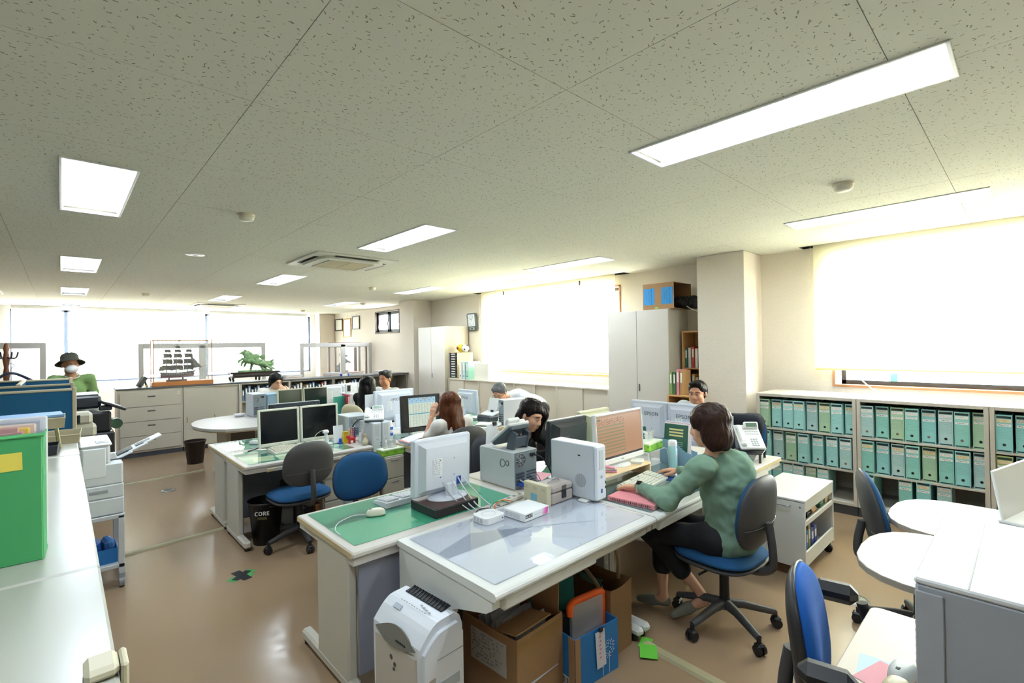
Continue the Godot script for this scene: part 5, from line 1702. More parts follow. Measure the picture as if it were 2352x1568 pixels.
	lathe(s, H * v3(0, 0.055, -0.01), [v2(0.158, -0.035), v2(0.156, -0.03), v2(0.098, 0.02), v2(0.092, 0.075), v2(0.075, 0.1), v2(0, 0.112)], 28, H.basis * R3(-0.28), 0.98, 1.06)
	lathe(s, H * v3(0, 0.055, -0.01), [v2(0.096, 0.018), v2(0.158, -0.036)], 28, H.basis * R3(-0.28), 0.98, 1.06)
	obj("bucket_hat", s, mt("3a3a30", 0.9), p)
	obj("face_mask", sdf_mesh([["e", H * v3(0, -0.05, 0.06), v3(0.066, 0.052, 0.056), H.basis], ["e", H * v3(0, -0.035, 0.088), v3(0.028, 0.035, 0.02), H.basis]], 0.006, 0.02), mt("e6e6ea", 0.85), p)
	pt(p, "mask_loop", mt("e6e6ea", 0.8), [H * v3(0.055, -0.04, 0.05), H * v3(0.083, -0.01, -0.01)], 0.003, 4)
	s = S()
	var nk := []
	for k in 17:
		var a := TAU * k / 16.0
		nk.append(v3(0.0, 1.335, 0.02) + v3(sin(a) * 0.075, -0.035 * cos(a), cos(a) * 0.085))
	tube(s, nk, 0.007, 6)
	obj("necklace", s, mt("cfcac0", 0.4), p)

func glasses(p: Node, H: Transform3D) -> void:
	var s := S()
	for k in [-1.0, 1.0]:
		var r := []
		for i in 15: r.append(H * v3(k * 0.034 + cos(TAU * i / 14.0) * 0.025, 0.0 + sin(TAU * i / 14.0) * 0.02, 0.101))
		tube(s, r, 0.0016, 5)
		tube(s, [H * v3(k * 0.058, 0.004, 0.101), H * v3(k * 0.083, 0.004, 0.0)], 0.0016, 5)
	tube(s, [H * v3(-0.01, 0.003, 0.102), H * v3(0.01, 0.003, 0.102)], 0.0016, 5)
	obj("glasses", s, mt("5a4a3a", 0.35, 0.5), p)

# ---------- model ship in its glass case and the jade horses
func build_counter_top_items() -> void:
	var y := 1.073
	var zc := -9.66
	var t := thing("display_case", "wooden framed glass case holding the model ship", "display case", v3(1.47, y, zc))
	var wood := noise_mat("case_wood", "a0622c", "bd7c3e", 0.02, 0.45, 0.3, v3(1, 8, 8))
	var w := 0.82
	var d := 0.3
	var h := 0.745
	pb(t, "base", wood, v3(0, 0.035, 0), v3(w + 0.02, 0.07, d + 0.02), 0.006)
	for sx in [-1.0, 1.0]:
		for sz in [-1.0, 1.0]: pb(t, "corner_post", wood, v3(sx * (w / 2 - 0.006), h / 2 + 0.03, sz * (d / 2 - 0.006)), v3(0.012, h - 0.07, 0.012), 0.002)
		pb(t, "top_rail", wood, v3(0, h - 0.006, sx * (d / 2 - 0.006)), v3(w, 0.014, 0.014), 0.002)
		pb(t, "top_rail", wood, v3(sx * (w / 2 - 0.006), h - 0.006, 0), v3(0.014, 0.014, d), 0.002)
		pb(t, "pane", pane_mat(), v3(0, h / 2 + 0.03, sx * (d / 2 - 0.006)), v3(w - 0.026, h - 0.1, 0.003))
		pb(t, "pane", pane_mat(), v3(sx * (w / 2 - 0.006), h / 2 + 0.03, 0), v3(0.003, h - 0.1, d - 0.026))
	# ship, bow towards +x
	t = thing("model_ship", "model of a three-masted sailing ship inside the glass case", "model ship", v3(1.42, y + 0.0705, zc))
	var red := mt("5e2426", 0.5)
	var dk := mt("2e302c", 0.5)
	var brown := mt("6b4a2c", 0.6)
	var sail := noise_mat("ship_sail", "4d4638", "6a6151", 0.05, 0.8, 0.1)
	pb(t, "stand_board", mt("5d3126", 0.5), v3(-0.03, 0.011, 0), v3(0.28, 0.022, 0.08), 0.003)
	for x in [-0.13, 0.06]: pb(t, "stand_post", mt("5d3126", 0.5), v3(x, 0.04, 0), v3(0.02, 0.04, 0.03), 0.004)
	var hull := func(y0: float, y1: float, grow: float) -> SurfaceTool:
		var s := S()
		var n := 14
		for k in n:
			var P := func(i: int, top: bool, side: float) -> Vector3:
				var u := float(i) / n
				var x := lerpf(-0.24, 0.215, u)
				var wd := 0.045 * pow(sin(PI * clampf(0.12 + u * 0.88, 0, 1)), 0.6) * grow
				if u >= 0.999: wd = 0.002
				var sheer := 0.03 * pow(absf(u - 0.4) / 0.6, 2.0)
				if top: return v3(x + (0.02 if u > 0.9 else 0.0) - (0.012 if u < 0.05 else 0.0), y1 + sheer, wd * side)
				return v3(x, y0 + sheer * 0.6, wd * side * 0.75)
			for side in [-1.0, 1.0]:
				qo(s, P.call(k, false, side), P.call(k + 1, false, side), P.call(k + 1, true, side), P.call(k, true, side), v3(0, 0, side))
			qo(s, P.call(k, true, -1), P.call(k + 1, true, -1), P.call(k + 1, true, 1), P.call(k, true, 1), Vector3.UP)
			qo(s, P.call(k, false, -1), P.call(k + 1, false, -1), P.call(k + 1, false, 1), P.call(k, false, 1), Vector3.DOWN)
		qo(s, v3(-0.24, y0 + 0.008, -0.02), v3(-0.24, y0 + 0.008, 0.02), v3(-0.252, y1 + 0.013, 0.024), v3(-0.252, y1 + 0.013, -0.024), Vector3.LEFT)
		return s
	obj("lower_hull", hull.call(0.055, 0.095, 0.95), red, t)
	obj("upper_hull", hull.call(0.096, 0.135, 1.05), dk, t)
	var st := S()
	for k in 11:
		for sz in [-1.0, 1.0]: bx(st, v3(-0.16 + 0.032 * k, 0.118, sz * 0.0475), v3(0.014, 0.01, 0.004))
	obj("gun_ports", st, mt("b9ab8a", 0.6), t)
	pc(t, "bowsprit", brown, v3(0.2, 0.15, 0), v3(0.4, 0.25, 0), 0.006, 0.003, 8)
	var masts := [[-0.17, 0.46], [-0.03, 0.6], [0.12, 0.47]]
	for mi in 3:
		var mx: float = masts[mi][0]
		var top: float = masts[mi][1]
		pc(t, "mast", brown, v3(mx, 0.13, 0), v3(mx + 0.02, top + 0.06, 0), 0.006, 0.003, 8)
		var ns: int = [4, 5, 4][mi]
		var yy := 0.17
		for k in ns:
			var sh: float = [0.085, 0.085, 0.07, 0.05, 0.04][k]
			var sw: float = [0.085, 0.08, 0.068, 0.05, 0.035][k]
			st = S()
			var n2 := 8
			sgn += 1
			st.set_smooth_group(sgn)
			var G := func(i: int, j: int) -> Vector3:
				var u := float(i) / n2 - 0.5
				var v := float(j) / n2
				var belly := sin(PI * v) * 0.045 + 0.01
				var f := belly * (1.0 - u * u * 2.0)
				return v3(mx + 0.012 + f * 0.7 + u * 2.0 * sw * 0.75, yy + sh * v + 0.012 * (1.0 - v) * (1.0 - 4.0 * u * u), u * 2.0 * sw * 0.6 - f * 0.6)
			for i in n2:
				for j in n2: q4(st, G.call(i, j), G.call(i + 1, j), G.call(i + 1, j + 1), G.call(i, j + 1))
			obj("sail", st, sail, t)
			pc(t, "yard", brown, v3(mx + 0.01 - sw * 0.82, yy + sh, -sw * 0.66), v3(mx + 0.01 + sw * 0.82, yy + sh, sw * 0.66), 0.003, -1, 6)
			yy += sh + 0.018
		pb(t, "pennant", mt("3b3d4a", 0.7), v3(mx + 0.045, top + 0.055, 0), v3(0.04, 0.012, 0.002), 0, R3(0, 0, 0.3))
	for k in 3:
		st = S()
		var a := v3(0.16 + 0.012 * k, 0.45 - 0.06 * k, 0)
		var b2 := v3(0.3 + 0.03 * (1 - k), 0.22 - 0.0 * k, 0.012 * k)
		var c2 := v3(0.17 + 0.05 * (2 - k) * 0.4, 0.2 + 0.02 * k, 0.02)
		qo(st, a, b2, c2, a.lerp(c2, 0.5) + v3(0.01, 0, 0.01), v3(0, 0, 1))
		obj("jib", st, sail, t)
	st = S()
	qo(st, v3(-0.19, 0.18, 0), v3(-0.27, 0.17, 0.01), v3(-0.25, 0.25, 0.012), v3(-0.185, 0.235, 0), v3(0, 0, 1))
	obj("spanker_sail", st, sail, t)
	st = S()
	for mi in 3:
		for sz in [-1.0, 1.0]:
			for q in 3: tube(st, [v3(masts[mi][0] + 0.015, masts[mi][1] * 0.8, 0), v3(masts[mi][0] - 0.05 + 0.025 * q, 0.14, sz * 0.042)], 0.0008, 3)
	tube(st, [v3(0.14, 0.53, 0), v3(0.4, 0.25, 0)], 0.0008, 3)
	tube(st, [v3(-0.01, 0.62, 0), v3(0.14, 0.4, 0)], 0.0008, 3)
	obj("rigging", st, mt("6b6455", 0.8), t)
	# jade horses on a dark stand, heads towards -x
	t = thing("carved_stand", "dark wooden scroll-legged stand under the green horses", "stand", v3(2.57, y, zc))
	var dw := mt("211512", 0.35)
	pb(t, "stand_top", dw, v3(0, 0.155, 0), v3(0.82, 0.025, 0.26), 0.008)
	pb(t, "waist", dw, v3(0, 0.12, 0), v3(0.74, 0.05, 0.22), 0.006)
	pb(t, "apron", dw, v3(0, 0.085, 0), v3(0.76, 0.025, 0.235), 0.008)
	for sx in [-1.0, 0.15, 1.0]:
		for sz in [-1.0, 1.0]:
			st = S()
			tube(st, curve([v3(sx * 0.35, 0.09, sz * 0.1), v3(sx * 0.375, 0.06, sz * 0.105), v3(sx * 0.36, 0.025, sz * 0.1), v3(sx * 0.375, 0.012, sz * 0.105)], 12), 0.022, 8, 0.013)
			obj("scroll_leg", st, dw, t)
	t = thing("horse_carving", "green jade carving of two galloping horses", "sculpture", v3(2.57, y + 0.168, zc))
	var pr := []
	for hs in [[0.0, 0.0, 0.035], [0.07, -0.02, -0.045]]:
		var ox: float = hs[0]
		var oy: float = hs[1]
		var oz: float = hs[2]
		var C := func(x0: float, y0: float, z0: float, x1: float, y1: float, z1: float, r0: float, r1: float) -> void: pr.append(["c", v3(x0 + ox, y0 + (oy if y0 > 0.05 else 0.0), z0 + oz), v3(x1 + ox, y1 + (oy if y1 > 0.05 else 0.0), z1 + oz), r0, r1])
		C.call(-0.11, 0.225, 0, 0.1, 0.15, 0, 0.062, 0.055)
		C.call(-0.12, 0.24, 0, -0.165, 0.345, 0, 0.05, 0.033)
		C.call(-0.165, 0.355, 0, -0.235, 0.33, 0, 0.031, 0.017)
		C.call(-0.16, 0.375, -0.012, -0.152, 0.405, -0.015, 0.009, 0.004)
		C.call(0.1, 0.155, 0, 0.15, 0.125, 0, 0.06, 0.045)
		C.call(0.15, 0.13, 0.02, 0.21, 0.09, 0.025, 0.036, 0.022)
		C.call(0.21, 0.09, 0.025, 0.28, 0.035, 0.025, 0.02, 0.016)
		C.call(0.12, 0.12, -0.02, 0.12, 0.07, -0.02, 0.034, 0.02)
		C.call(0.12, 0.07, -0.02, 0.18, 0.02, -0.02, 0.018, 0.016)
		C.call(-0.13, 0.2, 0.02, -0.2, 0.235, 0.025, 0.03, 0.02)
		C.call(-0.2, 0.235, 0.025, -0.255, 0.205, 0.025, 0.018, 0.014)
		C.call(-0.255, 0.205, 0.025, -0.265, 0.18, 0.025, 0.017, 0.018)
		C.call(-0.13, 0.19, -0.02, -0.19, 0.18, -0.02, 0.028, 0.018)
		C.call(-0.19, 0.18, -0.02, -0.215, 0.12, -0.02, 0.017, 0.016)
		if oz < 0.0: C.call(-0.09, 0.17, 0.0, -0.12, 0.02, 0.0, 0.026, 0.018)
		for q in 5: C.call(-0.155 + 0.02 * q, 0.385 - 0.03 * q, 0.0, -0.08 + 0.03 * q, 0.345 - 0.032 * q, 0.012 * ((q % 2) * 2 - 1), 0.017, 0.009)
		for q in 3: C.call(0.14, 0.165 - 0.01 * q, 0.0, 0.27, 0.18 - 0.03 * q, 0.01 * q, 0.022, 0.012)
	pr += [["c", v3(-0.25, 0.012, 0), v3(0.3, 0.012, 0), 0.018, 0.018], ["e", v3(0.05, 0.27, -0.04), v3(0.06, 0.05, 0.03)], ["e", v3(0.16, 0.26, -0.045), v3(0.05, 0.045, 0.028)], ["c", v3(0.28, 0.17, -0.02), v3(0.33, 0.2, -0.02), 0.022, 0.016]]
	var jade := noise_mat("jade", "4d7f5b", "a7bd84", 0.02, 0.25, 0.35, Vector3.ONE, 0.0, 3, 256)
	obj("horse_figures", sdf_mesh(pr, 0.007, 0.016, 0.006, 45.0), jade, t)
	# small things along the counter
	t = thing("tablet_stand", "small black tablet stand beside the ship case", "stand", v3(0.93, y, -9.62), 0.3)
	pb(t, "panel", m_black(), v3(0, 0.085, 0), v3(0.05, 0.17, 0.1), 0.004, R3(0, 0, -0.55))
	pb(t, "support", m_black(), v3(0.05, 0.06, 0), v3(0.02, 0.12, 0.02), 0.003, R3(0, 0, 0.3))
	t = thing("wooden_ball", "small tan ball in front of the tablet stand", "ball", v3(0.98, y, -9.5))
	st = S()
	lathe(st, v3(0, 0.02, 0), [v2(0, -0.02), v2(0.015, -0.014), v2(0.02, 0), v2(0.015, 0.014), v2(0, 0.02)], 14)
	obj("ball_body", st, mt("c8a06a", 0.5), t)
	for k in 5:
		t = thing("paper_stack", ["stack of papers on the counter beside the horse stand", "magazine pile with pink covers beside the horse stand", "white papers on the counter near the wall pillar", "flat folder on the counter near the display cabinet", "white envelope bundle on the far counter"][k], "papers", v3([3.2, 3.12, 4.5, 5.1, 4.05][k], y, [-9.62, -9.78, -9.72, -9.6, -9.75][k]), 0.1 * k, "papers lying on the far counter")
		for q in 4: pb(t, "sheet_bundle", mt(["e5e3de", "c9a9a6", "eceae6", "d5d7da"][(q + k) % 4], 0.8), v3(0.006 * q, 0.009 + 0.017 * q, 0), v3(0.3, 0.016, 0.22), 0.001, R3(0, 0.05 * q))
	t = thing("tape_holder", "white and blue tape holder on the far counter", "tape dispenser", v3(4.2, y, -9.5))
	for sx in [-1.0, 1.0]: pb(t, "blue_cheek", mt("2147b8", 0.4), v3(sx * 0.07, 0.025, 0), v3(0.025, 0.05, 0.06), 0.006)
	pb(t, "white_middle", mt("e8e8ea", 0.4), v3(0, 0.02, 0), v3(0.115, 0.04, 0.05), 0.004)

func glass_partition(label: String, x0: float, x1: float, z: float, h: float, stiles: Array) -> void:
	var t := thing("glass_screen", label, "partition screen", v3((x0 + x1) / 2, 0, z), 0, "low glass screens beyond the counter")
	var m := mt("a3a09a", 0.45)
	var w := x1 - x0
	for k in [-1.0, 1.0]: pb(t, "stile", m, v3(k * (w / 2 - 0.04), h / 2, 0), v3(0.08, h, 0.05), 0.004)
	for x: float in stiles: pb(t, "stile", m, v3(x - (x0 + x1) / 2, h / 2, 0), v3(0.12, h - 0.08, 0.05), 0.004)
	pb(t, "top_rail", m, v3(0, h - 0.05, 0), v3(w - 0.16, 0.1, 0.05), 0.004)
	pb(t, "bottom_rail", m, v3(0, 0.08, 0), v3(w - 0.16, 0.16, 0.05), 0.004)
	pb(t, "pane", pane_mat(), v3(0, h / 2 + 0.03, 0), v3(w - 0.16, h - 0.26, 0.006))

func build_far() -> void:
	glass_partition("low grey-framed glass screen beside the coat stand", -2.4, -0.2, -11.9, 1.82, [-1.3])
	glass_partition("low grey-framed glass screen seen through the ship case", 1.1, 3.4, -11.9, 1.79, [2.17])
	glass_partition("low grey-framed glass screen in front of the display cabinet", 4.15, 5.98, -11.85, 1.77, [5.2])
	# display cabinet with a dark sculpture behind glass
	var t := thing("glass_cabinet", "red-brown framed glass cabinet behind the low screen", "display cabinet", v3(5.55, 0, -12.35))
	var wood := mt("5d3026", 0.45)
	for sx in [-1.0, 1.0]:
		for sz in [-1.0, 1.0]: pb(t, "post", wood, v3(sx * 0.42, 0.86, sz * 0.2), v3(0.05, 1.72, 0.05), 0.004)
	pb(t, "top_panel", wood, v3(0, 1.69, 0), v3(0.9, 0.05, 0.46), 0.004)
	pb(t, "bottom_panel", wood, v3(0, 0.3, 0), v3(0.9, 0.6, 0.46), 0.004)
	pb(t, "middle_post", wood, v3(0.12, 1.1, 0.2), v3(0.07, 1.1, 0.04), 0.004)
	for k in 2: pb(t, "pane", pane_mat(), v3([-0.15, 0.27][k], 1.13, 0.2), v3([0.46, 0.22][k], 1.05, 0.004))
	pb(t, "glass_shelf", pane_mat("9fd6d2", 0.25), v3(0, 1.0, 0), v3(0.8, 0.01, 0.36))
	t = thing("dark_sculpture", "dark rearing animal sculpture inside the glass cabinet", "sculpture", v3(5.4, 1.008, -12.35))
	obj("figure", sdf_mesh([["c", v3(-0.1, 0.1, 0), v3(0.05, 0.28, 0), 0.06, 0.07], ["c", v3(0.05, 0.28, 0), v3(-0.02, 0.45, 0), 0.06, 0.05], ["c", v3(-0.02, 0.45, 0), v3(0.12, 0.42, 0), 0.045, 0.025], ["c", v3(0.08, 0.3, 0.02), v3(0.2, 0.25, 0.02), 0.03, 0.02], ["c", v3(-0.1, 0.1, 0.03), v3(-0.02, 0.02, 0.03), 0.04, 0.03], ["c", v3(-0.15, 0.15, 0), v3(-0.2, 0.03, 0), 0.03, 0.02], ["c", v3(-0.2, 0.02, 0), v3(0.15, 0.02, 0), 0.02, 0.02]], 0.012, 0.03, 0.01, 25.0), mt("33363a", 0.5), t)
	for k in 2:
		t = thing("serving_tray", ["red-brown lacquer tray on top of the glass cabinet", "dark red lacquer tray behind the other tray"][k], "tray", v3(5.6 - 0.22 * k, 1.716, -12.3 - 0.1 * k))
		var s := S()
		lathe(s, Vector3.ZERO, [v2(0, 0.004), v2(0.24, 0.004), v2(0.32, 0.07), v2(0.33, 0.07), v2(0.25, 0.0), v2(0, 0.0)], 8, Basis(), 1.0, 0.6)
		obj("lacquer", s, mt("6b2a20", 0.35), t)
	# coat stand with hangers
	t = thing("coat_stand", "turned wooden coat stand at the far edge of the picture", "coat stand", v3(-0.52, 0, -9.0))
	var s2 := S()
	var prof := [v2(0, 1.78), v2(0.02, 1.76), v2(0.03, 1.7)]
	for k in 16: prof.append(v2(0.022 if k % 2 == 0 else 0.036, 1.66 - 0.1 * k))
	prof += [v2(0.04, 0.06), v2(0.2, 0.03), v2(0.22, 0.0), v2(0, 0)]
	lathe(s2, Vector3.ZERO, prof, 16)
	obj("pole", s2, mt("6e3f24", 0.45), t)
	for k in 4:
		var a := PI / 2 * k + 0.5
		pt(t, "hook", mt("2c2a30", 0.4), curve([v3(0, 1.6, 0), v3(sin(a) * 0.09, 1.58, cos(a) * 0.09), v3(sin(a) * 0.12, 1.66, cos(a) * 0.12)], 10), 0.01, 6)
	for k in 2:
		var hg := thing("coat_hanger", ["dark blue wooden hanger, upper one on the coat stand", "dark wooden hanger, lower one on the coat stand"][k], "hanger", v3(-0.47, [1.36, 1.14][k], -8.88), [0.1, -0.5][k], "hangers on the coat stand")
		s2 = S()
		tube(s2, curve([v3(-0.2, -0.1, 0), v3(-0.08, 0.0, 0), v3(0, 0.03, 0), v3(0.08, 0.0, 0), v3(0.22, -0.1, 0)], 16), 0.017, 8)
		obj("arm", s2, mt("23263f", 0.4), hg)
		pt(hg, "hook", mt("6d6f78", 0.3, 0.8), curve([v3(0, 0.03, 0), v3(0, 0.09, 0), v3(0.03, 0.125, 0), v3(0.0, 0.155, 0), v3(-0.03, 0.13, 0)], 14), 0.004, 5)
	# blue desk screens
	var blue := noise_mat("screen_cloth", "0e4566", "14577e", 0.3, 0.95, 0.06, Vector3.ONE, 1.0, 2, 128)
	var zz := [-5.75, -6.65, -8.0]
	for k in 3:
		t = thing("desk_screen", ["blue cloth desk screen nearest the letter trays", "blue cloth desk screen, second behind the letter trays", "blue cloth desk screen beside the standing person"][k], "desk screen", v3(-1.0, 0, zz[k]), 0, "blue desk screens")
		var w := 2.16
		pb(t, "cloth_panel", blue, v3(0, 0.68, 0), v3(w - 0.03, 1.26, 0.03))
		for sx in [-1.0, 1.0]: pb(t, "post", mt("aea68c", 0.45), v3(sx * w / 2, 0.67, 0), v3(0.03, 1.34, 0.045), 0.006)
		pb(t, "top_rail", mt("aea68c", 0.45), v3(0, 1.32, 0), v3(w - 0.03, 0.022, 0.045), 0.006)
	t = thing("desk_screen", "blue cloth desk screen running lengthwise behind the others", "desk screen", v3(-0.32, 0, -7.45), PI / 2, "blue desk screens")
	pb(t, "cloth_panel", blue, v3(0, 0.68, 0), v3(1.0, 1.26, 0.03))
	pb(t, "top_rail", mt("aea68c", 0.45), v3(0, 1.32, 0), v3(1.0, 0.022, 0.04), 0.006)
	# copier and the small beige machine in front of it
	t = thing("copy_machine", "large black copy machine beside the standing person", "copier", v3(0.18, 0, -7.75))
	var bk := mt("22252b", 0.4)
	pb(t, "cabinet", bk, v3(0.02, 0.35, 0), v3(0.52, 0.7, 0.6), 0.02)
	pb(t, "paper_drawers", mt("17191d", 0.5), v3(0.0, 0.82, 0), v3(0.5, 0.24, 0.58), 0.02)
	pb(t, "scanner_lid", mt("2b2f38", 0.4), v3(-0.08, 1.06, 0), v3(0.48, 0.16, 0.5), 0.03)
	pb(t, "lid_top", mt("d2d3d6", 0.4), v3(-0.08, 1.146, 0), v3(0.44, 0.012, 0.46), 0.004)
	var cp := pb(t, "control_panel", m_black(), v3(0.27, 1.0, 0.2), v3(0.26, 0.03, 0.2), 0.008, R3(0, 0, -0.45))
	pb(cp, "panel_screen", mt("b9bcc2", 0.3), v3(0.277, 1.017, 0.2), v3(0.14, 0.004, 0.12), 0.001, R3(0, 0, -0.45))
	pb(t, "panel_arm", bk, v3(0.2, 0.98, 0.2), v3(0.12, 0.06, 0.12), 0.01)
	pc(t, "toner_bottle", mt("3b5a44", 0.5), v3(0.3, 0.78, 0.1), v3(0.3, 0.78, 0.24), 0.06)
	t = thing("label_printer", "small beige and black office machine in front of the copier", "printer", v3(0.12, 0.74, -6.95))
	pb(t, "lower_body", mt("c9c4b0", 0.45), v3(0, 0.07, 0), v3(0.3, 0.14, 0.3), 0.03)
	pb(t, "upper_body", mt("c9c4b0", 0.45), v3(0, 0.2, 0), v3(0.24, 0.13, 0.26), 0.03)
	pb(t, "dark_window", m_black(), v3(-0.04, 0.2, 0.132), v3(0.12, 0.09, 0.006), 0.004)
	t = thing("machine_stand", "black flared stand under the small beige machine", "stand", v3(0.12, 0, -6.95))
	s2 = S()
	prism(s2, PackedVector2Array([v2(-0.16, 0), v2(0.2, 0), v2(0.13, 0.739), v2(-0.13, 0.739)]), -0.14, 0.14)
	obj("pedestal", s2, mt("2a2d33", 0.5), t)

func screen_mat(key: String, im: Image, e := 0.35) -> StandardMaterial3D:
	if mats.has(key): return mats[key]
	var m := StandardMaterial3D.new()
	m.albedo_color = Color("08090a")
	m.roughness = 0.25
	m.emission_enabled = true
	m.emission = Color.BLACK
	m.emission_texture = ImageTexture.create_from_image(im)
	m.emission_energy_multiplier = e
	mats[key] = m
	return m

func build_desks() -> void:
	# front island
	desk("white desk with rounded edge and grey mat in front of the air purifier", 1.20, 2.36, -2.14, -1.40, "+z", "white")
	desk("white desk where the person in the green cardigan types", 2.362, 3.595, -2.14, -1.40, "+z", "white")
	desk("grey desk with green mat and mouse, backing the white front desk", 0.97, 2.15, -2.86, -2.142, "-z", "old", {"drawer": 0.6})
	desk("grey desk of the person in black bending over papers", 2.152, 3.595, -2.86, -2.142, "-z", "old")
	desk("head desk with beige edge carrying the telephone and two white monitors", 3.6, 4.3, -2.75, -1.40, "+x", "old", {"drawer": 0.0})
	# middle island
	desk("grey desk with two switched-off monitors and black bin below", 1.067, 2.19, -5.0, -4.33, "+z", "old", {"pedestal": 1.0})
	desk("grey desk with green mat behind the two switched-off monitors", 1.067, 2.19, -5.66, -5.002, "-z", "old")
	desk("grey desk of the person with long brown hair", 2.42, 3.56, -4.75, -4.02, "+z", "old")
	desk("grey desk behind the person with long brown hair", 2.2, 3.56, -5.5, -4.752, "-z", "old")
	desk("head desk of the grey-haired person in the middle island", 3.565, 4.2, -5.5, -4.2, "+x", "old", {"drawer": 0.0})
	# far island
	desk("grey desk with two greenish monitors in the far island", 1.96, 3.1, -7.14, -6.46, "+z", "old")
	desk("grey desk of the person with glasses in the far island", 1.96, 3.1, -7.83, -7.142, "-z", "old")
	desk("grey desk with white monitors in the far island", 3.105, 4.2, -7.14, -6.9, "+z", "old")
	desk("grey desk at the window end of the far island", 3.105, 4.2, -7.83, -7.142, "-z", "old")
	# rounded meeting end
	var t := thing("rounded_desk_end", "pale rounded table end joined to the far island", "table", v3(1.58, 0, -7.15))
	var poly := PackedVector2Array([v2(0.378, -0.68), v2(0.378, 0.69), v2(0.15, 0.72)])
	for k in 9:
		var a := PI / 2 + PI * k / 8.0
		poly.append(v2(-0.02 + 0.37 * cos(a), (0.69 if a < PI else 0.68) * sin(a) * 0.98))
	poly.append(v2(0.15, -0.7))
	var s := S()
	prism(s, poly, DK - 0.03, DK, flat_y(), false)
	obj("table_top", s, mt("c9c5c0", 0.35), t)
	s = S()
	prism(s, poly, DK - 0.045, DK - 0.0301, flat_y().scaled_local(v3(0.985, 0.985, 1)), false)
	obj("edge_band", s, m_edge(), t)
	pb(t, "panel_leg", m_steel(), v3(-0.05, 0.33, 0.0), v3(0.06, 0.65, 0.5), 0.01)
	pb(t, "cross_panel", mt("8f8b80", 0.5), v3(0.15, 0.36, 0.0), v3(0.34, 0.6, 0.03), 0.004)
	pb(t, "foot", m_steel(), v3(-0.05, 0.03, 0.0), v3(0.08, 0.06, 0.8), 0.012)
	# low drawer unit beside the middle desk
	t = thing("drawer_pedestal", "low grey drawer pedestal carrying the green tissue box", "pedestal", v3(2.302, 0, -4.38))
	pb(t, "body", mt("b5b1a2", 0.45), v3(0, 0.31, 0), v3(0.2, 0.62, 0.5), 0.004)
	for k in 3:
		var dr := pb(t, "drawer", mt("b5b1a2", 0.45), v3(0, 0.11 + 0.2 * k, 0.256), v3(0.19, 0.19, 0.012), 0.003)
		pb(dr, "handle", mt("8a877c", 0.4), v3(0, 0.18 + 0.2 * k, 0.265), v3(0.08, 0.012, 0.01), 0.003)

func build_mats() -> void:
	var cover := pane_mat("e4f7ee", 0.03)
	var green := noise_mat("mat_green", "00996f", "06a67c", 0.01, 0.5, 0.8, Vector3.ONE, 0.0, 3, 256)
	desk_mat("bright green desk mat under a clear sheet, nearest desk", 1.02, 2.06, -2.82, -2.22, green, cover)
	desk_mat("grey translucent desk mat on the white front desk", 1.25, 2.33, -2.1, -1.46, mt("c3cad6", 0.5), pane_mat("e9eef5", 0.04))
	desk_mat("grey-green desk mat under the typing person's keyboard", 2.4, 3.5, -2.0, -1.46, mt("5f7f7d", 0.5), cover)
	var t := desk_mat("green desk mat with papers under the glass, below the switched-off monitors", 1.12, 2.02, -4.95, -4.38, mt("2f8f76", 0.5), cover)
	for k in 5: pb(t, "paper_under_glass", mt(["bcd2a9", "c6d8b4", "a9c9b0", "cfd9c0", "9cc2ae"][k], 0.7), v3([-0.3, -0.12, 0.05, 0.24, 0.33][k], 0.0022, [0.14, 0.18, 0.12, 0.2, 0.02][k]), v3(0.16, 0.0006, 0.2), 0, R3(0, 0.1 * k - 0.2))
	desk_mat("green desk mat on the desk behind the switched-off monitors", 1.12, 2.1, -5.62, -5.08, mt("2f8f76", 0.5), cover)
	desk_mat("green desk mat of the person in black", 2.4, 3.4, -2.82, -2.3, green, cover)
	desk_mat("green desk mat of the person with long brown hair", 2.5, 3.45, -4.7, -4.12, mt("3d8a72", 0.5), cover)
	desk_mat("green desk mat under the calculator of the grey-haired person", 3.62, 4.15, -5.2, -4.3, green, cover)

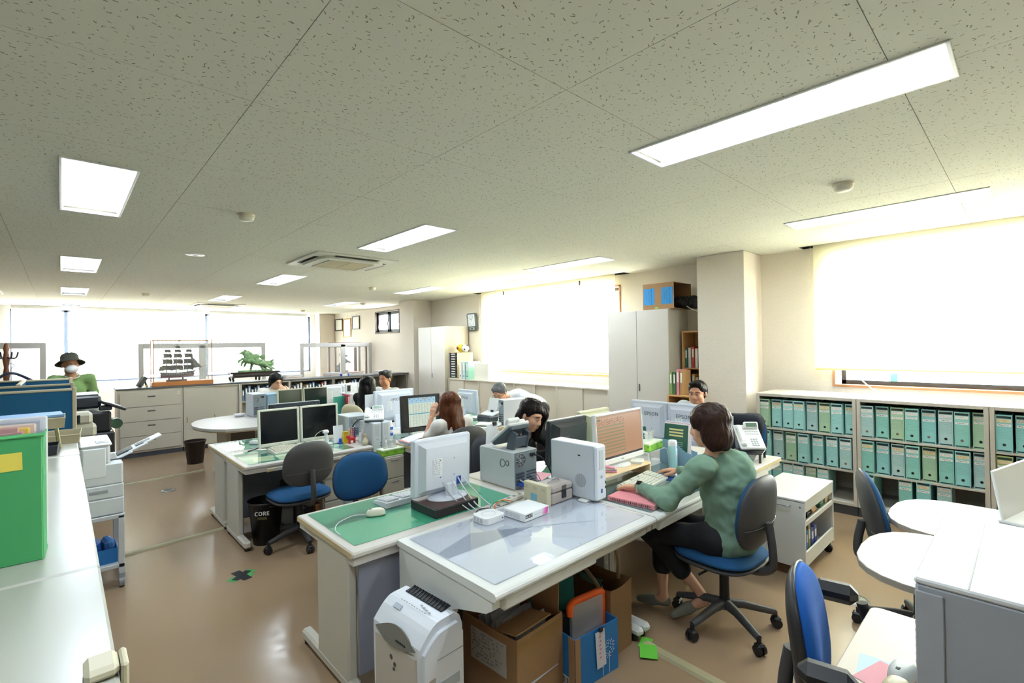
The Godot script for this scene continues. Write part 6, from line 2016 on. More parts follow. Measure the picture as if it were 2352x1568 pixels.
func build_desk_items() -> void:
	var cream := mt("d9d6c6", 0.45)
	var white := m_white()
	var grey_c := mt("b9bcc0", 0.5)
	var wc := mt("d9dade", 0.5)
	# --- desk with green mat: monitor seen from behind on a black box
	var t := thing("monitor_riser", "black and brown box lifting the white monitor on the green mat", "box", v3(1.64, DK + 0.005, -2.36))
	pb(t, "box_body", mt("151414", 0.35), v3(0, 0.024, 0), v3(0.3, 0.048, 0.26), 0.003)
	pb(t, "box_top", mt("4a2f26", 0.35), v3(0, 0.0495, 0), v3(0.296, 0.002, 0.256))
	monitor("white monitor seen from behind on the black box, blue plug at the back", v3(1.68, DK + 0.056, -2.4), PI, 0.41, 0.335, {"y0": -0.005 + 0.02, "tilt": -0.04, "fwd": 0.05, "thick": 0.04, "body": mt("dce1ea", 0.42), "cables": [
		[[v3(-0.05, 0.11, -0.05), v3(-0.06, 0.05, -0.1), v3(-0.08, -0.03, -0.19), v3(-0.1, -0.05, -0.26)], wc], [[v3(0.0, 0.11, -0.05), v3(-0.02, 0.04, -0.1), v3(-0.04, -0.03, -0.19), v3(-0.05, -0.05, -0.27)], wc], [[v3(0.06, 0.1, -0.05), v3(0.03, 0.02, -0.1), v3(0.0, -0.03, -0.2), v3(-0.01, -0.05, -0.27)], grey_c], [[v3(-0.08, 0.11, -0.05), v3(-0.12, 0.03, -0.12), v3(-0.16, -0.04, -0.2), v3(-0.18, -0.05, -0.27)], wc]]})
	keyboard("white keyboard half hidden behind the white monitor on the green mat", v3(1.6, DK + 0.005, -2.66), PI, mt("d5d7da", 0.45))
	t = mouse("cream mouse lying on the bright green desk mat", v3(1.29, DK + 0.005, -2.53), 1.2, mt("dedbc8", 0.4))
	pt(t, "mouse_cable", wc, curve([v3(0.0, 0.008, -0.05), v3(0.02, 0.006, -0.12), v3(-0.06, 0.006, -0.2), v3(-0.16, 0.006, -0.22), v3(-0.24, 0.006, -0.2)], 24), 0.0025, 5)
	# --- white front desk
	t = thing("wifi_router", "small flat white router with vents on the front desk", "router", v3(1.69, DK + 0.005, -2.02))
	var s := S()
	prism(s, rrect(0.14, 0.125, 0.025, 5), 0.0, 0.032, flat_y())
	obj("shell", s, mt("eaecee", 0.4), t)
	s = S()
	for r in 3:
		for k in 3: bx(s, v3(-0.0705, 0.009 + 0.007 * k, -0.03 + 0.026 * r), v3(0.0015, 0.0025, 0.016))
	obj("vents", s, mt("8f9399", 0.6), t)
	s = S()
	var ring := []
	for k in 25: ring.append(v3(cos(TAU * k / 24.0) * 0.042, 0.0322, sin(TAU * k / 24.0) * 0.036))
	tube(s, ring, 0.0012, 4)
	obj("ring_mark", s, mt("cfd3d8", 0.4), t)
	pb(t, "port", m_black(), v3(0.045, 0.016, 0.0625), v3(0.008, 0.005, 0.002))
	t = thing("network_box", "white network box with pink corner print on the front desk", "router", v3(1.89, DK + 0.005, -1.93), 0.04)
	pb(t, "case", mt("eceef0", 0.4), v3(0, 0.022, 0), v3(0.2, 0.044, 0.16), 0.003)
	pb(t, "name_plate", mt("1c1d20", 0.4), v3(-0.066, 0.026, 0.0805), v3(0.055, 0.018, 0.0012))
	text(t, "plate_lettering", "biz X-CP", 0.011, mt("e6e6e6", 0.5), Transform3D(Basis(), v3(-0.066, 0.026, 0.0815)), 0.0006, true)
	for k in 4: pb(t, "pink_stripe", mt(["e9b3d6", "e388c2", "d95fae", "d33f9b"][k], 0.5), v3(0.05 + 0.011 * k, 0.024, 0.0806), v3(0.011, 0.034, 0.0012), 0, R3(0, 0, -0.2))
	s = S()
	for k in 8: bx(s, v3(-0.02 + 0.009 * k, 0.022, 0.0806), v3(0.002, 0.002, 0.001))
	obj("status_lights", s, mt("b28aa0", 0.5), t)
	s = S()
	for r in 4:
		for k in 12: bx(s, v3(-0.1004, 0.012 + 0.006 * r, -0.065 + 0.0095 * k), v3(0.001, 0.003, 0.004))
	obj("side_vents", s, mt("a5a9ae", 0.6), t)
	t = thing("punched_beige_box", "beige perforated metal box standing beside the cash box", "equipment box", v3(2.07, DK + 0.005, -2.02))
	pb(t, "case", mt("cdc6a8", 0.45), v3(0, 0.06, 0), v3(0.04, 0.12, 0.19), 0.003)
	s = S()
	for g in [[0.1, -0.07], [0.1, 0.0], [0.1, 0.07], [0.02, -0.07], [0.02, 0.07]]:
		for r in 3:
			for k in 4: cyl(s, v3(-0.0199, g[0] - 0.007 * r, g[1] - 0.012 + 0.008 * k), v3(-0.0206, g[0] - 0.007 * r, g[1] - 0.012 + 0.008 * k), 0.0018, -1, 6)
	obj("punched_holes", s, mt("5c5646", 0.7), t)
	pb(t, "blue_sticker", mt("7cb9cf", 0.5), v3(-0.0205, 0.04, -0.01), v3(0.001, 0.04, 0.05))
	t = thing("cash_box", "greige metal cash box with folding handle and black lock", "cash box", v3(2.19, DK + 0.005, -2.0))
	var cb := mt("b5aaa2", 0.45)
	pb(t, "base", cb, v3(0, 0.032, 0), v3(0.19, 0.064, 0.15), 0.008)
	pb(t, "lid", cb, v3(0, 0.086, 0), v3(0.194, 0.042, 0.154), 0.012)
	pb(t, "lock", mt("2b2e2f", 0.4), v3(0.01, 0.05, 0.078), v3(0.04, 0.05, 0.006), 0.008)
	pb(t, "name_plate", mt("5a5450", 0.4), v3(0.01, 0.09, 0.0785), v3(0.04, 0.02, 0.002))
	pt(t, "handle", mt("c9ccd0", 0.25, 0.9), curve([v3(-0.05, 0.108, 0), v3(-0.03, 0.122, 0.01), v3(0.03, 0.122, 0.01), v3(0.05, 0.108, 0)], 12), 0.004, 6)
	t = tower_pc("slim white desktop computer standing upright on the front desk", v3(2.35, DK + 0.017, -1.945), 0.0, v3(0.1, 0.325, 0.34), {"body": mt("cfd6dd", 0.42), "front": mt("dfe6ee", 0.38)})
	pb(t, "stand_foot", white, v3(0, -0.008, 0.1), v3(0.17, 0.016, 0.06), 0.006)
	pb(t, "stand_foot", white, v3(0, -0.008, -0.1), v3(0.17, 0.016, 0.06), 0.006)
	s = S()
	for r in 13:
		for k in 13:
			var q := v2(-6 + k, -6 + r) * 0.0062
			if q.length() < 0.041: cyl(s, v3(-0.0499, 0.105 + q.y, 0.07 + q.x), v3(-0.0506, 0.105 + q.y, 0.07 + q.x), 0.0021, -1, 6)
	obj("round_side_vent", s, mt("5f666d", 0.6), t)
	pb(t, "side_tag", m_black(), v3(-0.0505, 0.255, 0.06), v3(0.001, 0.008, 0.018))
	pb(t, "processor_sticker", mt("4a76b5", 0.4), v3(0.0, 0.055, 0.1895), v3(0.018, 0.024, 0.001))
	# --- large tower with the telephone
	t = tower_pc("grey desktop computer with loop emblem under the dark telephone", v3(2.26, DK + 0.001, -2.48), PI, v3(0.215, 0.245, 0.34), {"body": mt("c3c7c9", 0.4)})
	s = S()
	var loop := []
	for k in 41:
		var a := TAU * k / 40.0
		var g := 0.042 / (1.0 + sin(a) * sin(a)) * (1.0 + 0.25 * cos(a))
		loop.append(v3(0.109, 0.165 + g * sin(a) * cos(a) * 1.5 - g * cos(a) * 0.12, -0.09 + g * cos(a)))
	tube(s, loop, 0.0028, 5)
	obj("loop_emblem", s, mt("7b7f84", 0.35, 0.4), t)
	pt(t, "power_cable", m_black(), curve([v3(-0.06, 0.21, -0.18), v3(-0.09, 0.19, -0.24), v3(-0.13, 0.11, -0.27), v3(-0.16, 0.02, -0.3), v3(-0.2, 0.008, -0.33)], 20), 0.005, 6)
	pt(t, "grey_cable", mt("c8cacc", 0.5), curve([v3(0.06, 0.06, -0.175), v3(0.05, 0.04, -0.23), v3(0.04, 0.008, -0.27), v3(0.1, 0.008, -0.33)], 20), 0.005, 6)
	for k in 3: pt(t, "thin_cable", mt(["7d86a8", "b5b9bd", "8d9296"][k], 0.5), curve([v3(-0.02 - 0.02 * k, 0.08, -0.175), v3(-0.03 - 0.02 * k, 0.07, -0.22), v3(-0.03 - 0.025 * k, 0.01, -0.24)], 12), 0.003, 5)
	pb(t, "blue_plug", mt("1d3f9c", 0.45), v3(0.06, 0.035, -0.195), v3(0.05, 0.02, 0.04), 0.004)
	desk_phone("dark-backed telephone propped steeply on the grey computer", v3(2.27, DK + 0.2465, -2.47), PI, {"tilt": 0.62, "lift": 0.1})
	t = thing("paper_clip_board", "white card held by a black clip behind the dark telephone", "card", v3(2.36, DK + 0.001, -2.78))
	pb(t, "card", mt("e4e6ea", 0.6), v3(0, 0.18, 0), v3(0.11, 0.36, 0.004), 0.001, R3(0.1))
	pb(t, "black_clip", m_black(), v3(0.02, 0.36, 0.02), v3(0.035, 0.03, 0.02), 0.004)
	# --- person in black: monitors with backs to the camera
	monitor("black monitor seen from behind next to the person in black", v3(2.86, DK + 0.001, -2.44), PI, 0.44, 0.335, {"y0": 0.045, "body": mt("23292f", 0.35), "dark": true, "thick": 0.05})
	monitor("old greenish-beige monitor seen from behind with side vents", v3(3.4, DK + 0.001, -2.6), PI, 0.42, 0.29, {"y0": 0.085, "body": mt("c9c8ab", 0.5), "thick": 0.12, "plate": false, "slots": true})
	for k in 3:
		t = thing("loose_paper", ["white sheet beside the black monitor", "pink sheet near the grey computer", "white pad by the hands of the person in black"][k], "paper", v3([2.62, 2.5, 3.05][k], DK + 0.0048, [-2.3, -2.42, -2.78][k]), 0.3 * k, "papers of the person in black")
		pb(t, "sheet", mt(["eceff2", "e8a9b4", "e9ebef"][k], 0.7), v3(0, 0.002 + 0.006 * (k / 2), 0), v3(0.2, 0.003 + 0.012 * (k / 2), 0.14), 0.001)
	mouse("white mouse on the green mat behind the grey computer", v3(2.52, DK + 0.005, -2.24), 0.4, mt("dfe2e4", 0.4))
	# --- typing person's desk
	var im := Image.create(256, 144, false, Image.FORMAT_RGB8)
	im.fill(Color("b98a66"))
	for k in 9: im.fill_rect(Rect2i(4, 34 + k * 11, 150, 5), Color("8f8560"))
	for k in 60: im.fill_rect(Rect2i(8 + (k * 53) % 150, 12 + (k * 29) % 18, 4, 2), Color("5a3e2c"))
	im.fill_rect(Rect2i(0, 0, 256, 6), Color("9b7455"))
	im.fill_rect(Rect2i(6, 10, 18, 5), Color("4c6a4a"))
	im.fill_rect(Rect2i(0, 137, 256, 7), Color("22211f"))
	t = thing("monitor_shelf", "light wooden monitor shelf in front of the typing person", "monitor shelf", v3(2.80, DK + 0.005, -1.985))
	var pine := noise_mat("pine", "d9bd92", "e8d0a8", 0.02, 0.5, 0.3, v3(1, 6, 6))
	pb(t, "shelf_board", pine, v3(0, 0.088, 0), v3(0.56, 0.015, 0.24), 0.002)
	for sx in [-1.0, 1.0]: pb(t, "shelf_side", pine, v3(sx * 0.272, 0.04, 0), v3(0.015, 0.08, 0.24), 0.002)
	monitor("white monitor with brown striped screen before the typing person", v3(2.85, DK + 0.101, -2.0), 0.0, 0.56, 0.345, {"y0": 0.03, "bezel": 0.014, "chin": 0.035, "screen": screen_mat("screen_brown", im, 0.75), "front_logo": "EPSON", "thick": 0.03})
	keyboard("cream keyboard under the typing person's left hand", v3(2.84, DK + 0.005, -1.78), 0.12, mt("dcdccf", 0.45))
	t = thing("mouse_pad", "blue mouse pad under the typing person's right hand", "mouse pad", v3(3.13, DK + 0.005, -1.76), 0.1)
	s = S()
	prism(s, rrect(0.19, 0.2, 0.02), 0.0, 0.004, flat_y())
	obj("pad_sheet", s, mt("17408f", 0.7), t)
	mouse("white mouse in the typing person's right hand", v3(3.14, DK + 0.009, -1.755), 0.1, mt("e6e8ea", 0.35))
	t = thing("pink_book", "pink soft-cover book lying under the watch arm", "book", v3(2.53, DK + 0.005, -1.62), 0.1)
	pb(t, "pages", mt("f0ede8", 0.8), v3(0, 0.012, 0), v3(0.205, 0.018, 0.29))
	for yy in [0.0015, 0.0228]: pb(t, "cover", mt("dc8d94", 0.6), v3(0, yy, 0), v3(0.212, 0.002, 0.298))
	pb(t, "spine", mt("d98a92", 0.6), v3(-0.105, 0.012, 0), v3(0.003, 0.023, 0.298))
	s = S()
	for k in 22: bx(s, v3(-0.1068, 0.011, -0.13 + 0.012 * k), v3(0.0006, 0.008 + 0.004 * (k % 3), 0.006))
	obj("spine_print", s, mt("5a3a40", 0.6), t)
	t = thing("stapler", "small pink stapler on the wooden monitor shelf", "stapler", v3(2.64, DK + 0.101, -1.9), 0.5)
	pb(t, "base", mt("d98aa0", 0.4), v3(0, 0.006, 0), v3(0.03, 0.008, 0.09), 0.003)
	pb(t, "magazine", mt("b5b8bd", 0.3, 0.7), v3(0, 0.018, 0), v3(0.018, 0.01, 0.085), 0.002)
	pb(t, "lever", mt("e79fb4", 0.4), v3(0, 0.034, -0.005), v3(0.028, 0.016, 0.08), 0.007, R3(0.12))
	t = thing("memo_pad", "white memo pad on the wooden monitor shelf", "memo pad", v3(3.0, DK + 0.101, -1.93), 0.4)
	for k in 3: pb(t, "leaf_stack", mt("e5e3d8", 0.8), v3(0, 0.003 + 0.005 * k, 0), v3(0.12, 0.005, 0.085), 0.001, R3(0, 0.06 * k))
	t = thing("wire_stand", "white wire stand carrying the green tissue box", "stand", v3(3.28, DK + 0.005, -2.0))
	s = S()
	for sx in [-1.0, 1.0]:
		tube(s, curve([v3(sx * 0.15, 0.004, 0.08), v3(sx * 0.14, 0.1, 0.075), v3(sx * 0.13, 0.13, 0.06), v3(sx * 0.13, 0.13, -0.06), v3(sx * 0.14, 0.1, -0.075), v3(sx * 0.15, 0.004, -0.08)], 24), 0.003, 6)
	for k in 7: tube(s, [v3(-0.13, 0.131, -0.06 + 0.02 * k), v3(0.13, 0.131, -0.06 + 0.02 * k)], 0.0022, 5)
	obj("wires", s, mt("e8e8ea", 0.4), t)
	tissue_box("green leaf-print tissue box on the white wire stand", v3(3.28, DK + 0.1395, -2.0), 0.1)
	t = thing("drink_bottle", "pale blue flask with white lid and pink drawings", "bottle", v3(3.38, DK + 0.005, -1.86))
	s = S()
	lathe(s, Vector3.ZERO, [v2(0, 0), v2(0.03, 0.0), v2(0.033, 0.006), v2(0.033, 0.16), v2(0.03, 0.165)], 24)
	obj("flask", s, mt("a6d3d8", 0.35), t)
	s = S()
	lathe(s, Vector3.ZERO, [v2(0.032, 0.164), v2(0.033, 0.19), v2(0.028, 0.205), v2(0, 0.21)], 24)
	obj("lid", s, mt("eceaec", 0.35), t)
	for k in 6:
		var a := -1.9 + 0.5 * (k % 3)
		pb(t, "drawing", mt(["e06aa0", "3d8a8c", "d94f7a", "f0c85a", "e58ab8", "3f6fb5"][k], 0.5), v3(cos(a + 2.2) * 0.0335, 0.045 + 0.028 * k * 0.8, sin(a + 2.2) * 0.0335), v3(0.016, 0.018, 0.003), 0.003, R3(0, PI / 2 - a - 2.2))
	t = thing("file_holder", "blue-grey open magazine holder with a dipping front", "file holder", v3(3.52, DK + 0.005, -1.9), 0)
	var fp := PackedVector2Array([v2(-0.12, 0), v2(0.14, 0), v2(0.14, 0.1)])
	for k in 7: fp.append(v2(0.13 - 0.028 * k, 0.1 + 0.085 * (0.5 - 0.5 * cos(PI * k / 6.0))))
	fp.append(v2(-0.12, 0.185))
	for sx in [-1.0, 1.0]:
		s = S()
		prism(s, fp, -0.0015, 0.0015, Transform3D(Basis(v3(0, 0, 1), v3(0, 1, 0), v3(-1, 0, 0)), v3(sx * 0.05, 0, 0)))
		obj("side_wall", s, mt("7f9fb2", 0.5), t)
	pb(t, "back_wall", mt("7f9fb2", 0.5), v3(0, 0.092, -0.12), v3(0.1, 0.184, 0.003))
	pb(t, "floor_panel", mt("7f9fb2", 0.5), v3(0, 0.002, 0.01), v3(0.1, 0.003, 0.26))
	var gim := Image.create(128, 180, false, Image.FORMAT_RGB8)
	gim.fill(Color("2b5a4a"))
	for k in 3: gim.fill_rect(Rect2i(26, 22 + k * 15, 76, 8), Color("d8c68e"))
	for k in 4: gim.fill_rect(Rect2i(12, 86 + k * 9, 90, 3), Color("a9bdb2"))
	gim.fill_rect(Rect2i(70, 140, 26, 10), Color("c0564f"))
	t = thing("green_magazine", "dark green booklet with yellow title leaning in the blue-grey holder", "magazine", v3(3.5, DK + 0.02, -1.9), -PI / 2)
	var X := Transform3D(R3(-0.12, 0, 0), v3(0.0, 0.01, 0.015))
	pb(t, "pages", mt("e7e5de", 0.8), X * v3(0, 0.14, -0.004), v3(0.2, 0.28, 0.008), 0.001, X.basis)
	s = S()
	qu(s, X * v3(-0.1, 0, 0.001), X * v3(0.1, 0, 0.001), X * v3(0.1, 0.28, 0.001), X * v3(-0.1, 0.28, 0.001))
	obj("cover_print", s, tex_mat("green_cover", gim, 0.35), t)
	for k in 3:
		t = thing("document_folder", ["clear folder with papers in the blue-grey holder", "pink folder in the blue-grey holder", "white folder in the blue-grey holder"][k], "folder", v3(3.52 + 0.012 * k, DK + 0.02, -1.9), -PI / 2, "folders in the blue-grey holder")
		pb(t, "folder_sheet", mt(["dfe3e2", "e0aab2", "cfe0ea"][k], 0.5), v3(0, 0.15 + 0.005 * k, 0), v3(0.21, 0.29, 0.006), 0.001, R3(-0.04))
	# head desk of the front island
	for k in 2:
		monitor(["white monitor back with lettering, beside the striped screen", "white monitor back with lettering, partly behind the typing person"][k], v3(3.87, DK + 0.001, [-2.36, -1.985][k]), PI / 2, 0.368, 0.35, {"y0": 0.075, "tilt": -0.03, "body": mt("ccd0dc", 0.42), "logo": "EPSON", "logo_size": 0.034, "logo_x": [-0.05, 0.02][k], "slots": true, "thick": 0.03, "fwd": 0.02})
	for k in 4:
		t = book(["mint binder standing beside the monitor pair", "dark green binder standing beside the monitor pair", "white binder standing beside the monitor pair", "blue file standing beside the monitor pair"][k], v3(3.66, DK + 0.001, [-2.35, -2.31, -2.38, -2.41][k]), -PI / 2, 0.03, [0.23, 0.22, 0.2, 0.21][k], 0.12, mt(["b5d6cd", "2f5f55", "e3e6e8", "3d6aa3"][k], 0.5), "files beside the monitor pair", 0.0, "binder", "desk_file")
	t = thing("phone_stand", "black metal stand under the telephone on the head desk", "stand", v3(4.05, DK + 0.001, -1.56), 0.2)
	pb(t, "plate", mt("2a2c2f", 0.4), v3(0, 0.07, 0), v3(0.24, 0.008, 0.22), 0.002)
	for sx in [-1.0, 1.0]:
		for sz in [-1.0, 1.0]: pb(t, "leg", mt("2a2c2f", 0.4), v3(sx * 0.11, 0.034, sz * 0.095), v3(0.018, 0.068, 0.018), 0.002)
	desk_phone("white telephone with big keypad on the black stand", v3(4.05, DK + 0.0755, -1.56), -0.85, {"tilt": 0.7, "lift": 0.1})
	t = thing("memo_box", "small white memo block under the black phone stand", "memo block", v3(4.05, DK + 0.001, -1.55))
	for k in 4: pb(t, "memo_sheets", mt("e8e8ea", 0.8), v3(0, 0.006 + 0.011 * k, 0), v3(0.09, 0.01, 0.09), 0.001, R3(0, 0.1 * k))
	# coat over the chair
	var ch := office_chair("office chair of the dark-haired person, draped with a navy jacket", v3(4.78, 0, -1.98), -PI / 2 - 0.4, {"seat": 0.44})
	t = thing("suit_jacket", "navy suit jacket hanging over the chair back", "jacket", v3(4.72, 0, -1.9), -PI / 2 + 0.35)
	obj("cloth", sdf_mesh([["c", v3(-0.13, 0.89, -0.12), v3(0.13, 0.89, -0.12), 0.06, 0.06], ["c", v3(-0.15, 0.87, -0.12), v3(-0.18, 0.5, -0.13), 0.055, 0.045], ["c", v3(0.15, 0.87, -0.12), v3(0.18, 0.5, -0.13), 0.055, 0.045], ["c", v3(-0.07, 0.85, -0.14), v3(-0.07, 0.45, -0.15), 0.06, 0.07], ["c", v3(0.07, 0.85, -0.14), v3(0.07, 0.45, -0.15), 0.06, 0.07]], 0.016, 0.06, 0.012, 9.0), mt("141a28", 0.9), t)
	pb(t, "white_tag", mt("d9dbe0", 0.6), v3(-0.1, 0.88, -0.03), v3(0.09, 0.1, 0.002))
	# --- middle island, first pair of desks
	for k in 2:
		monitor(["cream monitor switched off, first of the pair on the middle desk", "cream monitor switched off, second of the pair on the middle desk"][k], v3([1.535, 1.925][k], DK + 0.005, -5.0), [0.0, -0.04][k], 0.375, 0.355, {"y0": 0.012, "tilt": -0.05, "bezel": 0.02, "chin": 0.032, "fwd": 0.03, "rim": mt("d8d7c6", 0.45), "body": mt("d8d7c6", 0.45), "front_logo": "EPSON", "screen": mt("0c0f11", 0.16)})
	keyboard("cream keyboard before the switched-off monitors", v3(1.6, DK + 0.005, -4.72), 0.1, cream, 0.44, 0.17, mt("cfcbb8", 0.5))
	mouse("white mouse on the green mat behind the switched-off monitors", v3(1.4, DK + 0.005, -5.28), 0.8, mt("e3e5e3", 0.4))
	pt(thing("keyboard_cable", "grey cable looping above the cream keyboard", "cable", v3(1.8, DK + 0.006, -4.72)), "cable", mt("c9c6b4", 0.5), curve([v3(-0.02, 0.03, -0.05), v3(0.02, 0.1, -0.06), v3(0.09, 0.13, -0.05), v3(0.12, 0.08, -0.04), v3(0.08, 0.01, -0.03)], 24), 0.0035, 6)
	pt(thing("black_cables", "black cables between the two middle desks", "cable", v3(1.35, DK + 0.006, -4.98)), "cable", m_black(), curve([v3(0.14, 0.015, 0.03), v3(0.05, 0.02, 0.0), v3(-0.04, 0.004, 0.02), v3(-0.1, 0.003, 0.05)], 20), 0.005, 6)
	t = thing("web_camera", "white round-headed scanner on a stand before the second monitor", "scanner", v3(1.9, DK + 0.005, -4.72), 0)
	pb(t, "base", mt("e3e5e5", 0.4), v3(0, 0.008, 0), v3(0.1, 0.016, 0.07), 0.005)
	pc(t, "neck", mt("e3e5e5", 0.4), v3(0, 0.014, 0), v3(-0.012, 0.11, 0), 0.022, 0.014)
	s = S()
	lathe(s, v3(-0.012, 0.125, 0), [v2(0, -0.022), v2(0.026, -0.015), v2(0.032, 0.0), v2(0.022, 0.016), v2(0, 0.02)], 18)
	obj("head", s, mt("e9ebea", 0.35), t)
	t = thing("memo_card_holder", "white card standing in a blue clip holder", "card holder", v3(2.0, DK + 0.005, -4.69), 0.05)
	pb(t, "card", mt("e8ebee", 0.7), v3(0, 0.09, 0), v3(0.1, 0.17, 0.002), 0, R3(-0.08))
	pb(t, "blue_clip", mt("1c4fb0", 0.4), v3(0.015, 0.025, 0.012), v3(0.03, 0.05, 0.02), 0.009)
	pb(t, "clip_base", mt("1c4fb0", 0.4), v3(0.015, 0.004, 0.01), v3(0.05, 0.008, 0.05), 0.003)
	t = thing("pen_holder", "red dog-shaped pen holder with pens", "pen holder", v3(2.1, DK + 0.001, -4.6), 0.1)
	var red := mt("c3262c", 0.4)
	pb(t, "dog_body", red, v3(0, 0.045, 0), v3(0.07, 0.03, 0.03), 0.006)
	for x in [-0.027, 0.027]: pb(t, "dog_leg", red, v3(x, 0.016, 0), v3(0.014, 0.032, 0.028), 0.003)
	pb(t, "dog_head", red, v3(-0.04, 0.068, 0), v3(0.036, 0.03, 0.026), 0.005)
	pb(t, "dog_tail", red, v3(0.04, 0.06, 0), v3(0.008, 0.02, 0.01), 0.002)
	var pencils := [["d8b31e", 0.02], ["e38aa0", 0.045], ["c24f7a", 0.03], ["39455a", 0.05]]
	for k in 4:
		t = thing("pen", ["yellow highlighter in the dog pen holder", "pink pen in the dog pen holder", "dark pink pen in the dog pen holder", "dark blue pen in the dog pen holder"][k], "pen", v3(2.085 + 0.014 * k, DK + 0.06, -4.6), 0, "pens in the dog pen holder")
		pc(t, "barrel", mt(pencils[k][0], 0.4), Vector3.ZERO, v3(0.004 * k - 0.008, 0.075 + pencils[k][1] * 0.5, -0.004), 0.0055, -1, 8)
		pc(t, "cap", mt("e6e6e2", 0.4), v3(0.004 * k - 0.008, 0.075 + pencils[k][1] * 0.5, -0.004), v3(0.004 * k - 0.008, 0.085 + pencils[k][1] * 0.5, -0.004), 0.0058, 0.003, 8)
	t = thing("yellow_box", "small yellow box behind the dog pen holder", "box", v3(2.06, DK + 0.001, -4.66))
	pb(t, "carton", mt("d9b81f", 0.5), v3(0, 0.055, 0), v3(0.05, 0.11, 0.03), 0.004)
	pb(t, "flap", mt("e3c63a", 0.5), v3(0, 0.112, 0.004), v3(0.048, 0.004, 0.03), 0.001)
	t = thing("hand_cream_tube", "white tube standing next to the dog pen holder", "tube", v3(2.165, DK + 0.001, -4.56))
	pc(t, "tube_body", mt("e6e8ea", 0.35), v3(0, 0.02, 0), v3(0, 0.1, 0), 0.014, 0.01)
	pc(t, "tube_cap", mt("cfd3d6", 0.4), Vector3.ZERO, v3(0, 0.021, 0), 0.014)
	t = thing("diffuser_bottle", "round clear bottle with a wooden stopper", "bottle", v3(2.155, DK + 0.001, -4.43))
	s = S()
	lathe(s, Vector3.ZERO, [v2(0, 0), v2(0.022, 0.0), v2(0.034, 0.02), v2(0.034, 0.04), v2(0.015, 0.062), v2(0.013, 0.075)], 20)
	obj("glass_bulb", s, mt("c9c3a5", 0.15), t)
	pc(t, "stopper", mt("b79a68", 0.6), v3(0, 0.074, 0), v3(0, 0.1, 0), 0.014, 0.012)
	for k in 2:
		tower_pc(["light grey desktop computer under the white telephone, middle island", "light grey desktop computer beside the brown-haired person's papers"][k], v3([2.265, 2.372][k], [DK + 0.001, 0.621][k] if k == 0 else 0.621, [-4.44, -4.46][k]) if false else v3([2.256, 2.353][k], 0.621, [-4.52, -4.52][k]), 0, v3(0.094, 0.29, 0.26), {"body": mt("c6cbd0", 0.42), "front": mt("ced5db", 0.4)})
	t = desk_phone("white telephone with grey display on the light grey computers", v3(2.3, 0.912, -4.52), -0.5, {"tilt": 0.3, "lift": 0.055})
	pt(t, "coiled_cord", mt("e2e4e6", 0.5), coil(v3(-0.09, 0.03, 0.1), v3(-0.13, -0.18, 0.16), 0.008, 13), 0.0022, 4)
	tower_pc("light grey desktop computer turned backwards behind the switched-off monitors", v3(2.33, DK + 0.001, -5.05), PI, v3(0.26, 0.22, 0.3), {"body": mt("bfc6cc", 0.42)})
	pt(thing("black_loop_cable", "thick black cable arching beside the backwards computer", "cable", v3(2.2, DK + 0.002, -4.8)), "cable", m_black(), curve([v3(-0.03, 0.02, 0), v3(0.0, 0.13, 0.0), v3(0.07, 0.19, 0), v3(0.15, 0.16, 0), v3(0.18, 0.03, 0)], 28), 0.007, 8)
	tissue_box("green leaf-print tissue box on the low pedestal", v3(2.3, 0.621, -4.2), 0.05)
	monitor("wide black monitor seen from behind, rear row of the middle island", v3(1.82, DK + 0.005, -5.36), PI, 0.53, 0.33, {"y0": 0.04, "body": mt("1f2731", 0.35), "rim": mt("aab0b4", 0.4), "dark": true, "plate": false})
	# basket and folders beside the pedestal under the desk
	t = thing("storage_basket", "beige perforated plastic basket hanging beside the desk pedestal", "basket", v3(2.06, 0.12, -4.24))
	s = S()
	for sx in [-1.0, 1.0]:
		bx(s, v3(sx * 0.11, 0.12, 0), v3(0.006, 0.24, 0.12), 0.001)
		bx(s, v3(0, 0.12, sx * 0.06), v3(0.22, 0.24, 0.006), 0.001)
	bx(s, v3(0, 0.003, 0), v3(0.22, 0.006, 0.12))
	obj("walls", s, mt("c9c3ac", 0.5), t)
	s = S()
	for r in 9:
		for k in 14: bx(s, v3(-0.09 + 0.0138 * k, 0.03 + 0.02 * r, 0.0635), v3(0.006, 0.011, 0.001))
	obj("perforations", s, mt("7f7a68", 0.7), t)
	for k in 5:
		t = thing("upright_folder", ["yellow-edged guide folder in the beige basket", "clear folder in the beige basket, first", "clear folder in the beige basket, second", "grey folder in the beige basket", "white folder in the beige basket, rearmost"][k], "folder", v3(2.06, 0.13, -4.205 - 0.02 * k), 0, "folders in the beige basket")
		pb(t, "folder_sheet", mt(["d6cf4a", "d9dde0", "cfd4d8", "b9bec4", "e3e5e6"][k], 0.5), v3(0.01, 0.17 + 0.012 * k, 0), v3(0.19, 0.34, 0.006), 0.001)
		if k == 0:
			pb(t, "title_sheet", mt("e9e9e6", 0.7), v3(0.015, 0.17, 0.0035), v3(0.165, 0.3, 0.001))
			s = S()
			for r in 3:
				for q in 4:
					var c := v3(-0.035 + 0.036 * q, 0.27 - 0.045 * r, 0.0045)
					for e in 3: bx(s, c + v3(0, -0.008 + 0.008 * e, 0), v3(0.022 - 0.005 * ((e + q) % 2), 0.003, 0.001))
					bx(s, c, v3(0.003, 0.024, 0.001))
			obj("title_strokes", s, mt("2a2a2a", 0.6), t)
	# --- middle island, person with brown hair
	im = Image.create(256, 200, false, Image.FORMAT_RGB8)
	im.fill(Color("0a0b0c"))
	im.fill_rect(Rect2i(44, 8, 188, 184), Color("cdd9c9"))
	im.fill_rect(Rect2i(44, 8, 188, 36), Color("9fc3d8"))
	im.fill_rect(Rect2i(150, 14, 14, 8), Color("e39b46"))
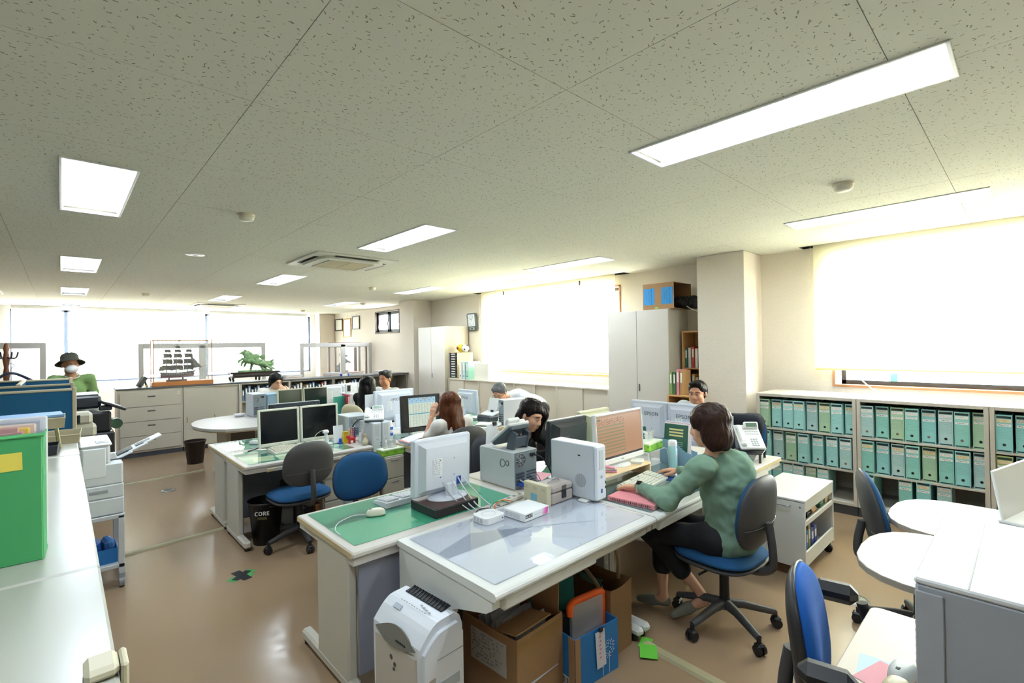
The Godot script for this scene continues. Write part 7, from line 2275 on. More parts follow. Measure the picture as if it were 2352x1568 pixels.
	for r in 24:
		for k in 9: im.fill_rect(Rect2i(50 + k * 20, 48 + r * 6, 6 + (k * r * 7) % 11, 2), Color("94a394"))
	im.fill_rect(Rect2i(46, 108, 184, 5), Color("2f8fb5"))
	for k in 12: im.fill_rect(Rect2i(50 + k * 15, 13 + (k % 2) * 12, 9, 5), Color("5f88a5"))
	monitor("wide black monitor showing a pale table, before the brown-haired person", v3(2.88, DK + 0.005, -4.6), -0.12, 0.47, 0.395, {"y0": 0.02, "rim": mt("14161a", 0.3), "body": mt("b9c4d8", 0.4), "bezel": 0.016, "chin": 0.04, "screen": screen_mat("screen_table", im, 0.8), "front_logo": "FUJITSU"})
	keyboard("pale keyboard before the brown-haired person", v3(2.9, DK + 0.005, -4.38), -0.1, mt("cfd0c2", 0.5))
	t = thing("open_ring_file", "pink open file with a curled white page on the brown-haired person's desk", "file", v3(2.58, DK + 0.001, -4.17), -0.15)
	for k in 3: pb(t, "lower_file", mt(["d8dde6", "8fa3c9", "e4e6ea"][k], 0.7), v3(0, 0.004 + 0.007 * k, 0), v3(0.3, 0.006, 0.22), 0.001, R3(0, 0.04 * k))
	pb(t, "pink_cover", mt("d99a9c", 0.6), v3(0, 0.026, 0), v3(0.31, 0.006, 0.225), 0.001, R3(0, 0.12))
	s = S()
	sgn += 1
	s.set_smooth_group(sgn)
	for i in 16:
		var P := func(q: int, z: float) -> Vector3:
			var u := q / 16.0
			var a := maxf(0.0, u - 0.55) / 0.45 * 3.4
			return v3(-0.13 + 0.25 * minf(u, 0.6) / 0.6 * 0.9 + 0.03 * sin(a), 0.03 + 0.045 * sin(PI * minf(u, 0.8) * 0.62) - 0.026 * (1.0 - cos(a)) * 0.6, z)
		qo(s, P.call(i, -0.1), P.call(i + 1, -0.1), P.call(i + 1, 0.1), P.call(i, 0.1), Vector3.UP)
	obj("curled_page", s, mt("e2e4ea", 0.75), t)
	t = thing("white_bottle", "white bottle with blue label beside the light grey computers", "bottle", v3(2.47, DK + 0.001, -4.5))
	s = S()
	lathe(s, Vector3.ZERO, [v2(0, 0), v2(0.026, 0), v2(0.026, 0.14), v2(0.014, 0.16), v2(0.014, 0.19), v2(0, 0.192)], 18)
	obj("bottle_body", s, mt("e6e9ee", 0.35), t)
	for yy in [0.04, 0.1]: pc(t, "blue_label", mt("2b55a8", 0.5), v3(0, yy, 0), v3(0, yy + 0.03, 0), 0.0266, -1, 18)
	monitor("white monitor back with lettering behind the wide table screen", v3(2.86, DK + 0.001, -5.1), PI + 0.05, 0.53, 0.36, {"y0": 0.085, "body": mt("d3dae4", 0.42), "logo": "EPSON", "logo_size": 0.032, "thick": 0.03})
	for k in 2:
		t = thing("sign_sheet", ["white card hung on the long-haired person's side of the monitor", "small white scanner beside the brown-haired person's monitor"][k], "card", v3([2.62, 3.32][k], DK + 0.001, [-5.24, -4.55][k]))
		pb(t, "sheet", mt("eef0f2", 0.7), v3(0, 0.2 if k == 0 else 0.05, 0), v3(0.13, 0.4 if k == 0 else 0.1, 0.004 if k == 0 else 0.12), 0.001)
		pb(t, "clip", m_black(), v3(0.02, 0.24 if k == 0 else 0.105, 0.006), v3(0.03, 0.02, 0.01), 0.003)
	# head desk of the middle island
	monitor("white monitor back with lettering beside the grey-haired person", v3(3.83, DK + 0.001, -4.98), PI / 2 - 0.05, 0.4, 0.32, {"y0": 0.06, "body": mt("ccd5df", 0.42), "logo": "EPSON", "logo_size": 0.034, "thick": 0.035})
	t = thing("document_scanner", "dark grey document scanner holding a white sheet", "scanner", v3(3.84, DK + 0.005, -4.58), -PI / 2)
	pb(t, "body", mt("3c4047", 0.45), v3(0, 0.045, 0), v3(0.24, 0.09, 0.17), 0.02)
	pb(t, "lid", mt("d7dadd", 0.4), v3(0, 0.1, -0.03), v3(0.22, 0.03, 0.14), 0.01, R3(0.3))
	pb(t, "paper_tray", mt("e3e5e8", 0.5), v3(0, 0.19, -0.09), v3(0.17, 0.2, 0.006), 0.001, R3(-0.25))
	pb(t, "clip", m_black(), v3(0.02, 0.13, -0.055), v3(0.04, 0.03, 0.02), 0.004)
	t = thing("calculator", "grey desk calculator beside the brown-haired person", "calculator", v3(3.48, DK + 0.001, -4.12), -0.3)
	pb(t, "case", mt("b6b9b8", 0.4), v3(0, 0.012, 0), v3(0.13, 0.022, 0.18), 0.004, R3(0.08))
	pb(t, "display", mt("59635a", 0.25), v3(0, 0.026, -0.065), v3(0.11, 0.004, 0.03), 0.001, R3(0.08))
	s = S()
	for r in 5:
		for k in 5: bx(s, v3(-0.046 + 0.023 * k, 0.023, -0.03 + 0.024 * r), v3(0.016, 0.006, 0.015), 0.002)
	obj("keys", s, mt("3b3d40", 0.5), t)
	for k in 4:
		t = thing("paper_pile", ["loose papers around the scanner", "green edged papers on the head desk", "open booklet before the grey-haired person", "papers at the window end of the middle island"][k], "papers", v3([3.98, 3.72, 4.05, 3.4][k], DK + 0.005, [-4.85, -4.4, -4.45, -5.2][k]), 0.4 * k, "loose papers on the middle island")
		for q in 3: pb(t, "sheet_layer", mt(["e6e8e6", "cfe0d2", "eef0ee"][(q + k) % 3], 0.75), v3(0, 0.004 + 0.007 * q, 0), v3(0.21, 0.006, 0.29), 0.001, R3(0, 0.15 * q))
	tower_pc("white desktop computer with cables standing behind the person in black", v3(3.98, DK + 0.001, -4.28), 1.3, v3(0.13, 0.3, 0.3), {"body": mt("dde2e6", 0.4)})
	t = thing("tray_stack", "beige stacked drawers under the middle head desk", "drawer unit", v3(3.3, 0, -4.2))
	pb(t, "body", mt("cbc39f", 0.5), v3(0, 0.3, 0), v3(0.34, 0.6, 0.3), 0.004)
	for k in 6: pb(t, "tray_drawer", mt("d3cba8", 0.45), v3(0, 0.08 + 0.09 * k, 0.154), v3(0.31, 0.075, 0.014), 0.004)
	t = thing("water_bottle", "clear water bottle with black cap between the chair and grey computer", "bottle", v3(2.25, 0.55, -3.05))
	# stands on a small box so that it is held
	s = S()
	lathe(s, Vector3.ZERO, [v2(0, 0), v2(0.032, 0), v2(0.034, 0.12), v2(0.022, 0.15), v2(0.02, 0.16)], 20)
	obj("bottle_glass", s, pane_mat("d5dde0", 0.35), t)
	pc(t, "cap", m_black(), v3(0, 0.158, 0), v3(0, 0.2, 0), 0.024)
	pc(t, "water", pane_mat("c9d6da", 0.5), v3(0, 0.004, 0), v3(0, 0.05, 0), 0.03)
	t = thing("side_stool", "small black stool holding the water bottle", "stool", v3(2.25, 0, -3.05))
	pb(t, "seat", m_black(), v3(0, 0.535, 0), v3(0.22, 0.028, 0.2), 0.006)
	for sx in [-1.0, 1.0]:
		for sz in [-1.0, 1.0]: pb(t, "leg", m_black(), v3(sx * 0.09, 0.26, sz * 0.08), v3(0.02, 0.52, 0.02), 0.003)
	# --- far island
	for k in 2:
		monitor(["beige monitor with greenish dark screen, first of the far pair", "beige monitor with greenish dark screen, second of the far pair"][k], v3([2.3, 2.65][k], DK + 0.001, -7.0), [0.03, -0.03][k], 0.335, 0.29, {"y0": 0.1, "rim": mt("d5d3bd", 0.45), "body": mt("d5d3bd", 0.45), "bezel": 0.014, "screen": mt(["2f3a2c", "1f2a26"][k], 0.2)})
	tower_pc("light grey desktop computer standing on the rounded table end", v3(2.02, DK + 0.001, -7.55), PI, v3(0.16, 0.32, 0.36), {"body": mt("c5ccd4", 0.42)})
	t = thing("blue_grey_case", "blue-grey plastic case beside the far desktop computer", "case", v3(2.24, DK + 0.001, -7.6))
	pb(t, "shell", mt("7f9aad", 0.5), v3(0, 0.14, 0), v3(0.16, 0.28, 0.2), 0.01)
	pb(t, "lid", mt("8fb4cf", 0.5), v3(0, 0.288, 0), v3(0.166, 0.016, 0.206), 0.004)
	pb(t, "yellow_tag", mt("d9de3a", 0.5), v3(0.1, 0.2, 0.1), v3(0.03, 0.09, 0.02), 0.006)
	t = thing("desk_fan_heater", "white round-topped machine in front of the far monitor pair", "heater", v3(2.18, DK + 0.001, -6.66))
	s = S()
	lathe(s, Vector3.ZERO, [v2(0, 0.0), v2(0.13, 0.0), v2(0.135, 0.12), v2(0.12, 0.19), v2(0.07, 0.225), v2(0, 0.23)], 24)
	obj("shell", s, mt("dadbdc", 0.4), t)
	s = S()
	for k in 9: bx(s, v3(-0.05 + 0.0125 * k, 0.2, 0.085), v3(0.006, 0.012, 0.03), 0, R3(0.8))
	obj("vents", s, m_black(), t)
	t = thing("white_bowl", "small white dish on the rounded table end", "dish", v3(1.83, DK + 0.001, -7.62))
	s = S()
	lathe(s, Vector3.ZERO, [v2(0, 0.0), v2(0.05, 0.0), v2(0.075, 0.04), v2(0.07, 0.04), v2(0.046, 0.006), v2(0, 0.006)], 18)
	obj("dish_body", s, mt("e3e3e4", 0.4), t)
	for k in 3:
		monitor(["white monitor back in the far island, beside the small black display", "white monitor back with lettering in the far island", "white monitor back farthest along the far island"][k], v3([3.0, 3.3, 3.62][k], DK + 0.001, [-7.2, -7.3, -7.35][k]), PI + [0.05, 0.25, 0.1][k], [0.3, 0.34, 0.32][k], 0.3, {"y0": 0.09, "body": mt("d3d9e2", 0.42), "plate": true, "thick": 0.03})
	tower_pc("white desktop computer with a red file leaning on it, far island", v3(3.02, DK + 0.001, -6.72), 0.0, v3(0.11, 0.3, 0.3), {"body": mt("dce1e6", 0.4)})
	t = book("teal folder leaning between the far computers", v3(2.84, DK + 0.001, -6.62), PI / 2 + 0.2, 0.02, 0.27, 0.2, mt("3aa08f", 0.5), "files in the far island", 0.06, "folder", "leaning_folder")
	book("red slim file beside the white far computer", v3(2.93, DK + 0.001, -6.6), 0, 0.022, 0.29, 0.2, mt("a8434a", 0.5), "files in the far island", 0.0, "folder", "leaning_folder")
	t = thing("blue_card_box", "blue and purple small box beside the white far computer", "box", v3(3.14, DK + 0.001, -6.62))
	pb(t, "upper_box", mt("3b3a8f", 0.5), v3(0, 0.13, 0), v3(0.07, 0.1, 0.05), 0.002)
	pb(t, "lower_box", mt("4f9bd0", 0.5), v3(0, 0.04, 0), v3(0.07, 0.08, 0.05), 0.002)
	t = thing("time_display", "white terminal with small black display on the far island", "terminal", v3(3.02, DK + 0.302, -6.72))
	pb(t, "case", mt("e2e5e8", 0.4), v3(0, 0.06, 0), v3(0.09, 0.12, 0.05), 0.006)
	pb(t, "display", mt("10141c", 0.2), v3(0, 0.06, 0.026), v3(0.05, 0.085, 0.003), 0.001)
	for k in 2:
		t = book("white file standing on the far island, %s" % ["first by the long black hair", "second by the long black hair"][k], v3(3.42 + 0.05 * k, DK + 0.001, -6.98), 0, 0.04, 0.26, 0.14, mt(["d9dde0", "c9b46a"][k], 0.5), "white files on the far island", 0.0, "file", "standing_file")

func build_chairs() -> void:
	office_chair("blue and grey office chair under the person in the green cardigan", v3(2.82, 0, -1.24), PI - 0.06, {"spin": 0.15, "seat": 0.43})
	office_chair("grey-backed office chair with blue seat before the switched-off monitors", v3(1.48, 0, -4.27), PI + 0.05, {"spin": 0.5, "seat": 0.42, "back_h": 0.36})
	office_chair("blue-backed office chair pushed to the bright green desk mat", v3(1.66, 0, -3.28), 0.05, {"back_y": 0.68, "back_h": 0.34, "back_w": 0.44})
	office_chair("grey-backed office chair of the person with long brown hair", v3(2.72, 0, -3.7), PI - 0.15, {"cloth": mt("45464a", 0.9), "back_w": 0.44})
	office_chair("dark office chair of the person in black", v3(2.74, 0, -3.06), 0.0, {"cloth": mt("3a3d45", 0.9), "back_y": 0.66})
	office_chair("black office chair of the person with glasses", v3(2.42, 0, -8.16), 0.0, {"cloth": mt("1c1f26", 0.9), "back_h": 0.5, "back_y": 0.78})
	office_chair("beige office chair of the person with long straight black hair", v3(2.93, 0, -6.04), 1.9, {"cloth": mt("cfc6a4", 0.9), "shell": mt("cfc6a4", 0.6)})
	office_chair("blue office chair pushed to the rounded white tables", v3(3.4, 0, -0.43), 0.35, {"back_h": 0.46, "back_y": 0.68, "tilt": -0.18})
	office_chair("bright blue office chair with black armrest nearest the camera", v3(1.82, 0, -0.31), 0.2, {"cloth": noise_mat("bright_blue_cloth", "0a4fa0", "1561b8", 0.3, 0.95, 0.06, Vector3.ONE, 1.0, 2, 128), "arms": true, "back_h": 0.44, "back_y": 0.68, "shell": m_black()})

func build_right_front() -> void:
	# white tables with rounded ends
	var wt := mt("e3e3e0", 0.35)
	for k in 2:
		var t := thing("rounded_table", ["rounded white table end nearest the camera", "rounded white table end behind the nearer one"][k], "table", v3([2.72, 3.42][k], 0, 0.25), 0, "rounded white tables")
		var poly := PackedVector2Array([v2(0.34, -0.85), v2(-0.34, -0.85)])
		for i in 13:
			var a := PI - PI * i / 12.0
			poly.append(v2(0.345 * signf(cos(a)) * pow(absf(cos(a)), 0.75), 0.5 + 0.3 * pow(maxf(0.0, sin(a)), 0.8)))
		var s := S()
		prism(s, poly, DK - 0.028, DK, flat_y(), false)
		obj("table_top", s, wt, t)
		s = S()
		prism(s, poly, DK - 0.026, DK - 0.002, flat_y().scaled_local(v3(1.006, 1.004, 1)), false)
		obj("edge_band", s, mt("a59d92", 0.5), t)
		pc(t, "column", mt("c9c9c9", 0.3, 0.6), v3(0, 0.03, -0.2), v3(0, DK - 0.03, -0.2), 0.035)
		pc(t, "column", mt("c9c9c9", 0.3, 0.6), v3(0, 0.03, 0.5), v3(0, DK - 0.03, 0.5), 0.035)
		for z in [-0.2, 0.5]: pb(t, "foot", mt("c9c9c9", 0.3, 0.6), v3(0, 0.018, z), v3(0.5, 0.035, 0.07), 0.01)
	var t2 := thing("beige_side_desk", "beige desk with dark edge in the near corner", "desk", v3(1.82, 0, 0.1))
	var s2 := S()
	prism(s2, rrect(0.58, 1.0, 0.03), DK - 0.028, DK, flat_y())
	obj("table_top", s2, mt("d9cdb8", 0.45), t2)
	s2 = S()
	prism(s2, rrect(0.586, 1.006, 0.032), DK - 0.03, DK - 0.004, flat_y())
	obj("edge_band", s2, mt("5a5148", 0.5), t2)
	for sx in [-1.0, 1.0]:
		for sz in [-1.0, 1.0]: pc(t2, "leg", mt("3d3d40", 0.5), v3(sx * 0.25, 0, sz * 0.45), v3(sx * 0.25, DK - 0.03, sz * 0.45), 0.018)
	t2 = thing("office_printer", "large white office machine filling the near corner", "printer", v3(1.72, DK + 0.001, 0.12))
	pb(t2, "case", mt("a2a7ae", 0.5), v3(0, 0.195, 0), v3(0.58, 0.39, 0.62), 0.006)
	pb(t2, "top_cover", mt("dfe1e2", 0.35), v3(0, 0.396, 0), v3(0.584, 0.014, 0.624), 0.004)
	pb(t2, "front_strip", mt("a9adb4", 0.5), v3(-0.2925, 0.19, -0.285), v3(0.006, 0.37, 0.05), 0.002)
	s2 = S()
	for k in 8: bx(s2, v3(-0.27, 0.33 - 0.018 * k, -0.3112), v3(0.02, 0.006, 0.002))
	obj("vent_slots", s2, mt("3c3f44", 0.6), t2)
	pb(t2, "cover_joint", mt("a9acb0", 0.5), v3(0, 0.4035, -0.22), v3(0.57, 0.001, 0.003))
	mouse("beige mouse in the near corner", v3(1.62, DK + 0.001, -0.26), 1.4, mt("bdb292", 0.4))
	mouse("pale grey mouse in the near corner", v3(1.72, DK + 0.001, -0.26), 1.4, mt("c2c6bd", 0.4))
	for k in 2:
		t2 = thing("memo_sheet", ["pale blue sheet under the two mice", "pink sheet under the two mice"][k], "paper", v3([1.7, 1.68][k], DK + 0.0002 + 0.0011 * k, [-0.31, -0.29][k]), [0.1, -0.3][k], "memo sheets in the near corner")
		pb(t2, "sheet", mt(["c9dde0", "dd9aa0"][k], 0.7), v3(0, 0.0005, 0), v3(0.14, 0.0009, 0.1))
	t2 = thing("white_notebook_computer", "overlit white notebook lid standing on the rear rounded table", "notebook", v3(3.74, DK + 0.001, -0.02), -0.25)
	pb(t2, "lid", mt("e6e8e8", 0.35), v3(0, 0.13, -0.05), v3(0.5, 0.26, 0.012), 0.004, R3(-0.15))
	pb(t2, "base", mt("e0e2e2", 0.35), v3(0, 0.008, 0.1), v3(0.5, 0.016, 0.3), 0.004)
	t2 = thing("pen", "white pen lying on the rear rounded table", "pen", v3(3.3, DK + 0.006, -0.2), 0.6)
	pc(t2, "barrel", mt("cfd6e0", 0.4), v3(-0.06, 0, 0), v3(0.05, 0, 0), 0.005, -1, 8)
	pc(t2, "tip", mt("7f8894", 0.4), v3(0.05, 0, 0), v3(0.07, 0, 0), 0.004, 0.001, 8)
	# trolley
	t2 = thing("file_trolley", "white wheeled file trolley with a wire handle beside the bookcases", "trolley", v3(4.06, 0, -1.25))
	var wm := mt("dadad6", 0.42)
	pb(t2, "top_panel", wm, v3(0, 0.54, 0), v3(0.7, 0.02, 0.36), 0.003)
	pb(t2, "end_panel", wm, v3(-0.34, 0.31, 0), v3(0.02, 0.46, 0.36), 0.003)
	pb(t2, "end_panel", wm, v3(0.34, 0.31, 0), v3(0.02, 0.46, 0.36), 0.003)
	pb(t2, "back_panel", wm, v3(0, 0.31, -0.17), v3(0.66, 0.46, 0.014), 0.002)
	pb(t2, "shelf", wm, v3(0, 0.09, 0), v3(0.66, 0.016, 0.34), 0.002)
	pb(t2, "middle_shelf", wm, v3(0, 0.375, 0), v3(0.66, 0.012, 0.34), 0.002)
	pb(t2, "upper_rail", wm, v3(0, 0.5, 0.172), v3(0.66, 0.075, 0.012), 0.002)
	pb(t2, "middle_rail", wm, v3(0, 0.385, 0.172), v3(0.66, 0.035, 0.012), 0.002)
	pb(t2, "lower_rail", wm, v3(0, 0.14, 0.172), v3(0.66, 0.1, 0.012), 0.002)
	pt(t2, "wire_handle", mt("8f9296", 0.25, 0.9), curve([v3(-0.352, 0.5, -0.03), v3(-0.375, 0.5, -0.02), v3(-0.375, 0.5, 0.08), v3(-0.352, 0.5, 0.09)], 16), 0.004, 6)
	for sx in [-1.0, 1.0]:
		for sz in [-1.0, 1.0]:
			var cs := S()
			cyl(cs, v3(sx * 0.3 - 0.012, 0.03, sz * 0.15), v3(sx * 0.3 + 0.012, 0.03, sz * 0.15), 0.03, -1, 18)
			bx(cs, v3(sx * 0.3, 0.06, sz * 0.15), v3(0.034, 0.04, 0.03), 0.006)
			obj("caster", cs, m_black(), t2)
	for sx in [-1.0, 1.0]:
		for yy in [0.12, 0.5]: pc(t2, "screw", mt("9a9a98", 0.3, 0.7), v3(-0.3505, yy, sx * 0.15), v3(-0.353, yy, sx * 0.15), 0.006, -1, 8)
	var cc := [["8a5a44", 0.02, 0.2], ["d6cfb8", 0.014, 0.21], ["b5c9bf", 0.016, 0.19], ["3d86b5", 0.02, 0.2], ["3d86b5", 0.018, 0.19], ["8a8456", 0.05, 0.22], ["2f3d86", 0.06, 0.18], ["40478f", 0.06, 0.18]]
	var xx := -0.3
	for k in cc.size():
		t2 = thing("trolley_file", ["brown file", "cream file", "pale green file", "light blue file, first", "light blue file, second", "olive patterned folder", "dark blue box file", "violet box file"][k] + " standing in the white trolley", "file", v3(4.06 + xx + cc[k][1] / 2, 0.0985, -1.21), 0, "files in the white trolley")
		pb(t2, "cover", mt(cc[k][0], 0.5), v3(0, cc[k][2] / 2, 0), v3(cc[k][1], cc[k][2], 0.2), 0.002)
		pb(t2, "label", mt("dfe2e0", 0.6), v3(0, cc[k][2] * 0.7, 0.1005), v3(cc[k][1] * 0.6, cc[k][2] * 0.3, 0.001))
		xx += cc[k][1] + 0.014
	t2 = thing("tape_roll", "brown tape roll on the trolley's middle shelf", "tape", v3(4.02, 0.4065, -1.12))
	pc(t2, "roll", mt("b98f62", 0.4), v3(-0.05, 0.0, 0), v3(0.05, 0.0, 0), 0.025)
	pc(t2, "core", mt("e0d8c8", 0.6), v3(-0.051, 0.0, 0), v3(0.051, 0.0, 0), 0.012)
	for k in 3:
		t2 = thing("card_bundle", ["cream card bundle on the trolley's middle shelf", "green card bundle on the trolley's middle shelf", "black case on the trolley's middle shelf"][k], "cards", v3([4.34, 4.22, 3.9][k], 0.382, -1.13), 0, "small things on the trolley shelf")
		for q in 2: pb(t2, "card_stack", mt(["d9c79a", "5f8a70", "202226"][k], 0.5), v3(0.003 * q, 0.02 + 0.03 * q, 0), v3(0.08, 0.028, 0.06), 0.002)

func build_floor_items() -> void:
	# floor cable covers and boxes
	var strip := mt("a39a78", 0.55)
	for r in [[v3(0.74, 0, -5.06), 0.76, 0.1, "beige cable cover across the aisle from the copy machine cart"], [v3(0.95, 0, -7.68), 0.95, 0.13, "beige cable cover across the aisle near the brown bin"], [v3(2.29, 0, -0.74), 1.46, PI / 2 - 0.05, "olive cable cover leading from the green tape towards the camera"]]:
		var t := thing("floor_cable_cover", r[3], "cable cover", r[0], r[2], "cable covers on the floor")
		var s := S()
		prism(s, PackedVector2Array([v2(-0.035, 0), v2(0.035, 0), v2(0.022, 0.011), v2(-0.022, 0.011)]), -r[1] / 2, r[1] / 2, Transform3D(Basis(v3(0, 0, 1), v3(0, 1, 0), v3(-1, 0, 0)), Vector3.ZERO))
		obj("profile", s, strip, t)
		for k in [-1.0, 1.0]: pb(t, "end_tape", mt("b3aa88", 0.6), v3(k * (r[1] / 2 - 0.03), 0.0115, 0), v3(0.05, 0.001, 0.05))
	for r in [[v3(3.667, 0, -0.78), "round metal floor outlet beside the white tables"], [v3(0.912, 0, -6.95), "round metal floor outlet in the aisle near the rounded table"]]:
		var t := thing("floor_outlet", r[1], "floor outlet", r[0], 0, "round floor outlets")
		var s := S()
		lathe(s, Vector3.ZERO, [v2(0.075, 0), v2(0.07, 0.008), v2(0.05, 0.011), v2(0, 0.011)], 28)
		obj("cover_plate", s, mt("8f8f88", 0.3, 0.7), t)
		pb(t, "hatch", mt("6f6f6a", 0.35, 0.6), v3(0, 0.0115, 0), v3(0.06, 0.002, 0.04), 0.001)
	var t3x := thing("floor_tape", "black tape cross over green tape on the aisle floor", "tape", v3(0.95, 0, -3.95))
	pb(t3x, "green_tape", mt("3e9a52", 0.6), v3(0, 0.0006, 0), v3(0.19, 0.001, 0.07), 0, R3(0, 0.5))
	pb(t3x, "green_tape", mt("3e9a52", 0.6), v3(0.02, 0.0009, 0.02), v3(0.1, 0.001, 0.06), 0, R3(0, -0.6))
	pb(t3x, "black_tape", mt("1a1b1d", 0.5), v3(0, 0.0018, 0.0), v3(0.06, 0.001, 0.19), 0, R3(0, 0.2))
	pb(t3x, "black_tape", mt("1a1b1d", 0.5), v3(0, 0.0026, 0.0), v3(0.15, 0.001, 0.05), 0, R3(0, 0.7))
	t3x = thing("floor_tape", "bright green tape patch beside the jute bag", "tape", v3(2.3, 0, -1.44))
	pb(t3x, "green_tape", mt("63c23f", 0.6), v3(-0.03, 0.0125, 0.03), v3(0.12, 0.001, 0.09), 0, R3(0, 0.6))
	pb(t3x, "green_tape", mt("63c23f", 0.6), v3(0.04, 0.0012, -0.03), v3(0.1, 0.001, 0.06), 0, R3(0, 0.3))
	# bins
	waste_bin("black round waste bin marked CORE under the desk", v3(1.275, 0, -4.5), 0.1, 0.137, 0.36, mt("111112", 0.35), "CORE", -0.5)
	waste_bin("dark brown round waste bin before the sliding-door cabinet", v3(1.42, 0, -8.35), 0.1, 0.135, 0.33, mt("2b1f1a", 0.4))
	# air purifier, its front towards -x
	var t := thing("air_purifier", "white air purifier with dark lens display at the desk corner", "air purifier", v3(1.075, 0, -1.76), -PI / 2 + 0.06)
	var wp := mt("dfe3ea", 0.38)
	var front := mt("bdb6ad", 0.4)
	var s := S()
	var pf := PackedVector2Array([v2(0.1, 0.0), v2(0.105, 0.47)])
	for k in 7:
		var a := k / 6.0
		pf.append(v2(0.104 - 0.1 * a, 0.5 + 0.075 * sin(a * PI / 2)))
	pf.append_array(PackedVector2Array([v2(-0.06, 0.578), v2(-0.09, 0.56), v2(-0.105, 0.52), v2(-0.105, 0.0)]))
	var YZ := Transform3D(Basis(v3(0, 0, 1), v3(0, 1, 0), v3(-1, 0, 0)), Vector3.ZERO)
	prism(s, pf, -0.165, 0.165, YZ)
	obj("casing", s, wp, t)
	for sx in [-1.0, 1.0]:
		s = S()
		var pe := PackedVector2Array([v2(0.09, 0.0), v2(0.094, 0.46)])
		for k in 5: pe.append(v2(0.094 - 0.09 * k / 4.0, 0.48 + 0.06 * sin(k / 4.0 * PI / 2)))
		pe.append_array(PackedVector2Array([v2(-0.07, 0.545), v2(-0.095, 0.5), v2(-0.095, 0.0)]))
		prism(s, pe, sx * 0.164, sx * 0.182, YZ)
		obj("side_cover", s, wp, t)
	pb(t, "front_panel", front, v3(0, 0.235, 0.106), v3(0.29, 0.46, 0.012), 0.008)
	s = S()
	var lens := PackedVector2Array()
	for k in 13: lens.append(v2(-0.14 + 0.28 * k / 12.0, 0.045 * sin(PI * k / 12.0)))
	for k in range(11, 0, -1): lens.append(v2(-0.14 + 0.28 * k / 12.0, -0.03 * sin(PI * k / 12.0)))
	prism(s, lens, 0.0, 0.006, Transform3D(R3(-0.35), v3(0, 0.485, 0.106)))
	var ln := obj("display_lens", s, mt("6f6c64", 0.2), t)
	s = S()
	for k in 5: bx(s, v3(0.02 + 0.014 * k, 0.486, 0.1145), v3(0.008, 0.006, 0.002), 0, R3(-0.35))
	obj("display_marks", s, m_black(), ln)
	s = S()
	for k in 3: lathe(s, v3([-0.02, 0.005, 0.0][k], 0.405 - 0.02 * k, 0.1125), [v2(0.011 - 0.002 * k, 0), v2(0.007, 0.002), v2(0, 0.002)], 10, R3(PI / 2))
	obj("leaf_emblem", s, mt("4a463f", 0.5), t)
	s = S()
	bx(s, v3(0, 0.5812, -0.055), v3(0.25, 0.004, 0.05), 0.0, R3(0.12))
	var vt := obj("outlet_opening", s, mt("131416", 0.6), t)
	s = S()
	for k in 12: bx(s, v3(-0.115 + 0.021 * k, 0.584, -0.055), v3(0.004, 0.004, 0.05), 0, R3(0.12, 0.3))
	obj("outlet_slats", s, mt("2c2e31", 0.5), vt)
	s = S()
	for k in 4: bx(s, v3(0.03 + 0.022 * k, 0.5815 - 0.0005 * k, -0.005 + 0.004 * k), v3(0.014, 0.004, 0.008), 0.002, R3(0.1))
	for k in 10: bx(s, v3(-0.08 + 0.018 * k, 0.578, 0.018), v3(0.008, 0.002, 0.003), 0, R3(0.2))
	obj("top_buttons", s, mt("b5b7b4", 0.5), t)
	pb(t, "name_sticker", mt("aeb8c6", 0.4), v3(-0.07, 0.563, 0.045), v3(0.05, 0.003, 0.022), 0.001, R3(0.45))
	for k in 2:
		pb(t, "side_grip", mt("aeb6bb", 0.4), v3(0.1825, [0.33, 0.14][k], -0.02), v3(0.004, 0.045, 0.11), 0.002, R3(0))
	pb(t, "side_slot", mt("a6a19a", 0.4), v3(0.1825, 0.2, 0.06), v3(0.003, 0.36, 0.03), 0.001)
	s = S()
	for yy in [0.44, 0.25]: bx(s, v3(0.1825, yy, -0.03), v3(0.0015, 0.003, 0.13))
	obj("side_joint", s, mt("8d949c", 0.5), t)
	pc(t, "round_badge", mt("c3bfae", 0.4), v3(0.182, 0.22, -0.03), v3(0.185, 0.22, -0.03), 0.016)
	# cardboard box of envelopes
	var card: StandardMaterial3D = mats["cardboard"]
	t = thing("cardboard_box", "open brown cardboard box full of envelopes under the front desk", "cardboard box", v3(1.6, 0, -1.745), 0.05)
	s = S()
	for sx in [-1.0, 1.0]: bx(s, v3(sx * 0.16, 0.175, 0), v3(0.006, 0.35, 0.36))
	for sz in [-1.0, 1.0]: bx(s, v3(0, 0.175, sz * 0.18), v3(0.32, 0.35, 0.006))
	bx(s, v3(0, 0.003, 0), v3(0.32, 0.006, 0.36))
	obj("box_walls", s, card, t)
	pb(t, "flap", card, v3(0.163, 0.43, -0.02), v3(0.006, 0.17, 0.36), 0, R3(0, 0, -0.05))
	pb(t, "flap", card, v3(-0.04, 0.36, 0.11), v3(0.24, 0.006, 0.14), 0, R3(-0.18))
	pb(t, "flap", card, v3(0.0, 0.42, -0.2), v3(0.31, 0.15, 0.006), 0, R3(-0.3))
	pb(t, "tape_strip", mt("93703f", 0.3), v3(0.0, 0.31, 0.1835), v3(0.32, 0.04, 0.001))
	s = S()
	qu(s, v3(-0.1635, 0.16, -0.12), v3(-0.1635, 0.16, 0.12), v3(-0.1635, 0.31, 0.12), v3(-0.1635, 0.31, -0.12))
	obj("shipping_label", s, tex_mat("ship_label", scribble(160, 100, Color("c9c6c4"), Color("5a5754"), 8, 8, 77, 6, 0.6), 0.6), t)
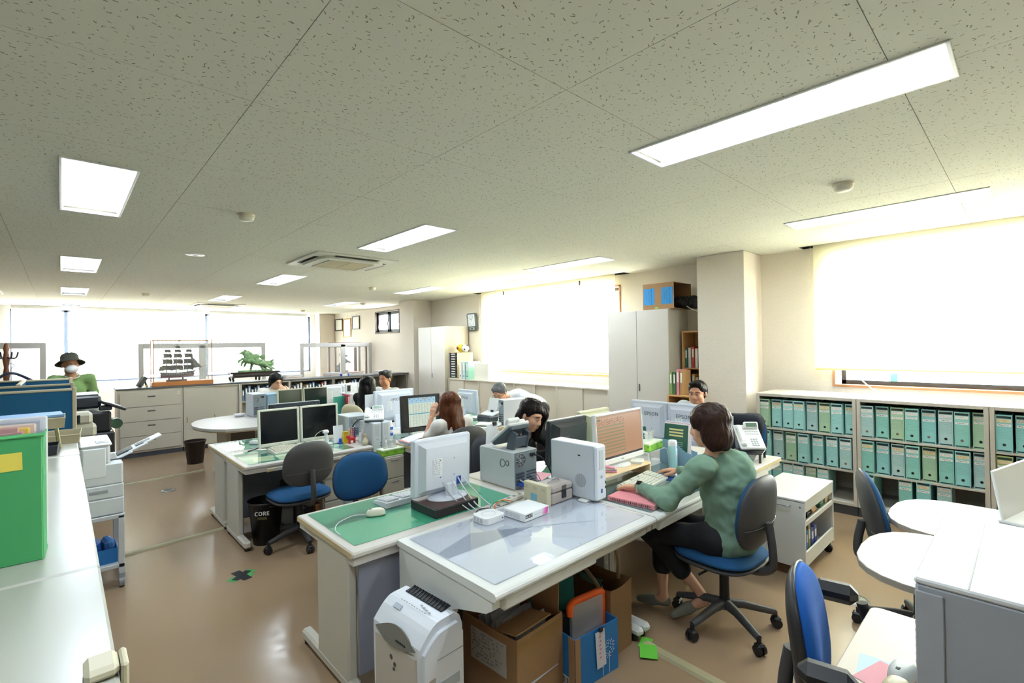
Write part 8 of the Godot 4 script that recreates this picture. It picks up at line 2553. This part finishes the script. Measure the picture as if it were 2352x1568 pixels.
	for k in 9:
		t = thing("envelope", "white envelope standing in the cardboard box, %s from the flap" % ["first", "second", "third", "fourth", "fifth", "sixth", "seventh", "eighth", "ninth"][k], "envelope", v3(1.6 - 0.0 + 0.01 * (k % 3), 0.08, -1.83 + 0.028 * k), 0.15 + 0.06 * ((k * 5) % 4 - 1.5), "envelopes in the cardboard box")
		pb(t, "paper", mt(["c3c5cc", "d2d3d8", "b6b9c2"][k % 3], 0.7), v3(0, 0.13 + 0.012 * ((k * 7) % 3), 0), v3(0.22, 0.25, 0.006), 0.001, R3(-0.35))
		pb(t, "window_patch", mt("dfe1e6", 0.4), v3(-0.04, 0.2, 0.0 - 0.03), v3(0.08, 0.03, 0.0085), 0, R3(-0.35))
	# blue carton with folders
	t = thing("blue_carton", "bright blue printed carton holding folders under the front desk", "carton", v3(1.925, 0, -1.575), -0.1)
	var bl := mt("1d6fb4", 0.5)
	s = S()
	for sx in [-1.0, 1.0]: bx(s, v3(sx * 0.15, 0.125, 0), v3(0.005, 0.25, 0.2))
	bx(s, v3(0, 0.125, 0.1), v3(0.3, 0.25, 0.005))
	bx(s, v3(0, 0.15, -0.1), v3(0.3, 0.3, 0.005))
	bx(s, v3(0, 0.003, 0), v3(0.3, 0.005, 0.2))
	obj("carton_walls", s, bl, t)
	pb(t, "brown_corner", card, v3(-0.135, 0.127, 0.1035), v3(0.035, 0.246, 0.002))
	pb(t, "brown_corner", card, v3(-0.1535, 0.127, 0.08), v3(0.002, 0.246, 0.04))
	s = S()
	for k in 30:
		var a := k * 2.4
		var rr := 0.008 + 0.0075 * sqrt(k) * 0.75
		lathe(s, v3(0.085 + cos(a) * rr, 0.125 + sin(a) * rr * 1.2, 0.1028), [v2(0.0035, 0), v2(0, 0.0008)], 6, R3(PI / 2))
	bx(s, v3(0.085, 0.055, 0.103), v3(0.002, 0.1, 0.0006))
	bx(s, v3(0.04, 0.03, 0.103), v3(0.002, 0.05, 0.0006))
	for k in 10: lathe(s, v3(0.04 + cos(k * 2.4) * 0.02, 0.07 + sin(k * 2.4) * 0.022, 0.1028), [v2(0.0035, 0), v2(0, 0.0008)], 6, R3(PI / 2))
	obj("dandelion_print", s, mt("e3ebf2", 0.6), t)
	s = S()
	for k in 16: bx(s, v3(-0.1528, 0.03, 0.06 - 0.0075 * k), v3(0.0006, 0.035, 0.002 + 0.002 * (k % 3)))
	obj("barcode_bars", s, mt("20242a", 0.6), t)
	pb(t, "barcode_patch", mt("e6e6e4", 0.6), v3(-0.1526, 0.03, 0.0), v3(0.0004, 0.045, 0.14))
	t = thing("paper_note", "white paper note clipped to the blue carton", "note", v3(1.93, 0.06, -1.464), -0.1)
	pb(t, "paper", mt("dcdce2", 0.7), v3(0, 0.09, 0), v3(0.065, 0.18, 0.001), 0, R3(0, 0, 0.06))
	pb(t, "clip", m_black(), v3(0, 0.185, 0.002), v3(0.026, 0.022, 0.014), 0.004)
	s = S()
	for k in 6: bx(s, v3(-0.006 + 0.004 * (k % 2), 0.15 - 0.02 * k, 0.001), v3(0.012, 0.008, 0.0008), 0, R3(0, 0, 0.4))
	obj("pink_writing", s, mt("d98aa0", 0.6), t)
	t = thing("zip_case", "clear document case with bright orange zip edge", "document case", v3(1.94, 0.008, -1.56), -0.12)
	pb(t, "clear_sleeve", pane_mat("cfc9c9", 0.55), v3(0, 0.19, 0), v3(0.22, 0.32, 0.03), 0.004)
	pb(t, "papers_inside", mt("cfcdd0", 0.8), v3(0, 0.11, 0.0), v3(0.19, 0.18, 0.02), 0.002, R3(0, 0, 0.05))
	s = S()
	tube(s, curve([v3(-0.112, 0.3, 0), v3(-0.1, 0.352, 0), v3(0, 0.358, 0), v3(0.1, 0.355, 0), v3(0.113, 0.33, 0), v3(0.113, 0.2, 0), v3(0.113, 0.12, 0)], 36), 0.018, 8)
	obj("orange_zip", s, mt("e2560f", 0.5), t)
	t = thing("zip_case", "black zip folder in the blue carton", "document case", v3(1.82, 0.008, -1.6), -0.2)
	pb(t, "folder_body", mt("19191b", 0.6), v3(0, 0.16, 0), v3(0.2, 0.31, 0.04), 0.01, R3(0, 0, 0.06))
	pb(t, "zip_pull", mt("8c8d90", 0.3, 0.8), v3(-0.103, 0.26, 0.01), v3(0.006, 0.03, 0.006), 0.002)
	t = thing("teal_folder", "large teal folder leaning behind the blue carton", "folder", v3(1.8, 0.0, -1.7), -0.7)
	pb(t, "folder_sheet", mt("0c7c7f", 0.5), v3(0.02, 0.26, 0.0), v3(0.24, 0.4, 0.012), 0.003, R3(-0.45, 0, -0.06))
	pb(t, "folder_edge", mt("0a6668", 0.5), v3(0.02, 0.255, -0.01), v3(0.232, 0.39, 0.006), 0.002, R3(-0.45, 0, -0.06))
	# jute bag
	var jute := noise_mat("jute", "7d5d3c", "9c7a52", 0.25, 0.95, 0.12, Vector3.ONE, 1.5, 2, 128)
	t = thing("jute_bag", "brown jute shopping bag with rope handles under the front desk", "bag", v3(2.18, 0, -1.69), 0)
	s = S()
	var B := [v3(-0.09, 0, 0.17), v3(0.1, 0, 0.17), v3(0.1, 0, -0.17), v3(-0.09, 0, -0.17)]
	var T := [v3(-0.1, 0.36, 0.18), v3(0.085, 0.375, 0.185), v3(0.09, 0.37, -0.17), v3(-0.1, 0.39, -0.18)]
	for k in 4:
		var j := (k + 1) % 4
		var n2 := 6
		for i in n2:
			for q in n2:
				var P := func(u: float, v: float) -> Vector3:
					var e0: Vector3 = B[k].lerp(B[j], u).lerp(T[k].lerp(T[j], u), v)
					var out: Vector3 = (B[j] - B[k]).cross(Vector3.UP).normalized()
					return e0 + out * -0.014 * sin(PI * u) * sin(PI * v) * (1.0 if k % 2 == 0 else 0.4) + v3(0, -0.012 * sin(PI * u) * v, 0)
				qo(s, P.call(i / 6.0, q / 6.0), P.call((i + 1) / 6.0, q / 6.0), P.call((i + 1) / 6.0, (q + 1) / 6.0), P.call(i / 6.0, (q + 1) / 6.0), (B[k] + B[j]) * v3(1, 0, 1))
	qo(s, B[0], B[1], B[2], B[3], Vector3.DOWN)
	obj("bag_body", s, jute, t)
	for k in 2:
		s = S()
		var x := [-0.098, 0.088][k] as float
		var hh := [0.42, 0.53][k] as float
		tube(s, curve([v3(x, 0.34, 0.1), v3(x - 0.01, hh - 0.05, 0.1), v3(x, hh, 0.02), v3(x, hh, -0.04), v3(x - 0.01, hh - 0.05, -0.1), v3(x, 0.34, -0.1)], 36), 0.011, 8)
		obj("rope_handle", s, mt("a8977c", 0.9), t)
	file_box("teal green file box behind the jute bag", v3(2.3, 0.0, -1.84), 0, 2, 0)
	# things on the floor of the middle desk
	t = thing("paper_bag", "small brown paper bag on the floor under the middle desk", "bag", v3(1.76, 0, -4.52), 0.2)
	s = S()
	for k in [-1.0, 1.0]:
		qo(s, v3(-0.08, 0, k * 0.04), v3(0.08, 0, k * 0.04), v3(0.075, 0.2, k * 0.025), v3(-0.075, 0.2, k * 0.025), v3(0, 0, k))
		qo(s, v3(k * 0.08, 0, -0.04), v3(k * 0.08, 0, 0.04), v3(k * 0.075, 0.2, 0.025), v3(k * 0.075, 0.2, -0.025), v3(k, 0, 0))
	qo(s, v3(-0.08, 0, -0.04), v3(0.08, 0, -0.04), v3(0.08, 0, 0.04), v3(-0.08, 0, 0.04), Vector3.DOWN)
	obj("bag_walls", s, mt("94653c", 0.85), t)
	pb(t, "folded_rim", mt("a0714a", 0.85), v3(0, 0.205, 0), v3(0.15, 0.02, 0.045), 0.002)
	for k in 2:
		t = book(["pink file box on the floor under the middle desk", "second pink file box on the floor under the middle desk"][k], v3(1.88 + 0.09 * k, 0, -4.6), 0.2, 0.075, 0.26, 0.24, mt("b5636a", 0.6), "pink file boxes under the middle desk", 0.0, "file box", "pink_file_box")
	file_box("grey-green file box standing before the pink ones", v3(1.98, 0, -4.42), 0.3, 4, 2)
	t = thing("office_heater", "dark floor-standing computer beneath the middle desk", "computer", v3(1.6, 0, -4.72))
	pb(t, "case", m_black(), v3(0, 0.2, 0), v3(0.17, 0.4, 0.38), 0.01)
	for k in 2: pb(t, "drive_slot", mt("5a5d62", 0.4), v3(0, 0.32 - 0.06 * k, 0.191), v3(0.12, 0.008, 0.004))
	pc(t, "button", mt("8a8d92", 0.4), v3(0, 0.2, 0.19), v3(0, 0.2, 0.194), 0.01)
	# power strip and cords between the front desks
	t = thing("power_strip", "beige power strip between the two front desks", "power strip", v3(2.0, DK + 0.001, -2.17), 0.1)
	pb(t, "strip_body", mt("d6d2c6", 0.5), v3(0, 0.012, 0), v3(0.24, 0.024, 0.045), 0.005)
	for k in 4: pb(t, "socket", mt("8f8b80", 0.5), v3(-0.08 + 0.052 * k, 0.0245, 0), v3(0.022, 0.001, 0.022))
	var cds := [["d9731e", "orange cable on the power strip between the front desks"], ["2f8a66", "green cable on the power strip between the front desks"], ["18191b", "short black adapter cable beside the small router"]]
	for k in 3:
		var tc := thing("desk_cable", cds[k][1], "cable", v3([1.86, 1.83, 1.74][k], DK + 0.006, [-2.1, -2.1, -2.1][k]))
		pt(tc, "cord", mt(cds[k][0], 0.5), curve([v3(-0.05, 0.0, 0.0), v3(-0.03, 0.02, -0.03), v3(0.04, 0.03, -0.04), v3(0.1, 0.012, -0.02)] if k < 2 else [v3(-0.06, 0.0, -0.03), v3(-0.03, 0.02, -0.03), v3(0.02, 0.025, 0.0), v3(0.05, 0.012, 0.04)], 20), 0.003, 6)

func build_left_front() -> void:
	# low steel cabinets whose glossy tops run along the left
	var m := mt("b6b6ab", 0.25)
	var zs := [-0.55, -1.79, -2.88, -3.82, -4.72]
	for k in 4:
		var t := thing("low_steel_cabinet", ["glossy pale steel cabinet nearest the camera", "glossy pale steel cabinet under the green box file", "glossy pale steel cabinet before the letter trays", "glossy pale steel cabinet under the letter trays"][k], "cabinet", v3(-0.36, 0, (zs[k] + zs[k + 1]) / 2), 0, "low steel cabinets along the aisle")
		var d: float = zs[k] - zs[k + 1] - 0.004
		var h: float = [1.05, 1.052, 1.046, 1.05][k]
		pb(t, "body", m, v3(0, (h - 0.03) / 2 + 0.03, 0), v3(0.84, h - 0.06, d), 0.004)
		pb(t, "top_panel", m, v3(0.005, h - 0.012, 0), v3(0.86, 0.024, d), 0.006)
		pb(t, "plinth", mt("4a4a48", 0.6), v3(0, 0.015, 0), v3(0.8, 0.03, d - 0.04))
		for q in 2:
			var dr := pb(t, "door", m, v3(0.422, h / 2, (q - 0.5) * d / 2), v3(0.012, h - 0.12, d / 2 - 0.02), 0.003)
			pb(dr, "handle", mt("9a978c", 0.4), v3(0.432, h * 0.6, (q - 0.5) * 0.12), v3(0.012, 0.1, 0.02), 0.004)
	var t := thing("corner_guard", "blurred cream corner block on the nearest cabinet", "guard", v3(0.05, 1.051, -1.19))
	pb(t, "block", mt("cfc8ae", 0.5), v3(0, 0.012, 0), v3(0.05, 0.024, 0.07), 0.008)
	pb(t, "skirt", mt("c4bca0", 0.5), v3(0.033, -0.02, 0), v3(0.012, 0.08, 0.07), 0.004)
	# green box file
	var g := mt("3f9a5e", 0.55)
	t = thing("green_box_file", "tall green box file with a yellow sticky note on the cabinet", "box file", v3(-0.2, 1.0525, -2.02), -0.05)
	var s := S()
	for k in [-1.0, 1.0]: bx(s, v3(k * 0.16, 0.18, 0), v3(0.006, 0.36, 0.11), 0.002)
	for k in [-1.0, 1.0]: bx(s, v3(0, 0.18, k * 0.055), v3(0.32, 0.36, 0.006), 0.002)
	bx(s, v3(0, 0.003, 0), v3(0.32, 0.006, 0.11))
	obj("box_walls", s, g, t)
	pt(t, "rolled_rim", g, [v3(-0.163, 0.36, 0.058), v3(0.163, 0.36, 0.058), v3(0.163, 0.36, -0.058), v3(-0.163, 0.36, -0.058)], 0.006, 8)
	pb(t, "sticky_note", mt("e3d25a", 0.7), v3(0.085, 0.29, 0.0592), v3(0.07, 0.05, 0.001), 0, R3(0, 0, 0.02))
	pb(t, "black_cord", m_black(), v3(0.062, 0.17, 0.061), v3(0.008, 0.2, 0.006), 0.003)
	var fc := ["b98f8e", "d9b45a", "cdbab0", "a9adb8", "d7d9de"]
	for k in 5:
		t = thing("hanging_folder", ["dusty pink folder in the green box file", "yellow folder in the green box file", "grey-pink folder in the green box file", "grey-blue folder in the green box file", "clear folder rising highest from the green box file"][k], "folder", v3(-0.22 + 0.012 * k, 1.06, -1.985 - 0.018 * k), -0.05, "folders in the green box file")
		pb(t, "folder_sheet", mt(fc[k], 0.6), v3(0, 0.185 + 0.004 * k, 0), v3(0.28, 0.36 + 0.008 * k, 0.012), 0.004)
		pb(t, "folder_tab", mt(fc[k], 0.6), v3(0.1 - 0.05 * k, 0.368 + 0.008 * k, 0), v3(0.06, 0.02, 0.01), 0.003)
	# letter trays
	var tm := mt("a99f83", 0.4)
	for r in [[v3(-0.14, 1.2, -4.05), 0.0, "upper beige metal letter tray tilted over the black one", v3(0.3, 0.06, 0.24), 0], [v3(-0.04, 1.051, -4.45), -0.05, "lower beige metal letter tray at the cabinet end", v3(0.26, 0.055, 0.3), 0], [v3(-0.12, 1.051, -3.95), -0.05, "small black tray in front of the beige letter trays", v3(0.2, 0.055, 0.14), 1]]:
		t = thing("letter_tray", r[2], "letter tray", r[0], r[1], "letter trays on the cabinet")
		var w: Vector3 = r[3]
		var mm: Material = mt("1d222c", 0.35) if r[4] == 1 else tm
		s = S()
		for k in [-1.0, 1.0]:
			bx(s, v3(k * w.x / 2, w.y / 2, 0), v3(0.004, w.y, w.z), 0.001, R3(0, 0, -k * 0.12))
			bx(s, v3(0, w.y / 2, k * w.z / 2), v3(w.x, w.y, 0.004), 0.001, R3(k * 0.12, 0, 0))
		bx(s, v3(0, 0.002, 0), v3(w.x, 0.004, w.z))
		obj("tray_pan", s, mm, t)
		s = S()
		tube(s, [v3(-w.x / 2 - 0.003, w.y, w.z / 2 + 0.004), v3(w.x / 2 + 0.003, w.y, w.z / 2 + 0.004), v3(w.x / 2 + 0.003, w.y, -w.z / 2 - 0.004), v3(-w.x / 2 - 0.003, w.y, -w.z / 2 - 0.004), v3(-w.x / 2 - 0.003, w.y, w.z / 2 + 0.004)], 0.004, 6)
		obj("rolled_edge", s, mm, t)
		if r[0].y > 1.1:
			for k in [-1.0, 1.0]: pb(t, "tray_post", mt("9f9f78", 0.3, 0.6), v3(k * 0.12, -0.072, -0.08), v3(0.02, 0.15, 0.02), 0.004, R3(0, 0, 0.12 * k))
	t = thing("document_stack", "blue-edged documents filling the upper letter tray", "documents", v3(-0.15, 1.206, -4.05))
	for k in 4: pb(t, "document_layer", mt(["e6e8ec", "2f55b0", "dfe3ea", "7fa3c9"][k], 0.6), v3(0.004 * k, 0.012 + 0.018 * k, 0), v3(0.28, 0.014, 0.22), 0.001, R3(0, 0.02 * k))
	pb(t, "green_label", mt("3fae5a", 0.5), v3(0.1, 0.045, 0.113), v3(0.05, 0.014, 0.002))
	# printer on its cart
	t = thing("printer_cart", "grey metal cart with casters under the laser printer", "cart", v3(0.2, 0, -4.62))
	var cm := mt("c3c6c9", 0.4)
	pb(t, "top_shelf", cm, v3(0, 0.495, 0), v3(0.24, 0.03, 0.5), 0.004)
	pb(t, "lower_shelf", cm, v3(0, 0.15, 0), v3(0.24, 0.03, 0.5), 0.004)
	for sx in [-1.0, 1.0]:
		for sz in [-1.0, 1.0]:
			pb(t, "leg", cm, v3(sx * 0.1, 0.3, sz * 0.235), v3(0.035, 0.4, 0.03), 0.003)
			s = S()
			cyl(s, v3(sx * 0.1 - 0.015, 0.035, sz * 0.235), v3(sx * 0.1 + 0.015, 0.035, sz * 0.235), 0.035, -1, 18)
			bx(s, v3(sx * 0.1, 0.075, sz * 0.235), v3(0.04, 0.06, 0.04), 0.008)
			obj("caster", s, mt("8f9499", 0.5), t)
	t = thing("blue_supply_box", "blue carton with toner on the lower shelf of the printer cart", "carton", v3(0.2, 0.1655, -4.52))
	s = S()
	for k in [-1.0, 1.0]:
		bx(s, v3(k * 0.08, 0.05, 0), v3(0.005, 0.1, 0.2))
		bx(s, v3(0, 0.05, k * 0.1), v3(0.16, 0.1, 0.005))
	bx(s, v3(0, 0.003, 0), v3(0.16, 0.005, 0.2))
	obj("carton_walls", s, mt("1d6fb4", 0.5), t)
	for k in 2: pb(t, "plastic_bag", mt(["2b5fae", "4e86cc"][k], 0.25), v3(-0.035 + 0.07 * k, 0.1, 0), v3(0.06, 0.12, 0.1), 0.02, R3(0.2, 0.3 * k, 0.15))
	t = thing("laser_printer", "white laser printer with a fold-out paper tray on the cart", "printer", v3(0.2, 0.5105, -4.62))
	var pm := mt("d3d9dc", 0.4)
	pb(t, "paper_cassette", pm, v3(0, 0.06, 0), v3(0.235, 0.115, 0.48), 0.008)
	pb(t, "cassette_two", pm, v3(0, 0.165, 0), v3(0.232, 0.09, 0.478), 0.006)
	pb(t, "grip", mt("9aa0a4", 0.4), v3(-0.02, 0.172, 0.2415), v3(0.1, 0.022, 0.004), 0.002)
	pb(t, "engine", pm, v3(0.0, 0.285, 0), v3(0.228, 0.15, 0.475), 0.01)
	pb(t, "upper_body", pm, v3(-0.035, 0.42, 0), v3(0.16, 0.13, 0.47), 0.014)
	pb(t, "side_door", mt("dfe4e6", 0.4), v3(-0.04, 0.37, 0.238), v3(0.12, 0.2, 0.006), 0.003)
	pb(t, "top_cover", mt("e3e7e9", 0.35), v3(-0.03, 0.492, 0), v3(0.17, 0.018, 0.475), 0.007)
	pb(t, "control_panel", mt("9aa3a8", 0.3), v3(0.005, 0.503, 0.12), v3(0.07, 0.006, 0.14), 0.002)
	pb(t, "panel_keys", mt("dde2e6", 0.4), v3(0.005, 0.507, 0.12), v3(0.05, 0.004, 0.07), 0.001)
	s = S()
	var Q := R3(0, 0, 0.42)
	for k in 3: bx(s, v3(0.06, 0.35, 0) + Q * v3(0.07 + 0.1 * k, 0.004 * k, 0), v3(0.12, 0.012, 0.24 - 0.05 * k), 0.003, Q)
	obj("output_tray", s, mt("d5dadd", 0.4), t)
	s = S()
	for k in 2: bx(s, v3(0.06, 0.35, 0) + Q * v3(0.09 + 0.12 * k, 0.012, 0), v3(0.1, 0.006, 0.12 - 0.03 * k), 0.002, Q)
	bx(s, v3(0.07, 0.364, 0), v3(0.09, 0.01, 0.26), 0.003)
	obj("tray_insert", s, mt("24272b", 0.45), t)

const LIGHT_E := 2.0
const CAM_H := 1.65

func _ready() -> void:
	rng.seed = 7
	var cam := Camera3D.new()
	cam.name = "camera"
	cam.fov = rad_to_deg(2.0 * atan(784.0 / 1110.1))
	cam.position = v3(0, CAM_H, 0)
	cam.rotation_degrees = v3(0.407, -43.0, -0.905)
	cam.near = 0.02
	cam.far = 200.0
	add_child(cam)
	cam.current = true
	var we := WorldEnvironment.new()
	we.name = "surroundings"
	var e := Environment.new()
	e.background_mode = Environment.BG_SKY
	var sky := Sky.new()
	var sm := ProceduralSkyMaterial.new()
	sm.sky_top_color = Color("dbe7f6")
	sm.sky_horizon_color = Color("f1f5fa")
	sm.ground_bottom_color = Color("b9b8b2")
	sm.ground_horizon_color = Color("e4e4df")
	sm.sky_energy_multiplier = 6.5
	sm.ground_energy_multiplier = 6.5
	sm.sun_angle_max = 0.0
	sky.sky_material = sm
	e.sky = sky
	e.tonemap_mode = Environment.TONE_MAPPER_LINEAR
	e.tonemap_exposure = 1.25
	e.sdfgi_enabled = true
	e.ssao_enabled = true
	e.ssil_enabled = true
	we.environment = e
	add_child(we)
	build_room()
	build_lights()
	build_windows()
	build_cabinets()
	build_wall_items()
	build_desks()
	build_mats()
	build_chairs()
	build_desk_items()
	build_people()
	build_counter_top_items()
	build_far()
	build_right_front()
	build_floor_items()
	build_left_front()

func v3(x: float, y: float, z: float) -> Vector3: return Vector3(x, y, z)
func v2(x: float, y: float) -> Vector2: return Vector2(x, y)
